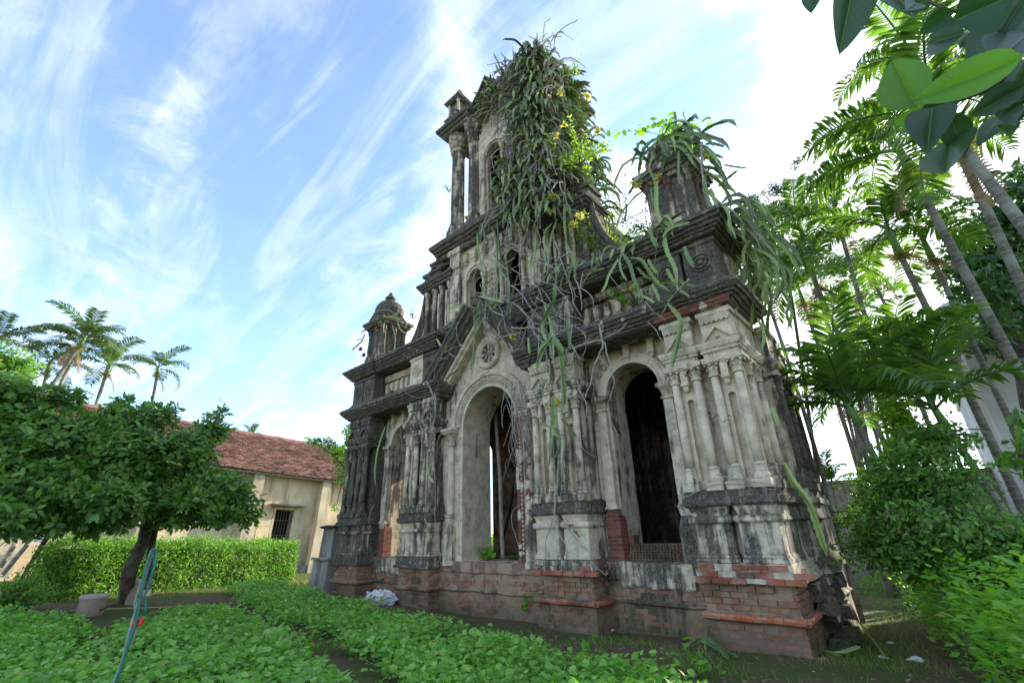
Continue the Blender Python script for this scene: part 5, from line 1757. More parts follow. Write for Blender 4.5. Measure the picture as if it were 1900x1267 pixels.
for i in range(34):       # hanging threads in the right of the portal
    px, py = R.uniform(940, 985), R.uniform(700, 760)
    L_ = [(px, py)]
    for j in range(5):
        px += R.uniform(-16, 12)
        py += R.uniform(22, 46)
        L_.append((max(px, 915), py))
    greys.append((L_[:R.randint(3, 6)], R.uniform(0.0, 0.22), R.uniform(0.007, 0.016)))
greys += [([(972, 800), (1000, 900), (950, 950), (962, 1010)], 0.2, 0.02)]
for i in range(20):
    px, py = R.uniform(890, 1060), R.uniform(400, 600)
    s_ = R.uniform(-1, 1)
    L_ = R.uniform(45, 110)
    greens.append(([(px, py), (px + 16 * s_, py + L_ * 0.4), (px + 20 * s_ + R.uniform(-9, 9), py + L_)], R.uniform(0.0, 0.3) if py < 520 else -0.4, 0.055))
stems_thing('tangle of bare grey and green cactus stems spilling over the gable right slope and doorway', tuple(wpt(1000, 600, -0.4)), greens, greys,
            flowers=[(954, 624, -0.45), (1037, 744, -0.45), (866, 402, 0.2), (952, 622, -0.45)])
# roots low on centre-left pier
stems_thing('thin grey creeper with a few leaves hanging down the pier left of the main doorway', tuple(wpt(800, 880, -0.1)),
            [([(792, 855), (795, 880), (805, 895)], -0.12, 0.05), ([(788, 960), (793, 975), (797, 988)], -0.2, 0.05), ([(715, 790), (702, 830), (695, 880), (697, 900)], -0.05, 0.05)],
            [([(800, 770), (798, 830), (806, 870), (808, 960), (812, 990)], -0.13, 0.02), ([(758, 872), (790, 930), (806, 955)], -0.14, 0.012), ([(795, 900), (788, 950), (792, 970)], -0.18, 0.012), ([(695, 935), (687, 950), (684, 970)], -0.12, 0.022), ([(742, 795), (746, 830), (748, 850)], 0.1, 0.012), ([(820, 800), (800, 850), (796, 910)], -0.12, 0.01)])

# great mass over the tower top
root = empty('climbing_cactus', c2w((1.0, 0.5, 15.0)), 'huge shaggy mass of climbing cactus burying the top and right half of the bell tower', 'cactus')
inv = c2w((1.0, 0.5, 15.0))
big = []
for i in range(2100):
    u = R.random()
    if u < 0.40:      # crown on the roof
        a = R.uniform(0, 6.28)
        r = math.sqrt(R.random())
        x, y = 0.85 + 1.55 * r * math.cos(a), 1.6 + 1.35 * r * math.sin(a)
        z = 14.25 + 0.7 * math.sqrt(max(0, 1 - r * r)) + R.uniform(-0.5, 0.1)
        d_ = Vector((math.cos(a) * 1.0, math.sin(a) * 1.0, R.uniform(0.3, 1.4)))
        L_ = R.uniform(0.3, 0.95)
        g = R.uniform(1.2, 3.4)
    elif u < 0.72:    # curtain on the front, right of the arch
        z = R.uniform(8.9, 14.5)
        xl = 1.75 - max(0, (z - 14.2)) * 0.9 if z > 10.8 else 0.95 + (10.8 - z) * 0.1
        x = R.uniform(xl, 2.45)
        y = 0.42 - R.uniform(0.0, 0.35)
        d_ = Vector((R.uniform(-0.35, 0.9), -0.7, R.uniform(-0.3, 0.9)))
        L_ = R.uniform(0.45, 1.35)
        g = R.uniform(2.4, 4.2)
    else:             # right flank
        z = R.uniform(8.6, 15.0)
        x = 2.05 + R.uniform(-0.3, 0.35) + (0.35 if z < 12.5 else 0)
        y = R.uniform(0.2, 2.4)
        d_ = Vector((1.0, R.uniform(-0.8, 0.6), R.uniform(-0.2, 1.0)))
        L_ = R.uniform(0.4, 1.2)
        g = R.uniform(2.2, 4.4)
    big.append((L_, [c2w(p) - inv for p in droop(Vector((x, y, z)), d_, L_, g)]))
for i in range(90):      # upright shoots on the crown
    a = R.uniform(0, 6.28)
    r = math.sqrt(R.random())
    p_ = Vector((0.8 + 1.5 * r * math.cos(a), 1.5 + 1.3 * r * math.sin(a), 14.75 + 0.5 * math.sqrt(max(0, 1 - r * r))))
    big.append((0.3, [c2w(q) - inv for q in droop(p_, Vector((math.cos(a) * 0.4, math.sin(a) * 0.4, 1.0)), R.uniform(0.4, 0.95), 0.0, 9, 0.22)]))
big.sort(key=lambda q: -q[0] * (1.3 if q[1][0].y < 0 else 1))
for L_, pts in big[:230]:
    m_ = MB()
    cactus_stem(m_, spline(pts, 0.12), R.uniform(0.055, 0.085))
    m_.build('stem', 'cactus' if R.random() < 0.75 else 'cactusd', root)
for mat_ in ('cactus', 'cactusd'):
    m_ = MB()
    for q, (L_, pts) in enumerate(big[230:]):
        if (q % 5 < 3) == (mat_ == 'cactus'):
            cactus_stem(m_, pts, R.uniform(0.045, 0.08))
    tag(m_.build('stem_mass', mat_, root), kind='stuff')
m_ = MB()
for i in range(330):
    z = R.uniform(9.0, 14.8)
    pts = droop(Vector((R.uniform(1.1, 2.9), 0.45 - R.uniform(0, 0.45), z)), Vector((R.uniform(-1, 1), -0.4, R.uniform(-0.5, 0.3))), R.uniform(0.6, 1.7), R.uniform(1, 3), 8, 0.45)
    m_.tube([c2w(p) - inv for p in pts], R.uniform(0.008, 0.018), 4)
tag(m_.build('bare_stem_mass', 'root', root), kind='stuff')
m_ = MB()
m_.rect(-0.2, 2.2, 0.95, 2.7, [(14.3, -0.05), (15.0, 0.05), (15.5, -0.3), (15.8, -0.8)], 0.3, 0.3)
m_.rect(1.4, 2.15, 0.85, 2.6, [(10.0, 0.0), (14.3, 0.0)], 0.4, 0.5)
m_.v = [c2w(wob(p, 0.12, 1.5)) - inv for p in m_.v]
m_.build('dark_mass_core', 'darkleaf', root, v=0.2)  # dark filler block added inside the stems to close the gaps
for (px, py) in ((983, 203), (992, 227), (1048, 233), (1032, 252), (982, 258), (991, 272), (1021, 368), (1023, 390), (1077, 400), (1062, 417), (970, 247), (1040, 170), (1092, 178), (1110, 245), (1068, 415), (1030, 365)):
    o = flower(root, wpt(px, py, -0.25 if py < 360 else -0.1) - inv, 0.13)


# ------------------------------------------------------------------ small plants on the ruin
def sprig(label, base, L_, nbr, nleaf, size, mat, kind='leaf', cat='plant', name='wild_shrub', spread=0.8, group=None, upb=0.6, stemr=0.012):
    root = empty(name, base, label, cat, group)
    m_ = MB()
    ps, ds = [], []
    for i in range(nbr):
        d_ = Vector((R.gauss(0, spread), R.gauss(0, spread), 1)).normalized()
        pts = droop(Vector((0, 0, 0)), d_, L_ * R.uniform(0.6, 1.1), 0.3, 7, 0.25)
        m_.tube(pts, lambda t_: stemr * (1 - 0.7 * t_), 4)
        for j in range(nleaf):
            k = R.randint(2, len(pts) - 1)
            ps.append(tuple(pts[k] + Vector((R.uniform(-1, 1), R.uniform(-1, 1), R.uniform(-1, 1))) * L_ * 0.08))
            ds.append((R.gauss(0, 1), R.gauss(0, 1), R.gauss(upb, 0.6)))
    m_.build('stem', 'bark', root)
    n = len(ps)
    scatter('foliage', kind, np.array(ps), np.array(ds), rnd_dirs(n, 1.0), NR.uniform(0.6, 1.2, n) * size, mat, root)
    return root


sprig('bright yellow-green feathery shrub growing on the attic ledge beside the tower', wpt(1125, 470, 0.9), 1.3, 26, 60, 0.07, 'bright')
sprig('yellow-green bush sprouting from the right edge of the cactus mass halfway up the tower', wpt(1075, 305, 0.3), 1.0, 18, 45, 0.09, 'bright')
sprig('small bright sprout near the tower crown on its right shoulder', wpt(1065, 140, 1.0), 0.8, 8, 26, 0.07, 'bright')
sprig('heart-leaved sapling rising above the right corner pinnacle', wpt(1290, 290, 0.7), 1.9, 9, 26, 0.15, 'bush', 'round', 'tree', 'sapling', 0.35, None, 0.0)
sprig('green weed hanging from the attic wall between its balusters', wpt(1180, 570, 0.3), 0.6, 12, 25, 0.07, 'bush')
sprig('small fern on the gable tangle under the tower arches', wpt(1045, 560, 0.2), 0.55, 10, 22, 0.07, 'bush')
sprig('wiry dark seedling standing on the wall top left of the right pinnacle', wpt(1160, 410, 1.0), 1.5, 8, 30, 0.05, 'darkleaf')
sprig('dark leafy shoots on the wall top against the right pinnacle', wpt(1205, 430, 1.0), 0.9, 10, 30, 0.07, 'darkleaf')
sprig('tiny wild plant on the left volute of the tower', wpt(765, 590, 0.9), 0.35, 5, 14, 0.05, 'darkleaf')
sprig('sparse wild sprig sticking out of the belfry corner column low down', wpt(832, 355, 0.7), 0.45, 4, 10, 0.07, 'bush', upb=0.1)
sprig('sparse wild sprig growing under the belfry corner cornice', wpt(826, 240, 0.5), 0.4, 4, 10, 0.07, 'bush', upb=0.1)
sprig('broad-leaved green weed growing at the brick foot right of the doorway', G(985, 1150), 0.75, 12, 14, 0.16, 'bush', 'round', 'plant', 'weed')
sprig('bright little weed on the doorway sill', c2w((-0.62, 0.9, 0.95)), 0.35, 10, 12, 0.09, 'bright', 'round', 'plant', 'weed')
root = empty('moss_patch', c2w((0.3, 1.6, 0.95)), 'low grass and moss growing on the rubble inside the doorway', 'moss')
n = 1500
pp = NR.uniform(-1, 1, (n, 3)) * np.array([1.0, 0.5, 0.0])
scatter('tuft', 'blade', pp, rnd_dirs(n, 1.5), rnd_dirs(n), NR.uniform(0.04, 0.12, n), 'grass', root)


# ------------------------------------------------------------------ palms
def frond_mesh(name, nl, ll, mat, arch_, width=0.06, seed=0):
    rr = random.Random(seed)
    m_ = MB()
    pts = []
    p = Vector((0, 0, 0))
    a = 0.75
    n = 14
    for i in range(n + 1):
        pts.append(p.copy())
        p = p + Vector((math.cos(a), 0, math.sin(a))) / n
        a -= arch_ / n * (0.5 + i / n)
    def at(t_):
        x = t_ * n
        i = min(int(x), n - 1)
        return pts[i].lerp(pts[i + 1], x - i), (pts[i + 1] - pts[i]).normalized()
    b0 = 0
    m_.tube(pts, lambda t_: 0.013 * (1 - 0.85 * t_), 4)
    m_.a += [0.9] * len(m_.v)
    for i in range(nl):
        t_ = 0.16 + 0.84 * i / nl
        c_, d_ = at(min(t_, 0.999))
        L_ = ll * (0.55 + 0.6 * math.sin(math.pi * min(1, (t_ - 0.1) / 0.95)) ** 0.8) * (1 if t_ < 0.85 else 0.75)
        for s_ in (-1, 1):
            sd = Vector((0, s_, 0))
            up = d_.cross(sd) * s_ * -1
            if up.z < 0:
                up = -up
            l_ = (d_ * rr.uniform(0.45, 0.8) + sd + up * rr.uniform(0.05, 0.45)).normalized()
            l2 = (l_ + Vector((0, 0, -rr.uniform(0.4, 1.1)))).normalized()
            p1 = c_ + l_ * L_ * 0.5
            p2 = p1 + l2 * L_ * 0.5
            wv = d_.cross(l_).cross(l_).normalized() * width * rr.uniform(0.7, 1.1)
            tw = Vector((0, 0, 1)) * width * 0.35
            b = len(m_.v)
            m_.v += [c_ - wv * 0.35, c_ + wv * 0.35, p1 - wv + tw, p1 + wv - tw, p2]
            m_.f += [(b, b + 1, b + 3, b + 2), (b + 2, b + 3, b + 4)]
            v_ = rr.random()
            m_.a += [v_] * 5
    me = bpy.data.meshes.new(name)
    me.from_pydata([tuple(q) for q in m_.v], [], m_.f)
    me.materials.append(M[mat])
    at_ = me.attributes.new('v', 'FLOAT', 'POINT')
    at_.data.foreach_set('value', m_.a)
    return me


FR = [frond_mesh('frond', 36, 0.27, 'palm', ar, 0.017, s) for ar, s in ((1.6, 1), (2.1, 2), (1.2, 3), (2.5, 4))]
FF = [frond_mesh('frond', 30, 0.26, 'palmfar', ar, 0.018, s) for ar, s in ((1.8, 5), (2.4, 6), (1.4, 7))]
FD = [frond_mesh('dry_frond', 20, 0.2, 'strap', 0.6, 0.02, 8)]


def palm(label, base, top, r, L_, nf, frs=None, group='areca palms', fruits=True, shaft=0.9, mat='ringbark', dry=1, rot=0.0, up=0.0):
    frs = frs or FR
    base, top = Vector(base), Vector(top)
    root = empty('palm_tree', base, label, 'palm tree', group)
    t_ = top - base
    m_ = MB()
    n = 14
    bend = Vector((R.uniform(-1, 1), R.uniform(-1, 1), 0)) * t_.length * 0.012
    pts = [t_ * (i / n) + bend * math.sin(math.pi * i / n) for i in range(n + 1)]
    m_.tube(pts, lambda q: r * 0.75 * (1.15 - 0.3 * q), 10, vscale=9.0)
    m_.build('trunk', mat, root, smooth=True)
    ax = t_.normalized()
    if shaft:
        m_ = MB()
        m_.tube([t_ - ax * 0.02, t_ + ax * shaft * 0.3, t_ + ax * shaft * 0.8, t_ + ax * shaft], lambda q: r * 0.8 * (1.25 - 0.75 * q), 9)
        m_.build('crown_shaft', 'crownshaft', root, smooth=True, v=0.4)
    top2 = t_ + ax * shaft * 0.85
    for i in range(nf):
        az = rot + i * 2.399 + R.uniform(-0.2, 0.2)
        k = i / max(1, nf - 1)
        pitch = 0.55 - 1.15 * k + R.uniform(-0.12, 0.12) + up
        o = obj('frond', R.choice(frs), root, None, top2 - ax * 0.15 * k)
        o.rotation_euler = Euler((0, -pitch, az), 'XYZ')
        s_ = L_ * R.uniform(0.85, 1.1)
        o.scale = (s_, s_, s_)
    for i in range(dry):
        o = obj('dry_frond', FD[0], root, None, t_)
        o.rotation_euler = Euler((0, 1.6, R.uniform(0, 6.28)), 'XYZ')
        o.scale = (L_ * 0.6,) * 3
    if fruits:
        n = 160
        d_ = rnd_dirs(n, -0.35)
        d_[:, 2] *= 0.6
        scatter('fruit_cluster', 'needle', np.tile(np.array(t_ - ax * 0.1), (n, 1)), d_, rnd_dirs(n), NR.uniform(0.25, 0.55, n) * L_ * 0.4, 'fruity', root)
    return root


# right-hand grove: (crown pixel, foot pixel line, distance)
def palm_px(label, tp, bp, D, r, L_, nf=11, **kw):
    top = P(tp[0], tp[1], D)
    lo = P(bp[0], bp[1], D + kw.pop('dd', 0))
    d_ = (lo - top)
    base = top + d_ * ((top.z + 0.1) / (top.z - lo.z)) if lo.z < top.z else lo
    base.z = -0.1
    kw.setdefault('group', 'areca palms in the grove on the right')
    return palm(label, base, top, r, L_, nf, **kw)


palm_px('thick ringed palm trunk leaning out past the right edge of the photo', (1778, 262), (1900, 425), 8.5, 0.10, 1.9, 8)
palm_px('tall palm with the largest dark crown left of the near leaves', (1690, 318), (1807, 536), 11, 0.105, 2.1, 10, rot=1.0)
palm_px('tall palm whose crown rises topmost among the grove behind the near leaves', (1718, 150), (1800, 330), 10.0, 0.09, 1.95, 9, rot=2.0)
palm_px('tall palm whose ringed trunk crosses in front of the pale building', (1668, 468), (1766, 675), 13, 0.10, 2.0, 9, rot=0.3)
palm_px('palm with pale fruit sprays just right of the middle of the grove', (1728, 476), (1782, 589), 14, 0.085, 1.7, 7)
palm_px('slender palm with a thin dark trunk standing free against the white sky', (1620, 520), (1668, 625), 19, 0.08, 1.6, 7)
palm_px('slender palm with sparse crown left of the free-standing one', (1594, 545), (1628, 640), 20, 0.085, 1.8, 7, rot=0.8)
palm_px('palm with a hanging brown skirt of dry fronds in the left of the grove', (1516, 530), (1552, 615), 17, 0.10, 2.2, 11, dry=6)
palm_px('short palm with orange fruit stalk low in the grove', (1603, 605), (1617, 645), 24, 0.09, 2.0, 8)
palm_px('palm crown half hidden behind the bamboo plume beside the church', (1490, 560), (1515, 640), 20, 0.10, 2.1, 9, rot=1.4)
palm_px('palm with spiky upright crown above the bamboo', (1490, 440), (1525, 560), 16, 0.09, 1.9, 10, up=0.25)
palm_px('left one of the two pale thin trunks right beside the church flank', (1395, 520), (1475, 790), 13, 0.055, 1.7, 8, shaft=0.7)
palm_px('right one of the two pale thin trunks right beside the church flank', (1415, 530), (1495, 800), 12.0, 0.06, 1.7, 8, shaft=0.7, rot=1.0)
palm_px('palm growing between the church and the tall grove with drooping fronds', (1560, 430), (1600, 560), 15, 0.09, 1.9, 8, rot=0.5)
palm_px('young palm with huge fresh arching fronds in the middle of the grove', (1592, 785), (1625, 850), 9.5, 0.075, 2.1, 11, shaft=0.5, up=0.3, fruits=False, dry=0, rot=0.4)
palm_px('young palm with dark broad fronds right of the huge fresh one', (1755, 790), (1800, 860), 10.5, 0.08, 2.1, 10, shaft=0.5, up=0.35, fruits=False, dry=0, rot=1.9)
palm_px('young palm with upright light fronds between the two tall trunks', (1690, 700), (1715, 770), 13.5, 0.07, 2.0, 10, shaft=0.5, up=0.5, fruits=False, dry=0, rot=2.9)
palm_px('low young palm with lit yellow-green fronds by the far garden wall', (1545, 905), (1550, 935), 16, 0.05, 1.0, 7, shaft=0.2, up=0.5, fruits=False, dry=0, rot=0.9)
for i, (x, y) in enumerate(((1588, 850), (1600, 860), (1614, 845), (1630, 850), (1650, 840), (1670, 855))):
    palm_px(['clump palm with the leftmost of the ringed bamboo-like stems behind the shrubs', 'second ringed stem from the left in the clump behind the shrubs', 'third ringed stem from the left in the clump behind the shrubs', 'fourth ringed stem from the left in the clump behind the shrubs', 'fifth ringed stem from the left in the clump behind the shrubs', 'rightmost ringed stem in the clump behind the shrubs'][i],
            (x - 22, y - 110), (x + 20, y + 80), 19 + 0.5 * (i % 3), 0.075, 2.0, 6, shaft=0.4, fruits=False, dry=1, rot=i * 1.1, group='clump of ringed stems behind the shrubs')
# left palms beyond the old house
for lab, tp, bp, D, r, L_, nf, rot_ in (
        ('tallest palm on the left with the fullest crown and two trunks close together', (148, 640), (90, 730), 24, 0.10, 1.7, 12, 0.2),
        ('palm trunk twinned with the tallest one on the left, crown lower', (140, 655), (98, 735), 25, 0.10, 1.7, 10, 1.5),
        ('shorter palm with yellow fruit spray left of the tallest crown', (88, 690), (70, 760), 26, 0.10, 1.4, 9, 2.0),
        ('palm with a round yellow fruit brush in the middle of the left group', (198, 690), (178, 760), 27, 0.10, 1.8, 10, 0.6),
        ('rightmost small palm of the left group standing apart', (292, 692), (280, 745), 31, 0.11, 1.8, 9, 1.1),
        ('palm cut by the left edge of the photo', (-12, 650), (-30, 720), 24, 0.10, 1.6, 9, 0.0)):
    palm_px(lab, tp, bp, D, r, L_, nf, frs=FF, rot=rot_, shaft=0.5, group='palms beyond the old house', dry=1)
palm_px('tiny palm tip poking over the tiled roof ridge', (465, 812), (463, 840), 40, 0.12, 1.2, 6, frs=FF, group='palms beyond the old house', dry=0, fruits=False, shaft=0.2, up=0.4)


# ------------------------------------------------------------------ broadleaf trees
def tree(name, label, base, blobs, nros, lpr, lsize, mat, trunk_pts, tr, cat='tree', group=None, kind='leaf', rspread=0.06, bark='bark', trunks=None, seed=1, shell=0.62):
    """trunk with limbs to each blob; leaves in rosettes spread through the blobs' volume"""
    rs = np.random.default_rng(seed)
    base = Vector(base)
    root = empty(name, base, label, cat, group)
    m_ = MB()
    tp = [Vector(p) - base for p in trunk_pts]
    m_.tube(spline(tp, 0.25), lambda q: tr * (1.15 - 0.4 * q), 8)
    for extra in (trunks or []):
        m_.tube(spline([Vector(p) - base for p in extra], 0.25), lambda q: tr * 0.6 * (1 - 0.5 * q), 7)
    fork = tp[-1]
    allp, alld, alls = [], [], []
    tot = sum(b[1][0] * b[1][1] * b[1][2] for b in blobs)
    tw = MB()
    for c_, rad in blobs:
        c_ = Vector(c_) - base
        mid = fork.lerp(c_, 0.5) + Vector((R.uniform(-.15, .15), R.uniform(-.15, .15), 0.1))
        m_.tube(spline([fork, mid, c_], 0.3), lambda q: tr * 0.5 * (1 - 0.75 * q), 6)
        n = max(4, int(nros * rad[0] * rad[1] * rad[2] / tot))
        d_ = rs.normal(size=(n, 3))
        d_ /= np.linalg.norm(d_, axis=1, keepdims=True)
        rr = (shell + (1 - shell) * rs.random((n, 1))) * (1 + 0.12 * rs.normal(size=(n, 1)))
        far = rs.random((n, 1)) < 0.3
        rr = np.where(far, rs.random((n, 1)) ** 0.5, rr)
        q = d_ * rr * np.array(rad) + np.array(c_)
        out = d_ + rs.normal(size=(n, 3)) * 0.45
        out[:, 2] += 0.35
        out /= np.linalg.norm(out, axis=1, keepdims=True)
        for k in range(min(n, 26)):
            e = Vector(q[k])
            tw.tube([c_.lerp(e, 0.15), c_.lerp(e, 0.6) + Vector((0, 0, 0.05)), e], 0.010, 4)
        # leaves round each shoot tip
        Q = np.repeat(q, lpr, axis=0)
        O = np.repeat(out, lpr, axis=0)
        jit = rs.normal(size=Q.shape)
        Q = Q - O * rs.random((len(Q), 1)) * rspread * 2.2 + jit * rspread * 0.3
        D_ = jit - O * np.sum(jit * O, axis=1, keepdims=True)
        D_ /= np.linalg.norm(D_, axis=1, keepdims=True) + 1e-6
        D_ = D_ + O * rs.uniform(0.1, 0.9, (len(Q), 1))
        D_[:, 2] -= 0.15
        allp.append(Q)
        alld.append(D_)
        alls.append(O)
    m_.build('trunk', bark, root, smooth=True)
    tag(tw.build('twigs', bark, root), kind='stuff')
    Pq, Dq, Oq = np.concatenate(allp), np.concatenate(alld), np.concatenate(alls)
    n = len(Pq)
    scatter('crown', kind, Pq, Dq, Oq, rs.uniform(0.6, 1.15, n) * lsize, mat, root, rs.random(n))
    return root


def blob_px(L_):
    return [(P(px, py, D), r) for px, py, D, r in L_]


b0 = G(240, 1118)
tree('fruit_tree', 'dark green citrus tree with a forked trunk in front of the tiled house', b0,
     blob_px([(240, 850, 12.2, (0.9, 0.9, 0.75)), (330, 840, 12.4, (0.8, 0.8, 0.62)), (150, 850, 12.4, (0.85, 0.85, 0.7)), (400, 905, 12.4, (0.75, 0.75, 0.5)), (440, 930, 12.6, (0.55, 0.55, 0.35)), (215, 790, 12.4, (0.7, 0.7, 0.5)), (330, 925, 12.0, (0.8, 0.8, 0.45)), (205, 930, 11.7, (0.8, 0.8, 0.45)),
              (395, 800, 12.6, (0.42, 0.42, 0.42)), (410, 765, 12.6, (0.2, 0.2, 0.3)), (290, 770, 12.4, (0.5, 0.5, 0.4)), (120, 920, 11.8, (0.8, 0.8, 0.45)), (230, 745, 12.6, (0.25, 0.25, 0.25)), (470, 960, 12.6, (0.3, 0.3, 0.2)), (400, 955, 12.2, (0.6, 0.6, 0.25)), (180, 965, 12.0, (0.7, 0.7, 0.28)), (100, 955, 12.0, (0.7, 0.7, 0.28)), (320, 960, 12.2, (0.5, 0.5, 0.22))]),
     2700, 8, 0.155, 'leaf', [b0 - Vector((0, 0, 0.1)), P(240, 1060, 13.4), P(268, 1000, 13.2), P(275, 940, 12.8)], 0.14, rspread=0.09, trunks=[[P(268, 1100, 13.6), P(280, 1020, 13.4), P(300, 930, 12.8)]], seed=3)
b1 = P(-60, 1060, 13)
b1.z = 0.2
tree('fruit_tree', 'dark green citrus tree filling the left edge of the photo', b1,
     blob_px([(30, 830, 12.5, (0.95, 0.95, 0.75)), (-40, 860, 12.5, (1, 1, 0.8)), (60, 900, 11.8, (0.8, 0.8, 0.55)), (70, 760, 12.8, (0.6, 0.6, 0.5)), (0, 725, 12.6, (0.6, 0.6, 0.4)), (40, 715, 12.9, (0.35, 0.35, 0.3)), (120, 735, 12.7, (0.4, 0.4, 0.3)), (10, 930, 11.4, (0.7, 0.7, 0.4)), (40, 960, 11.6, (0.8, 0.8, 0.3)), (110, 800, 12.6, (0.6, 0.6, 0.5))]),
     1700, 8, 0.155, 'leaf', [b1, P(-50, 960, 12.8), P(-30, 900, 12.5)], 0.13, rspread=0.09, seed=5)
b2 = P(-20, 760, 22)
b2.z = 0.4
tree('garden_tree', 'pale olive-green tree at the far left behind the citrus', b2, blob_px([(5, 690, 20, (0.9, 0.9, 0.8)), (-15, 680, 20, (0.9, 0.9, 0.8))]), 380, 8, 0.17, 'hedge', [b2, P(0, 720, 20)], 0.12, seed=6)
b3 = Vector(tuple(P(645, 900, 21)))
b3.z = 0.3
tree('garden_tree', 'light green tree between the old house and the left end of the church', b3,
     blob_px([(640, 840, 21, (0.75, 0.75, 0.55)), (600, 820, 21, (0.55, 0.55, 0.28)), (640, 880, 21, (0.5, 0.5, 0.5)), (660, 800, 21, (0.7, 0.7, 0.4)), (572, 815, 21, (0.3, 0.3, 0.12)), (625, 935, 20, (0.2, 0.2, 0.25)), (700, 860, 21, (0.8, 0.8, 0.7)), (745, 900, 21.5, (0.7, 0.9, 0.9))]),
     700, 8, 0.15, 'hedge', [b3, P(648, 930, 21), P(648, 880, 21)], 0.08, seed=7)
b4 = P(1900, 900, 15)
b4.z = 0
tree('garden_tree', 'large shade tree with the sun glinting through its leaves at the right edge', b4,
     blob_px([(1850, 480, 17, (1.6, 1.6, 1.5)), (1880, 520, 12, (0.9, 0.9, 0.7)), (1880, 600, 12, (0.7, 0.7, 0.3)), (1900, 400, 17, (1.6, 1.6, 1.2)), (1870, 580, 16.5, (1.3, 1.3, 0.9)), (1790, 500, 17, (0.9, 0.9, 0.9)), (1950, 520, 17, (2, 2, 1.6)), (1840, 630, 15.5, (0.9, 0.9, 0.35)), (1740, 400, 18, (0.6, 0.6, 0.6)), (1930, 330, 17, (1.2, 1.2, 0.9))]),
     1900, 8, 0.20, 'darkleaf', [b4, P(1915, 760, 15.5), P(1890, 600, 16.5)], 0.2, seed=8, kind='leaf', rspread=0.13, shell=0.3)
b5 = P(1440, 700, 16)
b5.z = 0
tree('bamboo', 'feathery bamboo plume arching behind the right corner of the church', b5,
     blob_px([(1440, 350, 14, (0.9, 0.6, 0.3)), (1480, 300, 14.4, (0.5, 0.4, 0.15)), (1420, 400, 13.5, (0.8, 0.8, 0.5)), (1480, 470, 14, (0.7, 0.7, 0.8)), (1430, 500, 14, (0.6, 0.6, 0.8)), (1390, 370, 14, (0.5, 0.5, 0.3))]),
     560, 12, 0.075, 'darkleaf', [b5, P(1470, 560, 15), P(1450, 450, 14)], 0.05, 'bamboo', seed=9, kind='small', rspread=0.14, shell=0.2)
b6 = G(1700, 1040) if False else Vector((9.5, 8.0, 0))
tree('shrub', 'tall glossy dark green shrub in front of the ringed palm stems', Vector(tuple(P(1740, 1020, 9.5)[:2]) + (0,)),
     blob_px([(1700, 870, 9.0, (0.75, 0.75, 0.5)), (1740, 810, 9.3, (0.55, 0.55, 0.35)), (1640, 900, 9.2, (0.6, 0.6, 0.35)), (1750, 900, 9.0, (0.6, 0.6, 0.45)), (1690, 960, 8.8, (0.8, 0.8, 0.35)), (1790, 975, 8.6, (0.8, 0.8, 0.3)), (1880, 1000, 8.6, (0.8, 0.8, 0.25)), (1650, 1015, 9.2, (0.7, 0.7, 0.4)), (1720, 1020, 9.0, (0.8, 0.8, 0.45)), (1800, 1020, 9.0, (0.8, 0.8, 0.45)), (1880, 1025, 9.0, (0.8, 0.8, 0.45)), (1620, 960, 9.6, (0.6, 0.6, 0.4))]),
     3000, 8, 0.085, 'leaf', [P(1740, 1020, 9.5), P(1735, 950, 9.3), P(1730, 900, 9.2)], 0.05, 'shrub', seed=10, rspread=0.08)
tree('shrub', 'small bright shrub with yellow-green tips under the young palms', Vector(tuple(P(1690, 900, 10.5)[:2]) + (0,)),
     blob_px([(1665, 775, 9.8, (0.3, 0.3, 0.4)), (1700, 830, 9.8, (0.5, 0.5, 0.3))]), 330, 9, 0.10, 'bright', [P(1690, 950, 10.5), P(1685, 880, 10), P(1680, 840, 9.9)], 0.03, 'shrub', seed=11)
tree('garden_tree', 'leafy branch with a yellowing leaf in front of the pale building at the right edge', Vector(tuple(P(1925, 950, 7)[:2]) + (0,)),
     blob_px([(1897, 850, 6.8, (0.15, 0.15, 0.35)), (1893, 770, 7, (0.12, 0.12, 0.2))]), 16, 6, 0.12, 'leaf', [P(1930, 1000, 7), P(1920, 900, 7), P(1905, 850, 6.9)], 0.03, seed=12, kind='round')

# distant band of trees all round, low and dark, behind everything
fr = []
rs = np.random.default_rng(21)
n = 26000
az = rs.uniform(-2.2, 1.4, n)
dist = rs.uniform(38, 60, n)
hh_ = rs.random(n) ** 0.7 * (2.3 + 1.2 * np.sin(az * 9) + 0.9 * np.sin(az * 23 + 1))
pp = np.stack([CW.x + dist * np.sin(az), CW.y + dist * np.cos(az), hh_ + 0.3], 1)
o = scatter('far_wood', 'leaf', pp, rnd_dirs(n, 0.2), rnd_dirs(n), rs.uniform(0.4, 0.9, n), 'hedge')
tag(o, 'low far wood closing the view beyond the gardens', kind='stuff')
# ------------------------------------------------------------------ beds, hedge, low growth
def inpoly(x, y, poly):
    c = np.zeros(len(x), bool)
    n = len(poly)
    for i in range(n):
        x0, y0 = poly[i]
        x1, y1 = poly[(i + 1) % n]
        hit = ((y0 > y) != (y1 > y)) & (x < (x1 - x0) * (y - y0) / (y1 - y0 + 1e-12) + x0)
        c ^= hit
    return c


def gpoly(L_):
    return [tuple(G(px, py)[:2]) for px, py in L_]


gzv = np.vectorize(gz)


def fill(poly, n, rs):
    xs_ = [p[0] for p in poly]
    ys_ = [p[1] for p in poly]
    x = rs.uniform(min(xs_), max(xs_), n)
    y = rs.uniform(min(ys_), max(ys_), n)
    k = inpoly(x, y, poly)
    return x[k], y[k]


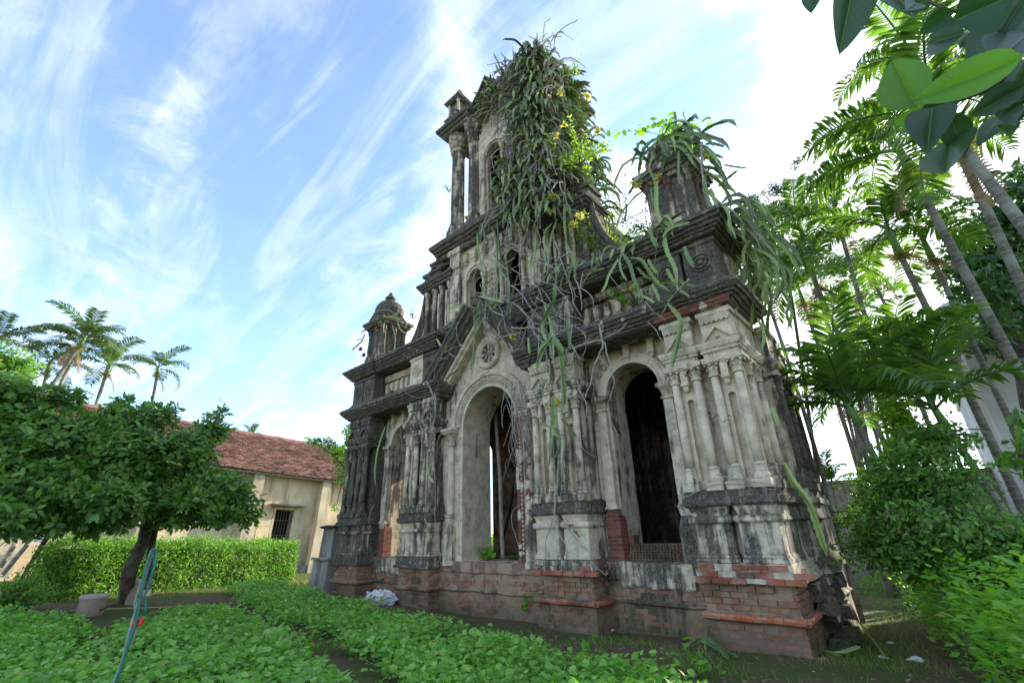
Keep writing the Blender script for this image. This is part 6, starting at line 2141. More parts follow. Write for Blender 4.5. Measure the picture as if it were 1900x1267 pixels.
def veg_bed(name, label, poly, dens, hgt, lsize, nl, seed, mat='veg', kind='round', edge=0.0):
    rs = np.random.default_rng(seed)
    a = 0.5 * abs(sum(poly[i][0] * poly[(i + 1) % len(poly)][1] - poly[(i + 1) % len(poly)][0] * poly[i][1] for i in range(len(poly))))
    xs_ = [p[0] for p in poly]
    ys_ = [p[1] for p in poly]
    box = (max(xs_) - min(xs_)) * (max(ys_) - min(ys_))
    x, y = fill(poly, int(dens * box), rs)
    d2 = (x - CW.x) ** 2 + (y - CW.y) ** 2
    keep = (d2 > 2.2 ** 2)
    pn = np.array([noise.noise(Vector((a_ * 1.1, b_ * 1.1, 5))) for a_, b_ in zip(x, y)])
    keep &= (pn > -0.36 + rs.uniform(-0.12, 0.12, len(x)))
    x, y, pn = x[keep], y[keep], pn[keep]
    n = len(x)
    if hgt > 0.5:
        h = hgt * (0.75 + 0.5 * rs.random(n))
    else:
        h = hgt * (0.55 + 0.7 * rs.random(n) + 0.5 * pn)
    q = np.repeat(np.stack([x, y, gzv(x)], 1), nl, axis=0)
    H = np.repeat(h, nl)
    N = len(q)
    t_ = rs.random(N) ** (0.6 if hgt < 0.5 else 0.75)
    ang = rs.uniform(0, 2 * np.pi, N)
    rad = (0.04 + 0.10 * rs.random(N)) * (1.15 - 0.4 * t_) * (hgt / 0.25 if hgt < 0.5 else 1.3)
    q[:, 0] += rad * np.cos(ang)
    q[:, 1] += rad * np.sin(ang)
    q[:, 2] += H * t_
    d_ = np.stack([np.cos(ang), np.sin(ang), rs.uniform(-0.35, 0.75, N)], 1)
    nn = rs.normal(size=(N, 3)) * 0.5 + np.array([0, 0, 1.0])
    v_ = np.clip(rs.random(N) * 0.75 + 0.25 * np.repeat(rs.random(n), nl), 0, 1)
    o = scatter(name, kind, q, d_, nn, rs.uniform(0.45, 1.25, N) * lsize, mat, None, v_)
    tag(o, label, kind='stuff')
    # stalks
    k = rs.choice(N, min(N, 9000), replace=False)
    s0 = q[k].copy()
    s0[:, 2] = gzv(s0[:, 0])
    return o


bedA = gpoly([(420, 1100), (520, 1094), (600, 1122), (700, 1148), (830, 1180), (1000, 1232), (1200, 1284), (1330, 1325), (1330, 1400), (790, 1400), (735, 1282), (678, 1236), (596, 1190), (470, 1142)])
bedB = gpoly([(205, 1175), (330, 1146), (420, 1140), (490, 1176), (545, 1216), (612, 1266), (650, 1330), (700, 1460), (340, 1460), (270, 1290), (200, 1215)])
bedC = gpoly([(-60, 1160), (20, 1150), (90, 1155), (145, 1180), (185, 1225), (225, 1290), (230, 1400), (-200, 1400), (-200, 1220)])
veg_bed('vegetable_bed', 'bed of round-leaved leafy greens running along the foot of the church', bedA, 105, 0.25, 0.075, 10, 31)
veg_bed('vegetable_bed', 'bed of leafy greens in the middle foreground right of the hose', bedB, 110, 0.21, 0.075, 10, 32)
veg_bed('vegetable_bed', 'bed of bright leafy greens in the bottom left corner', bedC, 115, 0.2, 0.07, 10, 33)
bushP = [(8.0, -4.4), (7.55, -2.0), (7.25, 0.5), (6.9, 3.5), (6.4, 7.5), (6.1, 9.5), (12.0, 9.0), (12.5, -3.0), (9.4, -5.6), (8.3, -5.3)]
veg_bed('tall_herb_bed', 'waist-high mass of bright green leafy herbs in the bottom right corner', bushP, 52, 0.98, 0.098, 17, 34, 'bush', 'leaf')
veg_bed('tall_herb_bed', 'sprawling dim green creeper growing between the path and the dark shrub', gpoly([(1560, 1060), (1570, 1100), (1660, 1110), (1700, 1100), (1800, 1075), (1900, 1070), (1900, 1045), (1600, 1045)]), 25, 0.55, 0.09, 10, 35, 'hedge', 'leaf')
# grass
rs = np.random.default_rng(41)


def grass(name, label, poly, dens, h, seed, mat='grass', pmin=-0.2):
    rs = np.random.default_rng(seed)
    xs_ = [p[0] for p in poly]
    ys_ = [p[1] for p in poly]
    x, y = fill(poly, int(dens * (max(xs_) - min(xs_)) * (max(ys_) - min(ys_))), rs)
    pn = np.array([noise.noise(Vector((a_ * 0.9, b_ * 0.9, 9))) for a_, b_ in zip(x, y)])
    k = pn > pmin + rs.uniform(-0.2, 0.2, len(x))
    x, y = x[k], y[k]
    n = len(x)
    q = np.stack([x, y, gzv(x) - 0.01], 1)
    d_ = rnd_dirs(n, 1.4)
    o = scatter(name, 'blade', q, d_, rnd_dirs(n), rs.uniform(0.4, 1.2, n) * h, mat, None, rs.random(n))
    return tag(o, label, kind='stuff')


grass('grass', 'thin grass and moss along the church foot', [(-7.5, -0.9), (-2, -1.1), (2, -1.4), (4, -2.6), (7.9, -4.2), (7.6, 0.5), (6.3, 1.5), (5.9, -0.1), (-5.8, -0.05)], 300, 0.08, 42, pmin=0.12)
grass('grass', 'taller grass blades close to the right corner pier', [(3.0, -1.3), (6.4, -1.6), (6.9, 0.8), (6.1, 0.9), (5.9, -0.1), (3.0, -0.08)], 420, 0.12, 45, pmin=0.02)
grass('grass', 'grass strip on the narrow path right of the church', [(5.9, 0.0), (7.6, 0.0), (7.5, 6), (7.0, 14), (4.5, 16), (5.6, 8), (5.95, 3)], 260, 0.12, 43, pmin=-0.1)
grass('grass', 'sunlit grass at the foot of the hedge', gpoly([(80, 1118), (300, 1112), (540, 1090), (640, 1085), (640, 1072), (520, 1068), (60, 1100)]), 130, 0.16, 44, pmin=-0.5)
for i_, (px_, py_, lb_) in enumerate(((150, 1195, 'taller weed standing in the bottom left bed of greens'), (560, 1215, 'lanky weed in the furrow between the two beds of greens'), (1075, 1240, 'weed at the church-side edge of the long bed'), (1290, 1255, 'small broad-leaved weed at the right tip of the long bed'), (400, 1165, 'weed at the far end of the furrow'))):
    sprig(lb_, G(px_, py_), 0.38, 6, 8, 0.10, 'bush', 'leaf', 'plant', 'weed')
# dry litter on the soil
lp = np.stack([rs.uniform(-6, 7.4, 900), rs.uniform(-2.4, -0.2, 900), np.zeros(900)], 1)
lp[:, 2] = gzv(lp[:, 0]) + 0.02
dd_ = rs.normal(size=(900, 3))
dd_[:, 2] *= 0.2
o = scatter('leaf_litter', 'small', lp, dd_, rs.normal(size=(900, 3)) * 0.3 + np.array([0, 0, 1]), rs.uniform(0.03, 0.09, 900), 'strap', None)
tag(o, 'dry leaves and twigs scattered on the bare soil before the church', kind='stuff')
# clods and pebbles
m_ = MB()
for i in range(900):
    x, y = R.uniform(-6, 7.5), R.uniform(-3.2, -0.1)
    s_ = R.uniform(0.008, 0.03) * (1.6 if R.random() < 0.08 else 1)
    m_.circ(x, y, [(gz(x) - 0.01, s_ * 1.2), (gz(x) + s_ * 0.6, s_), (gz(x) + s_ * 0.9, s_ * 0.4)], 5, ph=R.uniform(0, 1))
tag(m_.build('rubble', 'bark', None, None, 0.004, 20), 'small clods and chips of brick on the soil', kind='stuff')


def hedge(label, p0, p1, depth, h, n, mat, seed, size=0.06, name='hedge'):
    rs = np.random.default_rng(seed)
    p0, p1 = Vector(p0), Vector(p1)
    root = empty(name, (p0 + p1) / 2, label, 'hedge')
    d_ = (p1 - p0)
    L_ = d_.length
    d_.normalize()
    nn = Vector((-d_.y, d_.x, 0))
    c = (p0 + p1) / 2
    m_ = MB()
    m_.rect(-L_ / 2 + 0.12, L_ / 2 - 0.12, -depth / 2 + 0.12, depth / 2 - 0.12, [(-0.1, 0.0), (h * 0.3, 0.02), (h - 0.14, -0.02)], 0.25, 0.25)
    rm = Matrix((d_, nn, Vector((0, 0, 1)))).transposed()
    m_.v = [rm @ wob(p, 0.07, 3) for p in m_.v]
    m_.build('dark_hedge_core', 'darkleaf', root, v=0.15)  # dark filler box; the shade between leaves is put into its colour
    u = rs.uniform(-L_ / 2, L_ / 2, n)
    # leaves near the shell: front, back, ends, top
    s = rs.random(n)
    w_ = np.where(s < 0.45, -depth / 2, np.where(s < 0.6, depth / 2, rs.uniform(-depth / 2, depth / 2, n)))
    z = np.where(s < 0.6, rs.uniform(0, h, n), h)
    u = np.where((s > 0.93), L_ / 2, u)
    z = np.where(s > 0.93, rs.uniform(0, h, n), z)
    u = np.where((s > 0.88) & (s < 0.93), -L_ / 2, u)
    z = np.where((s > 0.88) & (s < 0.93), rs.uniform(0, h, n), z)
    bump = np.array([noise.noise(Vector((a_ * 1.6, b_ * 1.6, c_ * 1.6))) for a_, b_, c_ in zip(u, w_, z)]) * 0.14
    j = rs.normal(size=(n, 3)) * 0.06
    q = np.outer(u + j[:, 0], np.array(d_)) + np.outer(w_ + j[:, 1] + np.sign(w_) * bump, np.array(nn))
    q[:, 2] += z + j[:, 2] + np.where(s > 0.6, bump, 0) + np.where((s > 0.6) & (s < 0.68), rs.random(n) * 0.16, 0)
    o = scatter('foliage', 'leaf', q, rnd_dirs(n, 0.3), rnd_dirs(n, 0.6), rs.uniform(0.6, 1.2, n) * size, mat, root, rs.random(n))
    return root


h0, h1 = G(50, 1112), G(525, 1078)
hedge('clipped bright green hedge running from the left to the old grey post', (h0.x, h0.y, gz(h0.x)), (h1.x, h1.y, gz(h1.x)), 0.8, 1.15, 26000, 'hedge', 51, 0.075)
u0, u1 = G(1530, 1082), G(1730, 1080)
hedge('tangled undergrowth in sunlit leaf colour at the end of the path under the ringed stems', (u0.x, u0.y, 0), (u1.x, u1.y, 0), 1.5, 2.0, 14000, 'bright', 52, 0.12, 'undergrowth')  # stands in shade; the sunlight is put into its lighter leaf colour
hedge('low dark leafy undergrowth along the right fence line behind the herbs', (8.0, 9.5, 0), (10.6, 3.5, 0), 1.2, 1.5, 9000, 'leaf', 53, 0.11, 'undergrowth')
b_ = G(20, 1135)
sprig('low dark leafy bush at the left edge beside the vegetable bed', b_, 0.7, 60, 40, 0.07, 'hedge', 'leaf', 'bush', 'bush')

# ------------------------------------------------------------------ old house with tiled roof
HX = -14.0
house = empty('old_house', (HX, 3, 0.48), 'long old house with ochre walls and a faded red tiled roof', 'house')
hz = 0.0


def hpart(m_, name, mat, lab=None, par=None, wobble=0.02):
    o = m_.build(name, mat, par or house, None, wobble, 1.2)
    if lab:
        o['label'] = lab
    return o


EV, RG = 3.95, 5.95       # eave and ridge above the floor
y0h, y1h = -12.0, 10.0
WY0, WY1, WZ0, WZ1 = -1.62, -0.80, 1.15, 2.5      # window opening in the wall (local)
m_ = MB()
# wall in panels round the window opening
for (a, b, z0, z1) in ((y0h - 3, WY0, -0.6, EV), (WY1, y1h - 3, -0.6, EV), (WY0, WY1, -0.6, WZ0), (WY0, WY1, WZ1, EV)):
    m_.rect(-0.4, 0.0, a, b, [(z0, 0), (z1, 0)], 0.6, 0.5)
hpart(m_, 'wall', 'housewall', wobble=0.01)
m_ = MB()
m_.rect(-5.9, -0.45, y0h - 2.9, y1h - 3.1, [(-0.6, 0), (EV - 0.1, 0)], 1, 1)
hpart(m_, 'house_body', 'dark')
for yy in (-9.5, -6.3, -2.9, 0.15, 3.4):
    m_ = MB()
    m_.rect(0.0, 0.36, yy, yy + 0.42, [(-0.6, 0.12), (1.0, 0.05), (EV - 0.25, 0.0), (EV - 0.12, -0.03)], 0.3, 0.4)
    hpart(m_, 'buttress', 'housewall')
m_ = MB()
for (a, b, z0, z1) in ((WY0 - 0.09, WY0, WZ0 - 0.08, WZ1 + 0.1), (WY1, WY1 + 0.09, WZ0 - 0.08, WZ1 + 0.1), (WY0, WY1, WZ1, WZ1 + 0.1), (WY0, WY1, WZ0 - 0.08, WZ0)):
    m_.rect(-0.1, 0.05, a, b, [(z0, 0), (z1, 0)], 1, 1)
wf = hpart(m_, 'window', 'housewall')
m_ = MB()
for i in range(7):
    y_ = WY0 + (WY1 - WY0) * (i + 0.5) / 7
    m_.tube([Vector((-0.05, y_, WZ0)), Vector((-0.05, y_, WZ1))], 0.013, 5)
for z_ in (WZ0 + 0.3, WZ0 + 0.9):
    m_.box(-0.06, -0.045, WY0, WY1, z_, z_ + 0.03)
hpart(m_, 'window_bars', 'iron', par=wf, wobble=0)
m_ = MB()
m_.rect(-0.02, 0.36, WY0 - 0.3, WY1 + 0.3, [(WZ1 + 0.14, 0), (WZ1 + 0.2, 0.02)], 0.3, 1)
hpart(m_, 'window_canopy', 'greypost')
m_ = MB()
m_.box(0.02, 0.05, WY0 - 0.62, WY0 - 0.11, WZ0, WZ1)
for z_ in (WZ0 + 0.02, WZ1 - 0.08, WZ0 + 0.65):
    m_.box(0.045, 0.065, WY0 - 0.6, WY0 - 0.12, z_, z_ + 0.06)
hpart(m_, 'shutter', 'housewall', 'open cream wooden shutter')
# roof
m_ = MB()
m_.box(-3.2, 0.42, y0h - 3.4, y1h - 2.7, EV - 0.12, EV - 0.06)
hpart(m_, 'eave_board', 'wood')
rs = np.random.default_rng(61)
slope = Vector((-3.45, 0, RG - EV + 0.25)).normalized()
nrm3 = Vector((slope.z, 0, -slope.x))
m_ = MB()
nrow = 30
Lr = 4.02
tw_ = 0.20
ncol = int((y1h - y0h + 0.7) / tw_)
for r_ in range(nrow):
    p_lo = Vector((0.5, 0, EV - 0.05)) + slope * (r_ * Lr / nrow)
    p_hi = p_lo + slope * (Lr / nrow * 1.25)
    for c_ in range(ncol):
        y_ = y0h - 3.4 + c_ * tw_ + (tw_ / 2 if r_ % 2 else 0)
        j = rs.uniform(-0.008, 0.02)
        sag = noise.noise(Vector((y_ * 0.3, r_ * 0.15, 0))) * 0.06
        a = p_lo + nrm3 * (0.05 + j + sag) + Vector((0, y_, 0))
        b = p_hi + nrm3 * (0.005 + sag) + Vector((0, y_, 0))
        b_i = len(m_.v)
        m_.v += [a + Vector((0, 0.01, 0)), a + nrm3 * 0.02 + Vector((0, tw_ / 2, 0)) - slope * 0.02, a + Vector((0, tw_ - 0.01, 0)), b + Vector((0, tw_, 0)), b, a - nrm3 * 0.035 + Vector((0, 0.01, 0)), a - nrm3 * 0.035 + Vector((0, tw_ - 0.01, 0))]
        m_.f += [(b_i, b_i + 1, b_i + 4), (b_i + 1, b_i + 2, b_i + 3, b_i + 4), (b_i + 5, b_i + 6, b_i + 2, b_i + 1, b_i)]
        m_.a += [rs.random()] * 7
o = m_.build('roof_tiles', 'tile', house)
tag(o, kind='stuff')
m_ = MB()
m_.quad_grid([[Vector((-3.0, y0h - 3.4, RG + 0.12)), Vector((-3.0, y1h - 2.7, RG + 0.12))], [Vector((-6.4, y0h - 3.4, EV)), Vector((-6.4, y1h - 2.7, EV))]])
m_.quad_grid([[Vector((0.4, y0h - 3.3, EV - 0.05)), Vector((0.4, y1h - 2.75, EV - 0.05))], [Vector((-3.0, y0h - 3.3, RG + 0.08)), Vector((-3.0, y1h - 2.75, RG + 0.08))]])
for yy in (y0h - 3.0, y1h - 3.1):
    m_.poly([Vector((0, yy, EV - 0.1)), Vector((-3.0, yy, RG + 0.05)), Vector((-6.0, yy, EV - 0.1))])
hpart(m_, 'roof_deck', 'bark')
for i in range(54):
    y_ = y0h - 3.3 + i * 0.42
    m_ = MB()
    m_.tube([Vector((-3.02, y_, RG + 0.2 + R.uniform(-0.02, 0.02))), Vector((-3.02, y_ + 0.4, RG + 0.2 + R.uniform(-0.02, 0.02)))], 0.11, 6)
    m_.a = [R.random() * 0.5] * len(m_.v)
    hpart(m_, 'ridge_tile', 'tile', wobble=0.01)

# grey post with a ledge, beside the left end of the church
pb = G(606, 1094)
m_ = MB()
root = empty('gate_post', (pb.x, pb.y, gz(pb.x)), 'stained grey cement gate post with a ledge beside the left end of the church', 'post')
m_ = MB()
m_.rect(-0.6, 0.45, -0.35, 0.35, [(-0.3, 0.05), (0.95, 0.02)], 0.2, 0.3)
m_.build('lower_block', 'greypost', root, None, 0.02)
m_ = MB()
m_.rect(-0.7, 0.55, -0.42, 0.42, [(0.955, 0.02), (1.03, 0.02)], 0.2, 1)
m_.build('shelf', 'greypost', root, None, 0.02)
m_ = MB()
m_.rect(-0.42, 0.45, -0.3, 0.3, [(1.035, 0), (2.0, -0.02)], 0.2, 0.3)
m_.build('upper_block', 'greypost', root, None, 0.02)
m_ = MB()
m_.rect(-0.5, 0.5, -0.36, 0.36, [(2.0, 0), (2.06, 0.03), (2.1, -0.05)], 0.15, 1)
m_.build('cap', 'darkplastic', root, None, 0.05)
root.scale = (0.82, 0.82, 0.84)
# debris by the house foot
pd = G(560, 1075)
for i in range(7):
    m_ = MB()
    a, b = R.uniform(0.15, 0.45), R.uniform(0.1, 0.25)
    m_.rect(-a, a, -b, b, [(0, 0), (R.uniform(0.06, 0.14), -0.02)], 0.15, 1)
    o = m_.build('broken_slab', 'greypost', None, None, 0.03)
    o.location = (pd.x - 0.6 + R.uniform(-0.9, 0.9), pd.y + 0.9 + R.uniform(-0.4, 0.8), gz(pd.x) + 0.04 + 0.05 * (i % 3))
    o.rotation_euler = (R.uniform(-.15, .15), R.uniform(-.15, .15), R.uniform(0, 3))
    tag(o, 'broken grey cement slab in the rubble heap before the house window', 'slab', 'broken slabs before the house')
m_ = MB()
m_.circ(0, 0, [(0, 0.13), (0.28, 0.17), (0.3, 0.18)], 12)
o = m_.build('pail', 'bluepipe', None)
p = G(562, 1062)
o.location = (p.x, p.y, gz(p.x))
tag(o, 'small grey-blue pail standing in front of the house', 'pail')

# far left: low wall, sheet, pale sticks, leaning pole
pw = G(40, 1075)
m_ = MB()
root = empty('garden_wall', (pw.x - 4, pw.y - 2, 0.5), 'weathered low garden wall at the far left under the citrus trees', 'wall')
m_.rect(-0.15, 0.15, -9, 1.6, [(-0.6, 0), (0.7, 0), (0.9, -0.03)], 0.4, 0.3)
m_.build('wall_body', 'greypost', root, None, 0.03)
m_ = MB()
m_.rect(-0.3, 0.3, -9.1, 1.7, [(0.9, 0), (0.98, 0.0)], 0.4, 1)
m_.build('coping', 'greypost', root, None, 0.02)
m_ = MB()
rows = []
for i in range(25):
    u = -0.5 + i / 24
    rows.append([Vector((u * 0.9, -0.25, 0.012 * math.sin(i * 1.6))), Vector((u * 0.9, 0.25, 0.012 * math.sin(i * 1.6)))])
m_.quad_grid(rows)
m_.quad_grid([[p - Vector((0, 0, 0.004)) for p in r] for r in rows])
o = m_.build('metal_sheet', 'sheet')
o.location = P(52, 985, 16)
o.rotation_euler = (0.9, 0.1, 1.2)
tag(o, 'small corrugated metal sheet propped above the far left wall', 'sheet')
for i, (a, b, D) in enumerate((((0, 1052), (42, 985), 15.5), ((5, 1065), (50, 1010), 15.2), ((190, 990), (215, 935), 15.5))):
    m_ = MB()
    pa, pb_ = P(a[0], a[1], D), P(b[0], b[1], D)
    m_.tube([pa, (pa + pb_) / 2 + Vector((0.04, 0, 0.02)), pb_], 0.045, 6)
    o = m_.build('bare_branch', 'root')
    tag(o, ['pale bare branch forking up at the left edge', 'lower pale bare branch at the left edge', 'pale plank leaning behind the hedge between the citrus trees'][i], 'branch')
m_ = MB()
q0 = G(35, 1082)
q1 = P(112, 955, 13.5)
m_.tube([q0, (q0 + q1) / 2, q1], 0.05, 8)
tag(m_.build('leaning_pole', 'darkplastic'), 'dark straight pole leaning up into the left citrus tree', 'pole')


# buckets
def bucket(label, p, r, h, tilt, group=None):
    root = empty('bucket', (p.x, p.y, gz(p.x) - 0.01), label, 'bucket', group)
    root.rotation_euler = (tilt, tilt * 0.5, 0.3)
    m_ = MB()
    m_.circ(0, 0, [(0, r * 0.98), (h * 0.5, r), (h * 0.86, r * 1.02)], 22)
    m_.build('bucket_body', 'bucket', root, None, 0.004, smooth=False)
    m_ = MB()
    m_.circ(0, 0, [(h * 0.86, r * 1.04), (h * 0.87, r * 1.12), (h * 0.97, r * 1.12), (h, r * 1.05), (h * 1.01, r * 0.9)], 22)
    m_.build('rim', 'rim', root)


bucket('brown plastic bucket with a pale rim turned upside down beside the bare soil', G(165, 1140), 0.20, 0.34, 0.04)
bucket('larger brown bucket standing behind the forked citrus trunk', G(250, 1122), 0.19, 0.5, 0.0)
m_ = MB()
m_.box(-0.2, 0.2, -0.04, 0.04, 0, 0.025)
o = m_.build('plank', 'darkplastic', None, None, 0.01)
o.location = G(190, 1140) + Vector((0.05, 0.0, 0.1))
o.rotation_euler = (0, -0.35, 0.9)
tag(o, 'short dark plank leaning on the side of the brown bucket', 'plank')

# hose bundled on a stake in the foreground
D0 = 3.6
hp = [P(x, y, D0) for x, y in ((196, 1290), (222, 1240), (240, 1170), (258, 1110), (270, 1060), (283, 1022))]
hroot = empty('hose_stake', hp[0], 'upright stake with looped green garden hose tied by red tape in the left foreground', 'hose')
inv = hp[0]
m_ = MB()
m_.tube([p - inv + Vector((0.012, 0, 0)) for p in spline(hp, 0.05)], 0.009, 8)
m_.build('stake', 'bluepipe', hroot, smooth=True)
L1 = [P(x, y, D0 - 0.03) for x, y in ((190, 1300), (215, 1262), (243, 1180), (253, 1150), (262, 1090), (276, 1035), (284, 1018), (290, 1022), (288, 1045), (274, 1090), (268, 1140))]
m_ = MB()
m_.tube([p - inv for p in spline(L1, 0.03)], 0.0075, 8)
m_.build('green_hose', 'greenhose', hroot, smooth=True)
L2 = [P(x, y, D0 + 0.03) for x, y in ((205, 1290), (232, 1210), (250, 1180), (256, 1150), (250, 1120), (266, 1070), (280, 1030), (285, 1024))]
m_ = MB()
m_.tube([p - inv for p in spline(L2, 0.03)], 0.0065, 8)
m_.build('pale_hose', 'wood', hroot, smooth=True)
for (px, py, mt, rr, nm) in ((254, 1153, 'redtape', 0.03, 'red_tie'), (268, 1100, 'rim', 0.022, 'pale_tie')):
    c_ = P(px, py, D0) - inv
    m_ = MB()
    m_.circ(c_.x, c_.y, [(c_.z - 0.016, rr * 0.9), (c_.z - 0.008, rr), (c_.z + 0.008, rr), (c_.z + 0.016, rr * 0.8)], 10)
    m_.tube([c_, c_ + Vector((0.05, 0.01, 0.015)), c_ + Vector((0.07, 0, -0.01))], 0.007, 5)
    m_.build(nm, mt, hroot, None, 0.004, 30)
m_ = MB()
c_ = [P(x, y, D0 - 0.1) for x, y in ((255, 1262), (262, 1225), (262, 1200), (254, 1190))]


# crumpled bag, cloth, cut stems, litter
def crumple(label, name, p, a, b, h, mat, mats2=None, seed=0, cat='bag'):
    m_ = MB()
    rows = []
    n, k = 12, 16
    for i in range(n + 1):
        t_ = math.pi * i / n
        rows.append([Vector((a * math.sin(t_) * math.cos(2 * math.pi * j / k), b * math.sin(t_) * math.sin(2 * math.pi * j / k), h * 0.5 + h * 0.5 * math.cos(t_))) for j in range(k)])
    m_.quad_grid(rows, True)
    off = Vector((seed * 3.1, seed, 0))
    m_.v = [q + noise.noise_vector(q * 7 + off) * min(a, h) * 0.5 + noise.noise_vector(q * 19 + off) * min(a, h) * 0.2 for q in m_.v]
    m_.v = [Vector((q.x, q.y, max(q.z, 0.0))) for q in m_.v]
    o = m_.build(name, mat)
    o.location = (p.x, p.y, gz(p.x))
    return tag(o, label, cat)


p = G(706, 1122)
o = crumple('crumpled white sack lying on the soil in front of the left arch', 'sack', p, 0.38, 0.2, 0.30, 'white', seed=2)
o.rotation_euler.z = 0.5
o2 = crumple('', 'sack_print', p, 0.17, 0.1, 0.12, 'paleplaster', seed=5)
for k_ in list(o2.keys()):
    del o2[k_]
o2.name = 'yellow_lining'
o2.parent = o
o2.location = (0.12, -0.12, 0.10)
o3 = crumple('', 'blue_print', p, 0.05, 0.05, 0.12, 'blue', seed=6)
for k_ in list(o3.keys()):
    del o3[k_]
o3.parent = o
o3.location = (-0.3, -0.12, 0.02)
p = G(648, 1118)
o = crumple('torn pink cloth on the soil at the foot of the left end pier', 'cloth', p, 0.35, 0.12, 0.08, 'pink', seed=3, cat='cloth')
p = G(818, 1143)
crumple('lump of red brick lying alone on the soil near the left side of the doorway', 'brick_lump', p, 0.05, 0.04, 0.05, 'redbrick', seed=4, cat='brick')
crumple('grey stone lying beside the cut cactus stem before the doorway', 'stone', G(860, 1134), 0.14, 0.08, 0.08, 'greypost', seed=7, cat='stone')


def cut_stem(label, L_, w_, D=None):
    pts = [G(x, y) + Vector((0, 0, z)) for x, y, z in L_]
    m_ = MB()
    root_p = pts[0].copy()
    cactus_stem(m_, spline([q - root_p for q in pts], 0.06), w_)
    o = m_.build('cut_cactus_stem', 'cactus')
    o.location = root_p
    tag(o, label, 'cactus stem')


cut_stem('pale green cut cactus stem on the ground before the doorway threshold', [(862, 1130, 0.06), (885, 1128, 0.07), (905, 1132, 0.06), (912, 1135, 0.04)], 0.10)
cut_stem('long pale cut cactus stem lying before the right corner pier, rising over a stone', [(1270, 1212, 0.05), (1300, 1206, 0.12), (1330, 1212, 0.12), (1355, 1230, 0.04)], 0.07)
cut_stem('cut cactus stem continuing right of the stone before the right corner pier', [(1308, 1205, 0.12), (1335, 1215, 0.08), (1370, 1228, 0.05)], 0.06)
cut_stem('curved grey-green cactus stem on the ground right of the corner pier', [(1530, 1215, 0.05), (1560, 1222, 0.06), (1600, 1212, 0.08)], 0.05)
cut_stem('limp dry cactus stem arching over the grass at the corner of the path', [(1545, 1200, 0.1), (1555, 1180, 0.25), (1590, 1175, 0.25), (1620, 1195, 0.1), (1650, 1230, 0.03)], 0.03)
m_ = MB()
m_.rect(-0.11, 0.11, -0.05, 0.05, [(0, 0), (0.32, -0.01)], 0.1, 0.1)
o = m_.build('fallen_slab', 'brick', None, None, 0.02)
q = c2w((4.55, -0.12, 0.0))
o.location = (q.x, q.y - 0.15, 0)
o.rotation_euler = (-0.25, 0.2, 0.6)
tag(o, 'brown slab of fallen plaster propped upright at the left foot of the right corner pier', 'slab')
for i, (px, py, s_, lb) in enumerate(((1700, 1228, 0.09, 'largest white scrap of plastic on the path at the lower right'), (1640, 1222, 0.05, 'small white scrap left of the largest one on the path'), (1515, 1250, 0.05, 'white scrap near the bottom of the right corner pier'), (1135, 1170, 0.06, 'white stone chip at the foot of the pier right of the doorway'), (900, 1143, 0.05, 'white scrap right of the cut stem before the doorway'), (1653, 1195, 0.05, 'pale scrap on the grass of the path'))):
    crumple(lb, 'litter', G(px, py), s_, s_ * 0.6, s_ * 0.6, 'white', seed=10 + i, cat='litter')

# ------------------------------------------------------------------ right: pale building, tank, garden wall
BX = 9.3
bld = empty('pale_building', (BX, 12, 0), 'pale rendered house wall with two narrow windows behind the palms at the right edge', 'building')
WIN = [(16.35, 17.15, 3.05, 3.95), (12.2, 12.95, 3.0, 3.9)]
m_ = MB()
ysplit = [10.5, 12.2, 12.95, 16.35, 17.15, 19.0]
for a, b in zip(ysplit, ysplit[1:]):
    win = [w_ for w_ in WIN if abs(w_[0] - a) < 1e-6]
    if win:
        z0, z1 = win[0][2], win[0][3]
        m_.rect(0, 0.3, a - 12, b - 12, [(-0.2, 0), (z0, 0)], 1, 1)
        m_.rect(0, 0.3, a - 12, b - 12, [(z1, 0), (6.6, 0)], 1, 1)
    else:
        m_.rect(0, 0.3, a - 12, b - 12, [(-0.2, 0), (6.6, 0)], 1, 1)
m_.rect(0.3, 7, 18.7 - 12, 19.0 - 12, [(-0.2, 0), (6.6, 0)], 1, 1)
m_.rect(0.3, 7, -1.5, -1.2, [(-0.2, 0), (6.6, 0)], 1, 1)
m_.build('wall', 'palewall', bld)
m_ = MB()
m_.box(0.3, 7.0, -1.2, 6.7, 6.4, 6.6)
m_.build('roof', 'greypost', bld)
m_ = MB()
m_.rect(-0.02, 7.1, -1.55, 7.05, [(6.6, 0.0), (6.65, 0.06), (6.8, 0.06), (6.82, 0.0)], 1, 1)
m_.build('parapet', 'palewall', bld)
for a, b, z0, z1 in WIN:
    m_ = MB()
    for (q0_, q1_, r0, r1) in ((a - 0.06, a, z0 - 0.06, z1 + 0.06), (b, b + 0.06, z0 - 0.06, z1 + 0.06), (a, b, z1, z1 + 0.06), (a, b, z0 - 0.06, z0), ((a + b) / 2 - 0.025, (a + b) / 2 + 0.025, z0, z1)):
        m_.box(-0.03, 0.08, q0_ - 12, q1_ - 12, r0, r1)
    m_.rect(-0.1, 0.05, a - 12.15, b - 11.85, [(z1 + 0.16, 0), (z1 + 0.22, 0)], 1, 1)
    wf = m_.build('window', 'white', bld)
    m_ = MB()
    m_.box(0.12, 0.14, a - 12, b - 12, z0, z1)
    m_.build('pane', 'dark', wf)
tc = P(1795, 592, 23)
root = empty('water_tank', tc, 'horizontal steel water tank on a stand behind the palms above the pale building', 'water tank')
m_ = MB()
prof = [(-1.0, 0.05), (-0.96, 0.3), (-0.85, 0.5), (-0.7, 0.58), (-0.4, 0.6), (0, 0.6), (0.4, 0.6), (0.7, 0.58), (0.85, 0.5), (0.96, 0.3), (1.0, 0.05)]
m_.circ(0, 0, [(z_ * 1.05, r_ * 1.1) for z_, r_ in prof], 24)
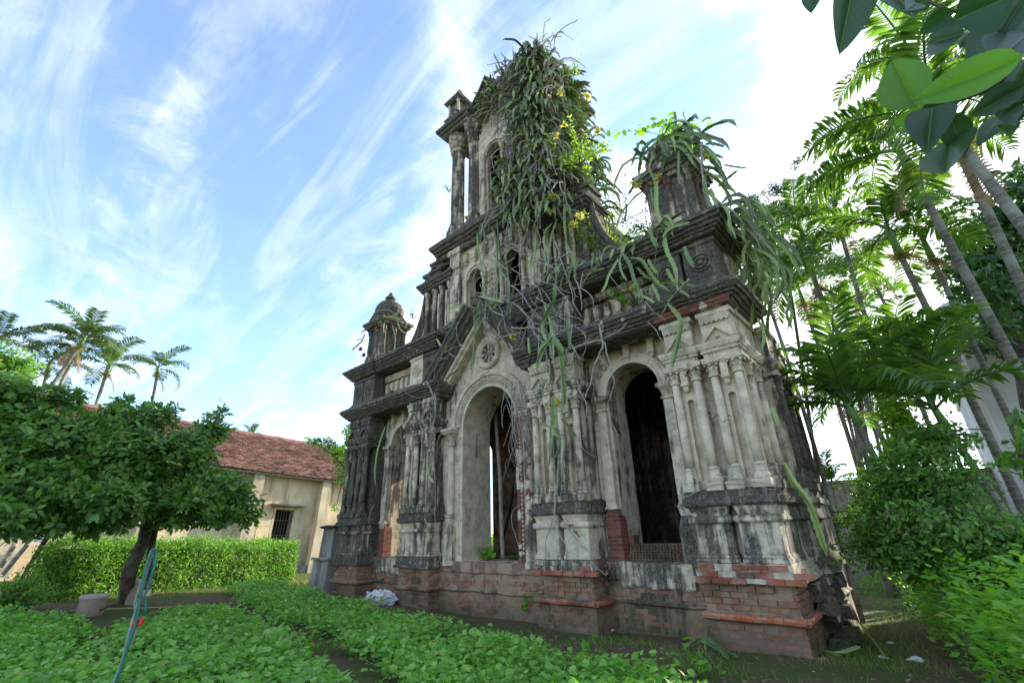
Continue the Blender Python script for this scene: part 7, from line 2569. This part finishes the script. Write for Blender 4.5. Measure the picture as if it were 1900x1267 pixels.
m_.v = [Vector((p.z, p.y, p.x)) for p in m_.v]
rm = Matrix.Rotation(0.9, 3, 'Z')
m_.v = [rm @ p for p in m_.v]
m_.build('tank_body', 'steel', root, smooth=True)
m_ = MB()
for u in (-0.6, 0.6):
    for v_ in (-0.4, 0.4):
        q = rm @ Vector((u, v_, 0))
        m_.tube([Vector((q.x, q.y, -0.4)), Vector((q.x, q.y, -tc.z + 7.1 if tc.z > 8 else -tc.z))], 0.04, 6)
m_.build('stand', 'iron', root)
m_ = MB()
q = P(1590, 930, 24)
root = empty('garden_wall', (q.x, q.y, 0), 'dark stained block wall behind the ringed stems at the back of the path', 'wall')
m_ = MB()
m_.rect(-1.6, 6, -0.12, 0.12, [(-0.2, 0), (3.9, 0)], 0.5, 0.4)
m_.build('wall_body', 'greypost', root, None, 0.03)
m_ = MB()
m_.rect(-1.65, 6.05, -0.17, 0.17, [(3.9, 0), (4.0, 0)], 0.5, 1)
m_.build('coping', 'greypost', root, None, 0.02)


# ------------------------------------------------------------------ big leaves of the near branch, top right
def big_leaf_mesh(name, wid, fold=0.12, curl=0.2):
    m_ = MB()
    n = 12
    rows = []
    for i in range(n + 1):
        t_ = i / n
        w_ = wid * (math.sin(math.pi * min(1, t_ ** 0.72)) ** 0.8) + 0.0005
        zc = -curl * t_ * t_
        rows.append([Vector((t_, -w_, zc + fold * w_ * 2)), Vector((t_, -w_ * 0.5, zc + fold * w_ * 0.8)), Vector((t_, -0.006, zc)), Vector((t_, 0, zc - 0.012)), Vector((t_, 0.006, zc)), Vector((t_, w_ * 0.5, zc + fold * w_ * 0.8)), Vector((t_, w_, zc + fold * w_ * 2))])
    m_.quad_grid(rows)
    return m_


branch = empty('overhanging_branch', P(1980, -60, 1.3), 'branch with big glossy oval leaves hanging close to the camera in the top right corner', 'branch')
bi = P(1980, -60, 1.3)
NEAR = [  # base pixel, tip pixel, width ratio, distance, light
    ((1900, 105), (1693, 190), 0.20, 0.95, 0.95), ((1700, 200), (1655, 112), 0.34, 1.05, 0.55), ((1590, -60), (1557, 102), 0.24, 1.1, 0.15), ((1512, -15), (1505, 22), 0.33, 1.3, 0.2),
    ((1770, 20), (1708, 62), 0.36, 1.2, 0.25), ((1790, 62), (1712, 82), 0.3, 1.25, 0.1), ((1745, 200), (1655, 232), 0.22, 1.2, 0.9), ((1735, 205), (1750, 232), 0.45, 1.2, 0.9),
    ((1730, 200), (1720, 268), 0.30, 1.0, 0.1), ((1765, 255), (1760, 325), 0.30, 1.1, 0.3), ((1860, 215), (1818, 258), 0.2, 1.3, 0.2), ((1900, 160), (1800, 215), 0.36, 1.15, 0.1),
    ((1900, 190), (1860, 215), 0.3, 1.1, 0.1), ((1880, -10), (1760, 45), 0.4, 0.9, 0.02), ((1900, 20), (1810, 130), 0.34, 1.1, 0.15), ((1910, 60), (1850, 110), 0.4, 1.0, 0.05),
    ((1700, 5), (1680, 22), 0.4, 1.0, 0.2), ((1720, 0), (1690, 15), 0.35, 1.1, 0.3), ((1640, -30), (1700, 20), 0.3, 1.2, 0.2), ((1850, -20), (1800, 60), 0.36, 1.0, 0.1),
    ((1905, 110), (1880, 175), 0.3, 1.2, 0.3), ((1930, 140), (1860, 200), 0.3, 1.2, 0.15), ((1790, 110), (1830, 160), 0.3, 1.3, 0.2), ((1770, 170), (1700, 255), 0.3, 1.15, 0.1),
    ((1905, 195), (1880, 225), 0.4, 1.1, 0.1), ((1780, 90), (1800, 60), 0.3, 1.25, 0.4), ((1830, 20), (1870, 90), 0.3, 1.2, 0.2), ((1900, -5), (1860, 60), 0.3, 1.05, 0.1),
    ((1860, 240), (1890, 230), 0.3, 1.3, 0.2), ((1760, 210), (1790, 290), 0.28, 1.2, 0.2)]
for k, (a, b, wr, D, v_) in enumerate(NEAR):
    pa, pb_ = P(a[0], a[1], D + R.uniform(-0.05, 0.1)), P(b[0], b[1], D)
    m_ = big_leaf_mesh('leaf', wr, R.uniform(0.05, 0.3), R.uniform(-0.05, 0.18))
    ax = (pb_ - pa)
    L_ = ax.length
    ax.normalize()
    vw = (pa - CW).normalized()
    zz = (vw * -1 + Vector((R.uniform(-.5, .5), R.uniform(-.5, .5), R.uniform(-.2, .6)))).normalized()
    yy = zz.cross(ax).normalized()
    zz = ax.cross(yy)
    lt = [q.x for q in m_.v]
    lu = [abs(q.y) for q in m_.v]
    m_.v = [pa + (ax * q.x + yy * q.y + zz * q.z) * L_ - bi for q in m_.v]
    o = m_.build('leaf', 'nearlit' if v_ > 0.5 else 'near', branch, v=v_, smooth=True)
    for nm_, dat in (('lt', lt), ('lu', lu)):
        at_ = o.data.attributes.new(nm_, 'FLOAT', 'POINT')
        at_.data.foreach_set('value', dat)
m_ = MB()
for L_ in (((1990, -80), (1900, 60), (1860, 150), (1800, 180), (1735, 200)), ((1990, -80), (1880, -20), (1780, 20), (1740, 10), (1650, -40)), ((1900, 60), (1860, 130), (1850, 210)), ((1990, 0), (1920, 100), (1900, 190)), ((1650, -40), (1600, -50), (1510, -30)), ((1735, 200), (1745, 230), (1762, 260))):
    m_.tube([q - bi for q in spline([P(x, y, 1.2) for x, y in L_], 0.03)], 0.004, 5)
m_.build('twig', 'bark', branch)
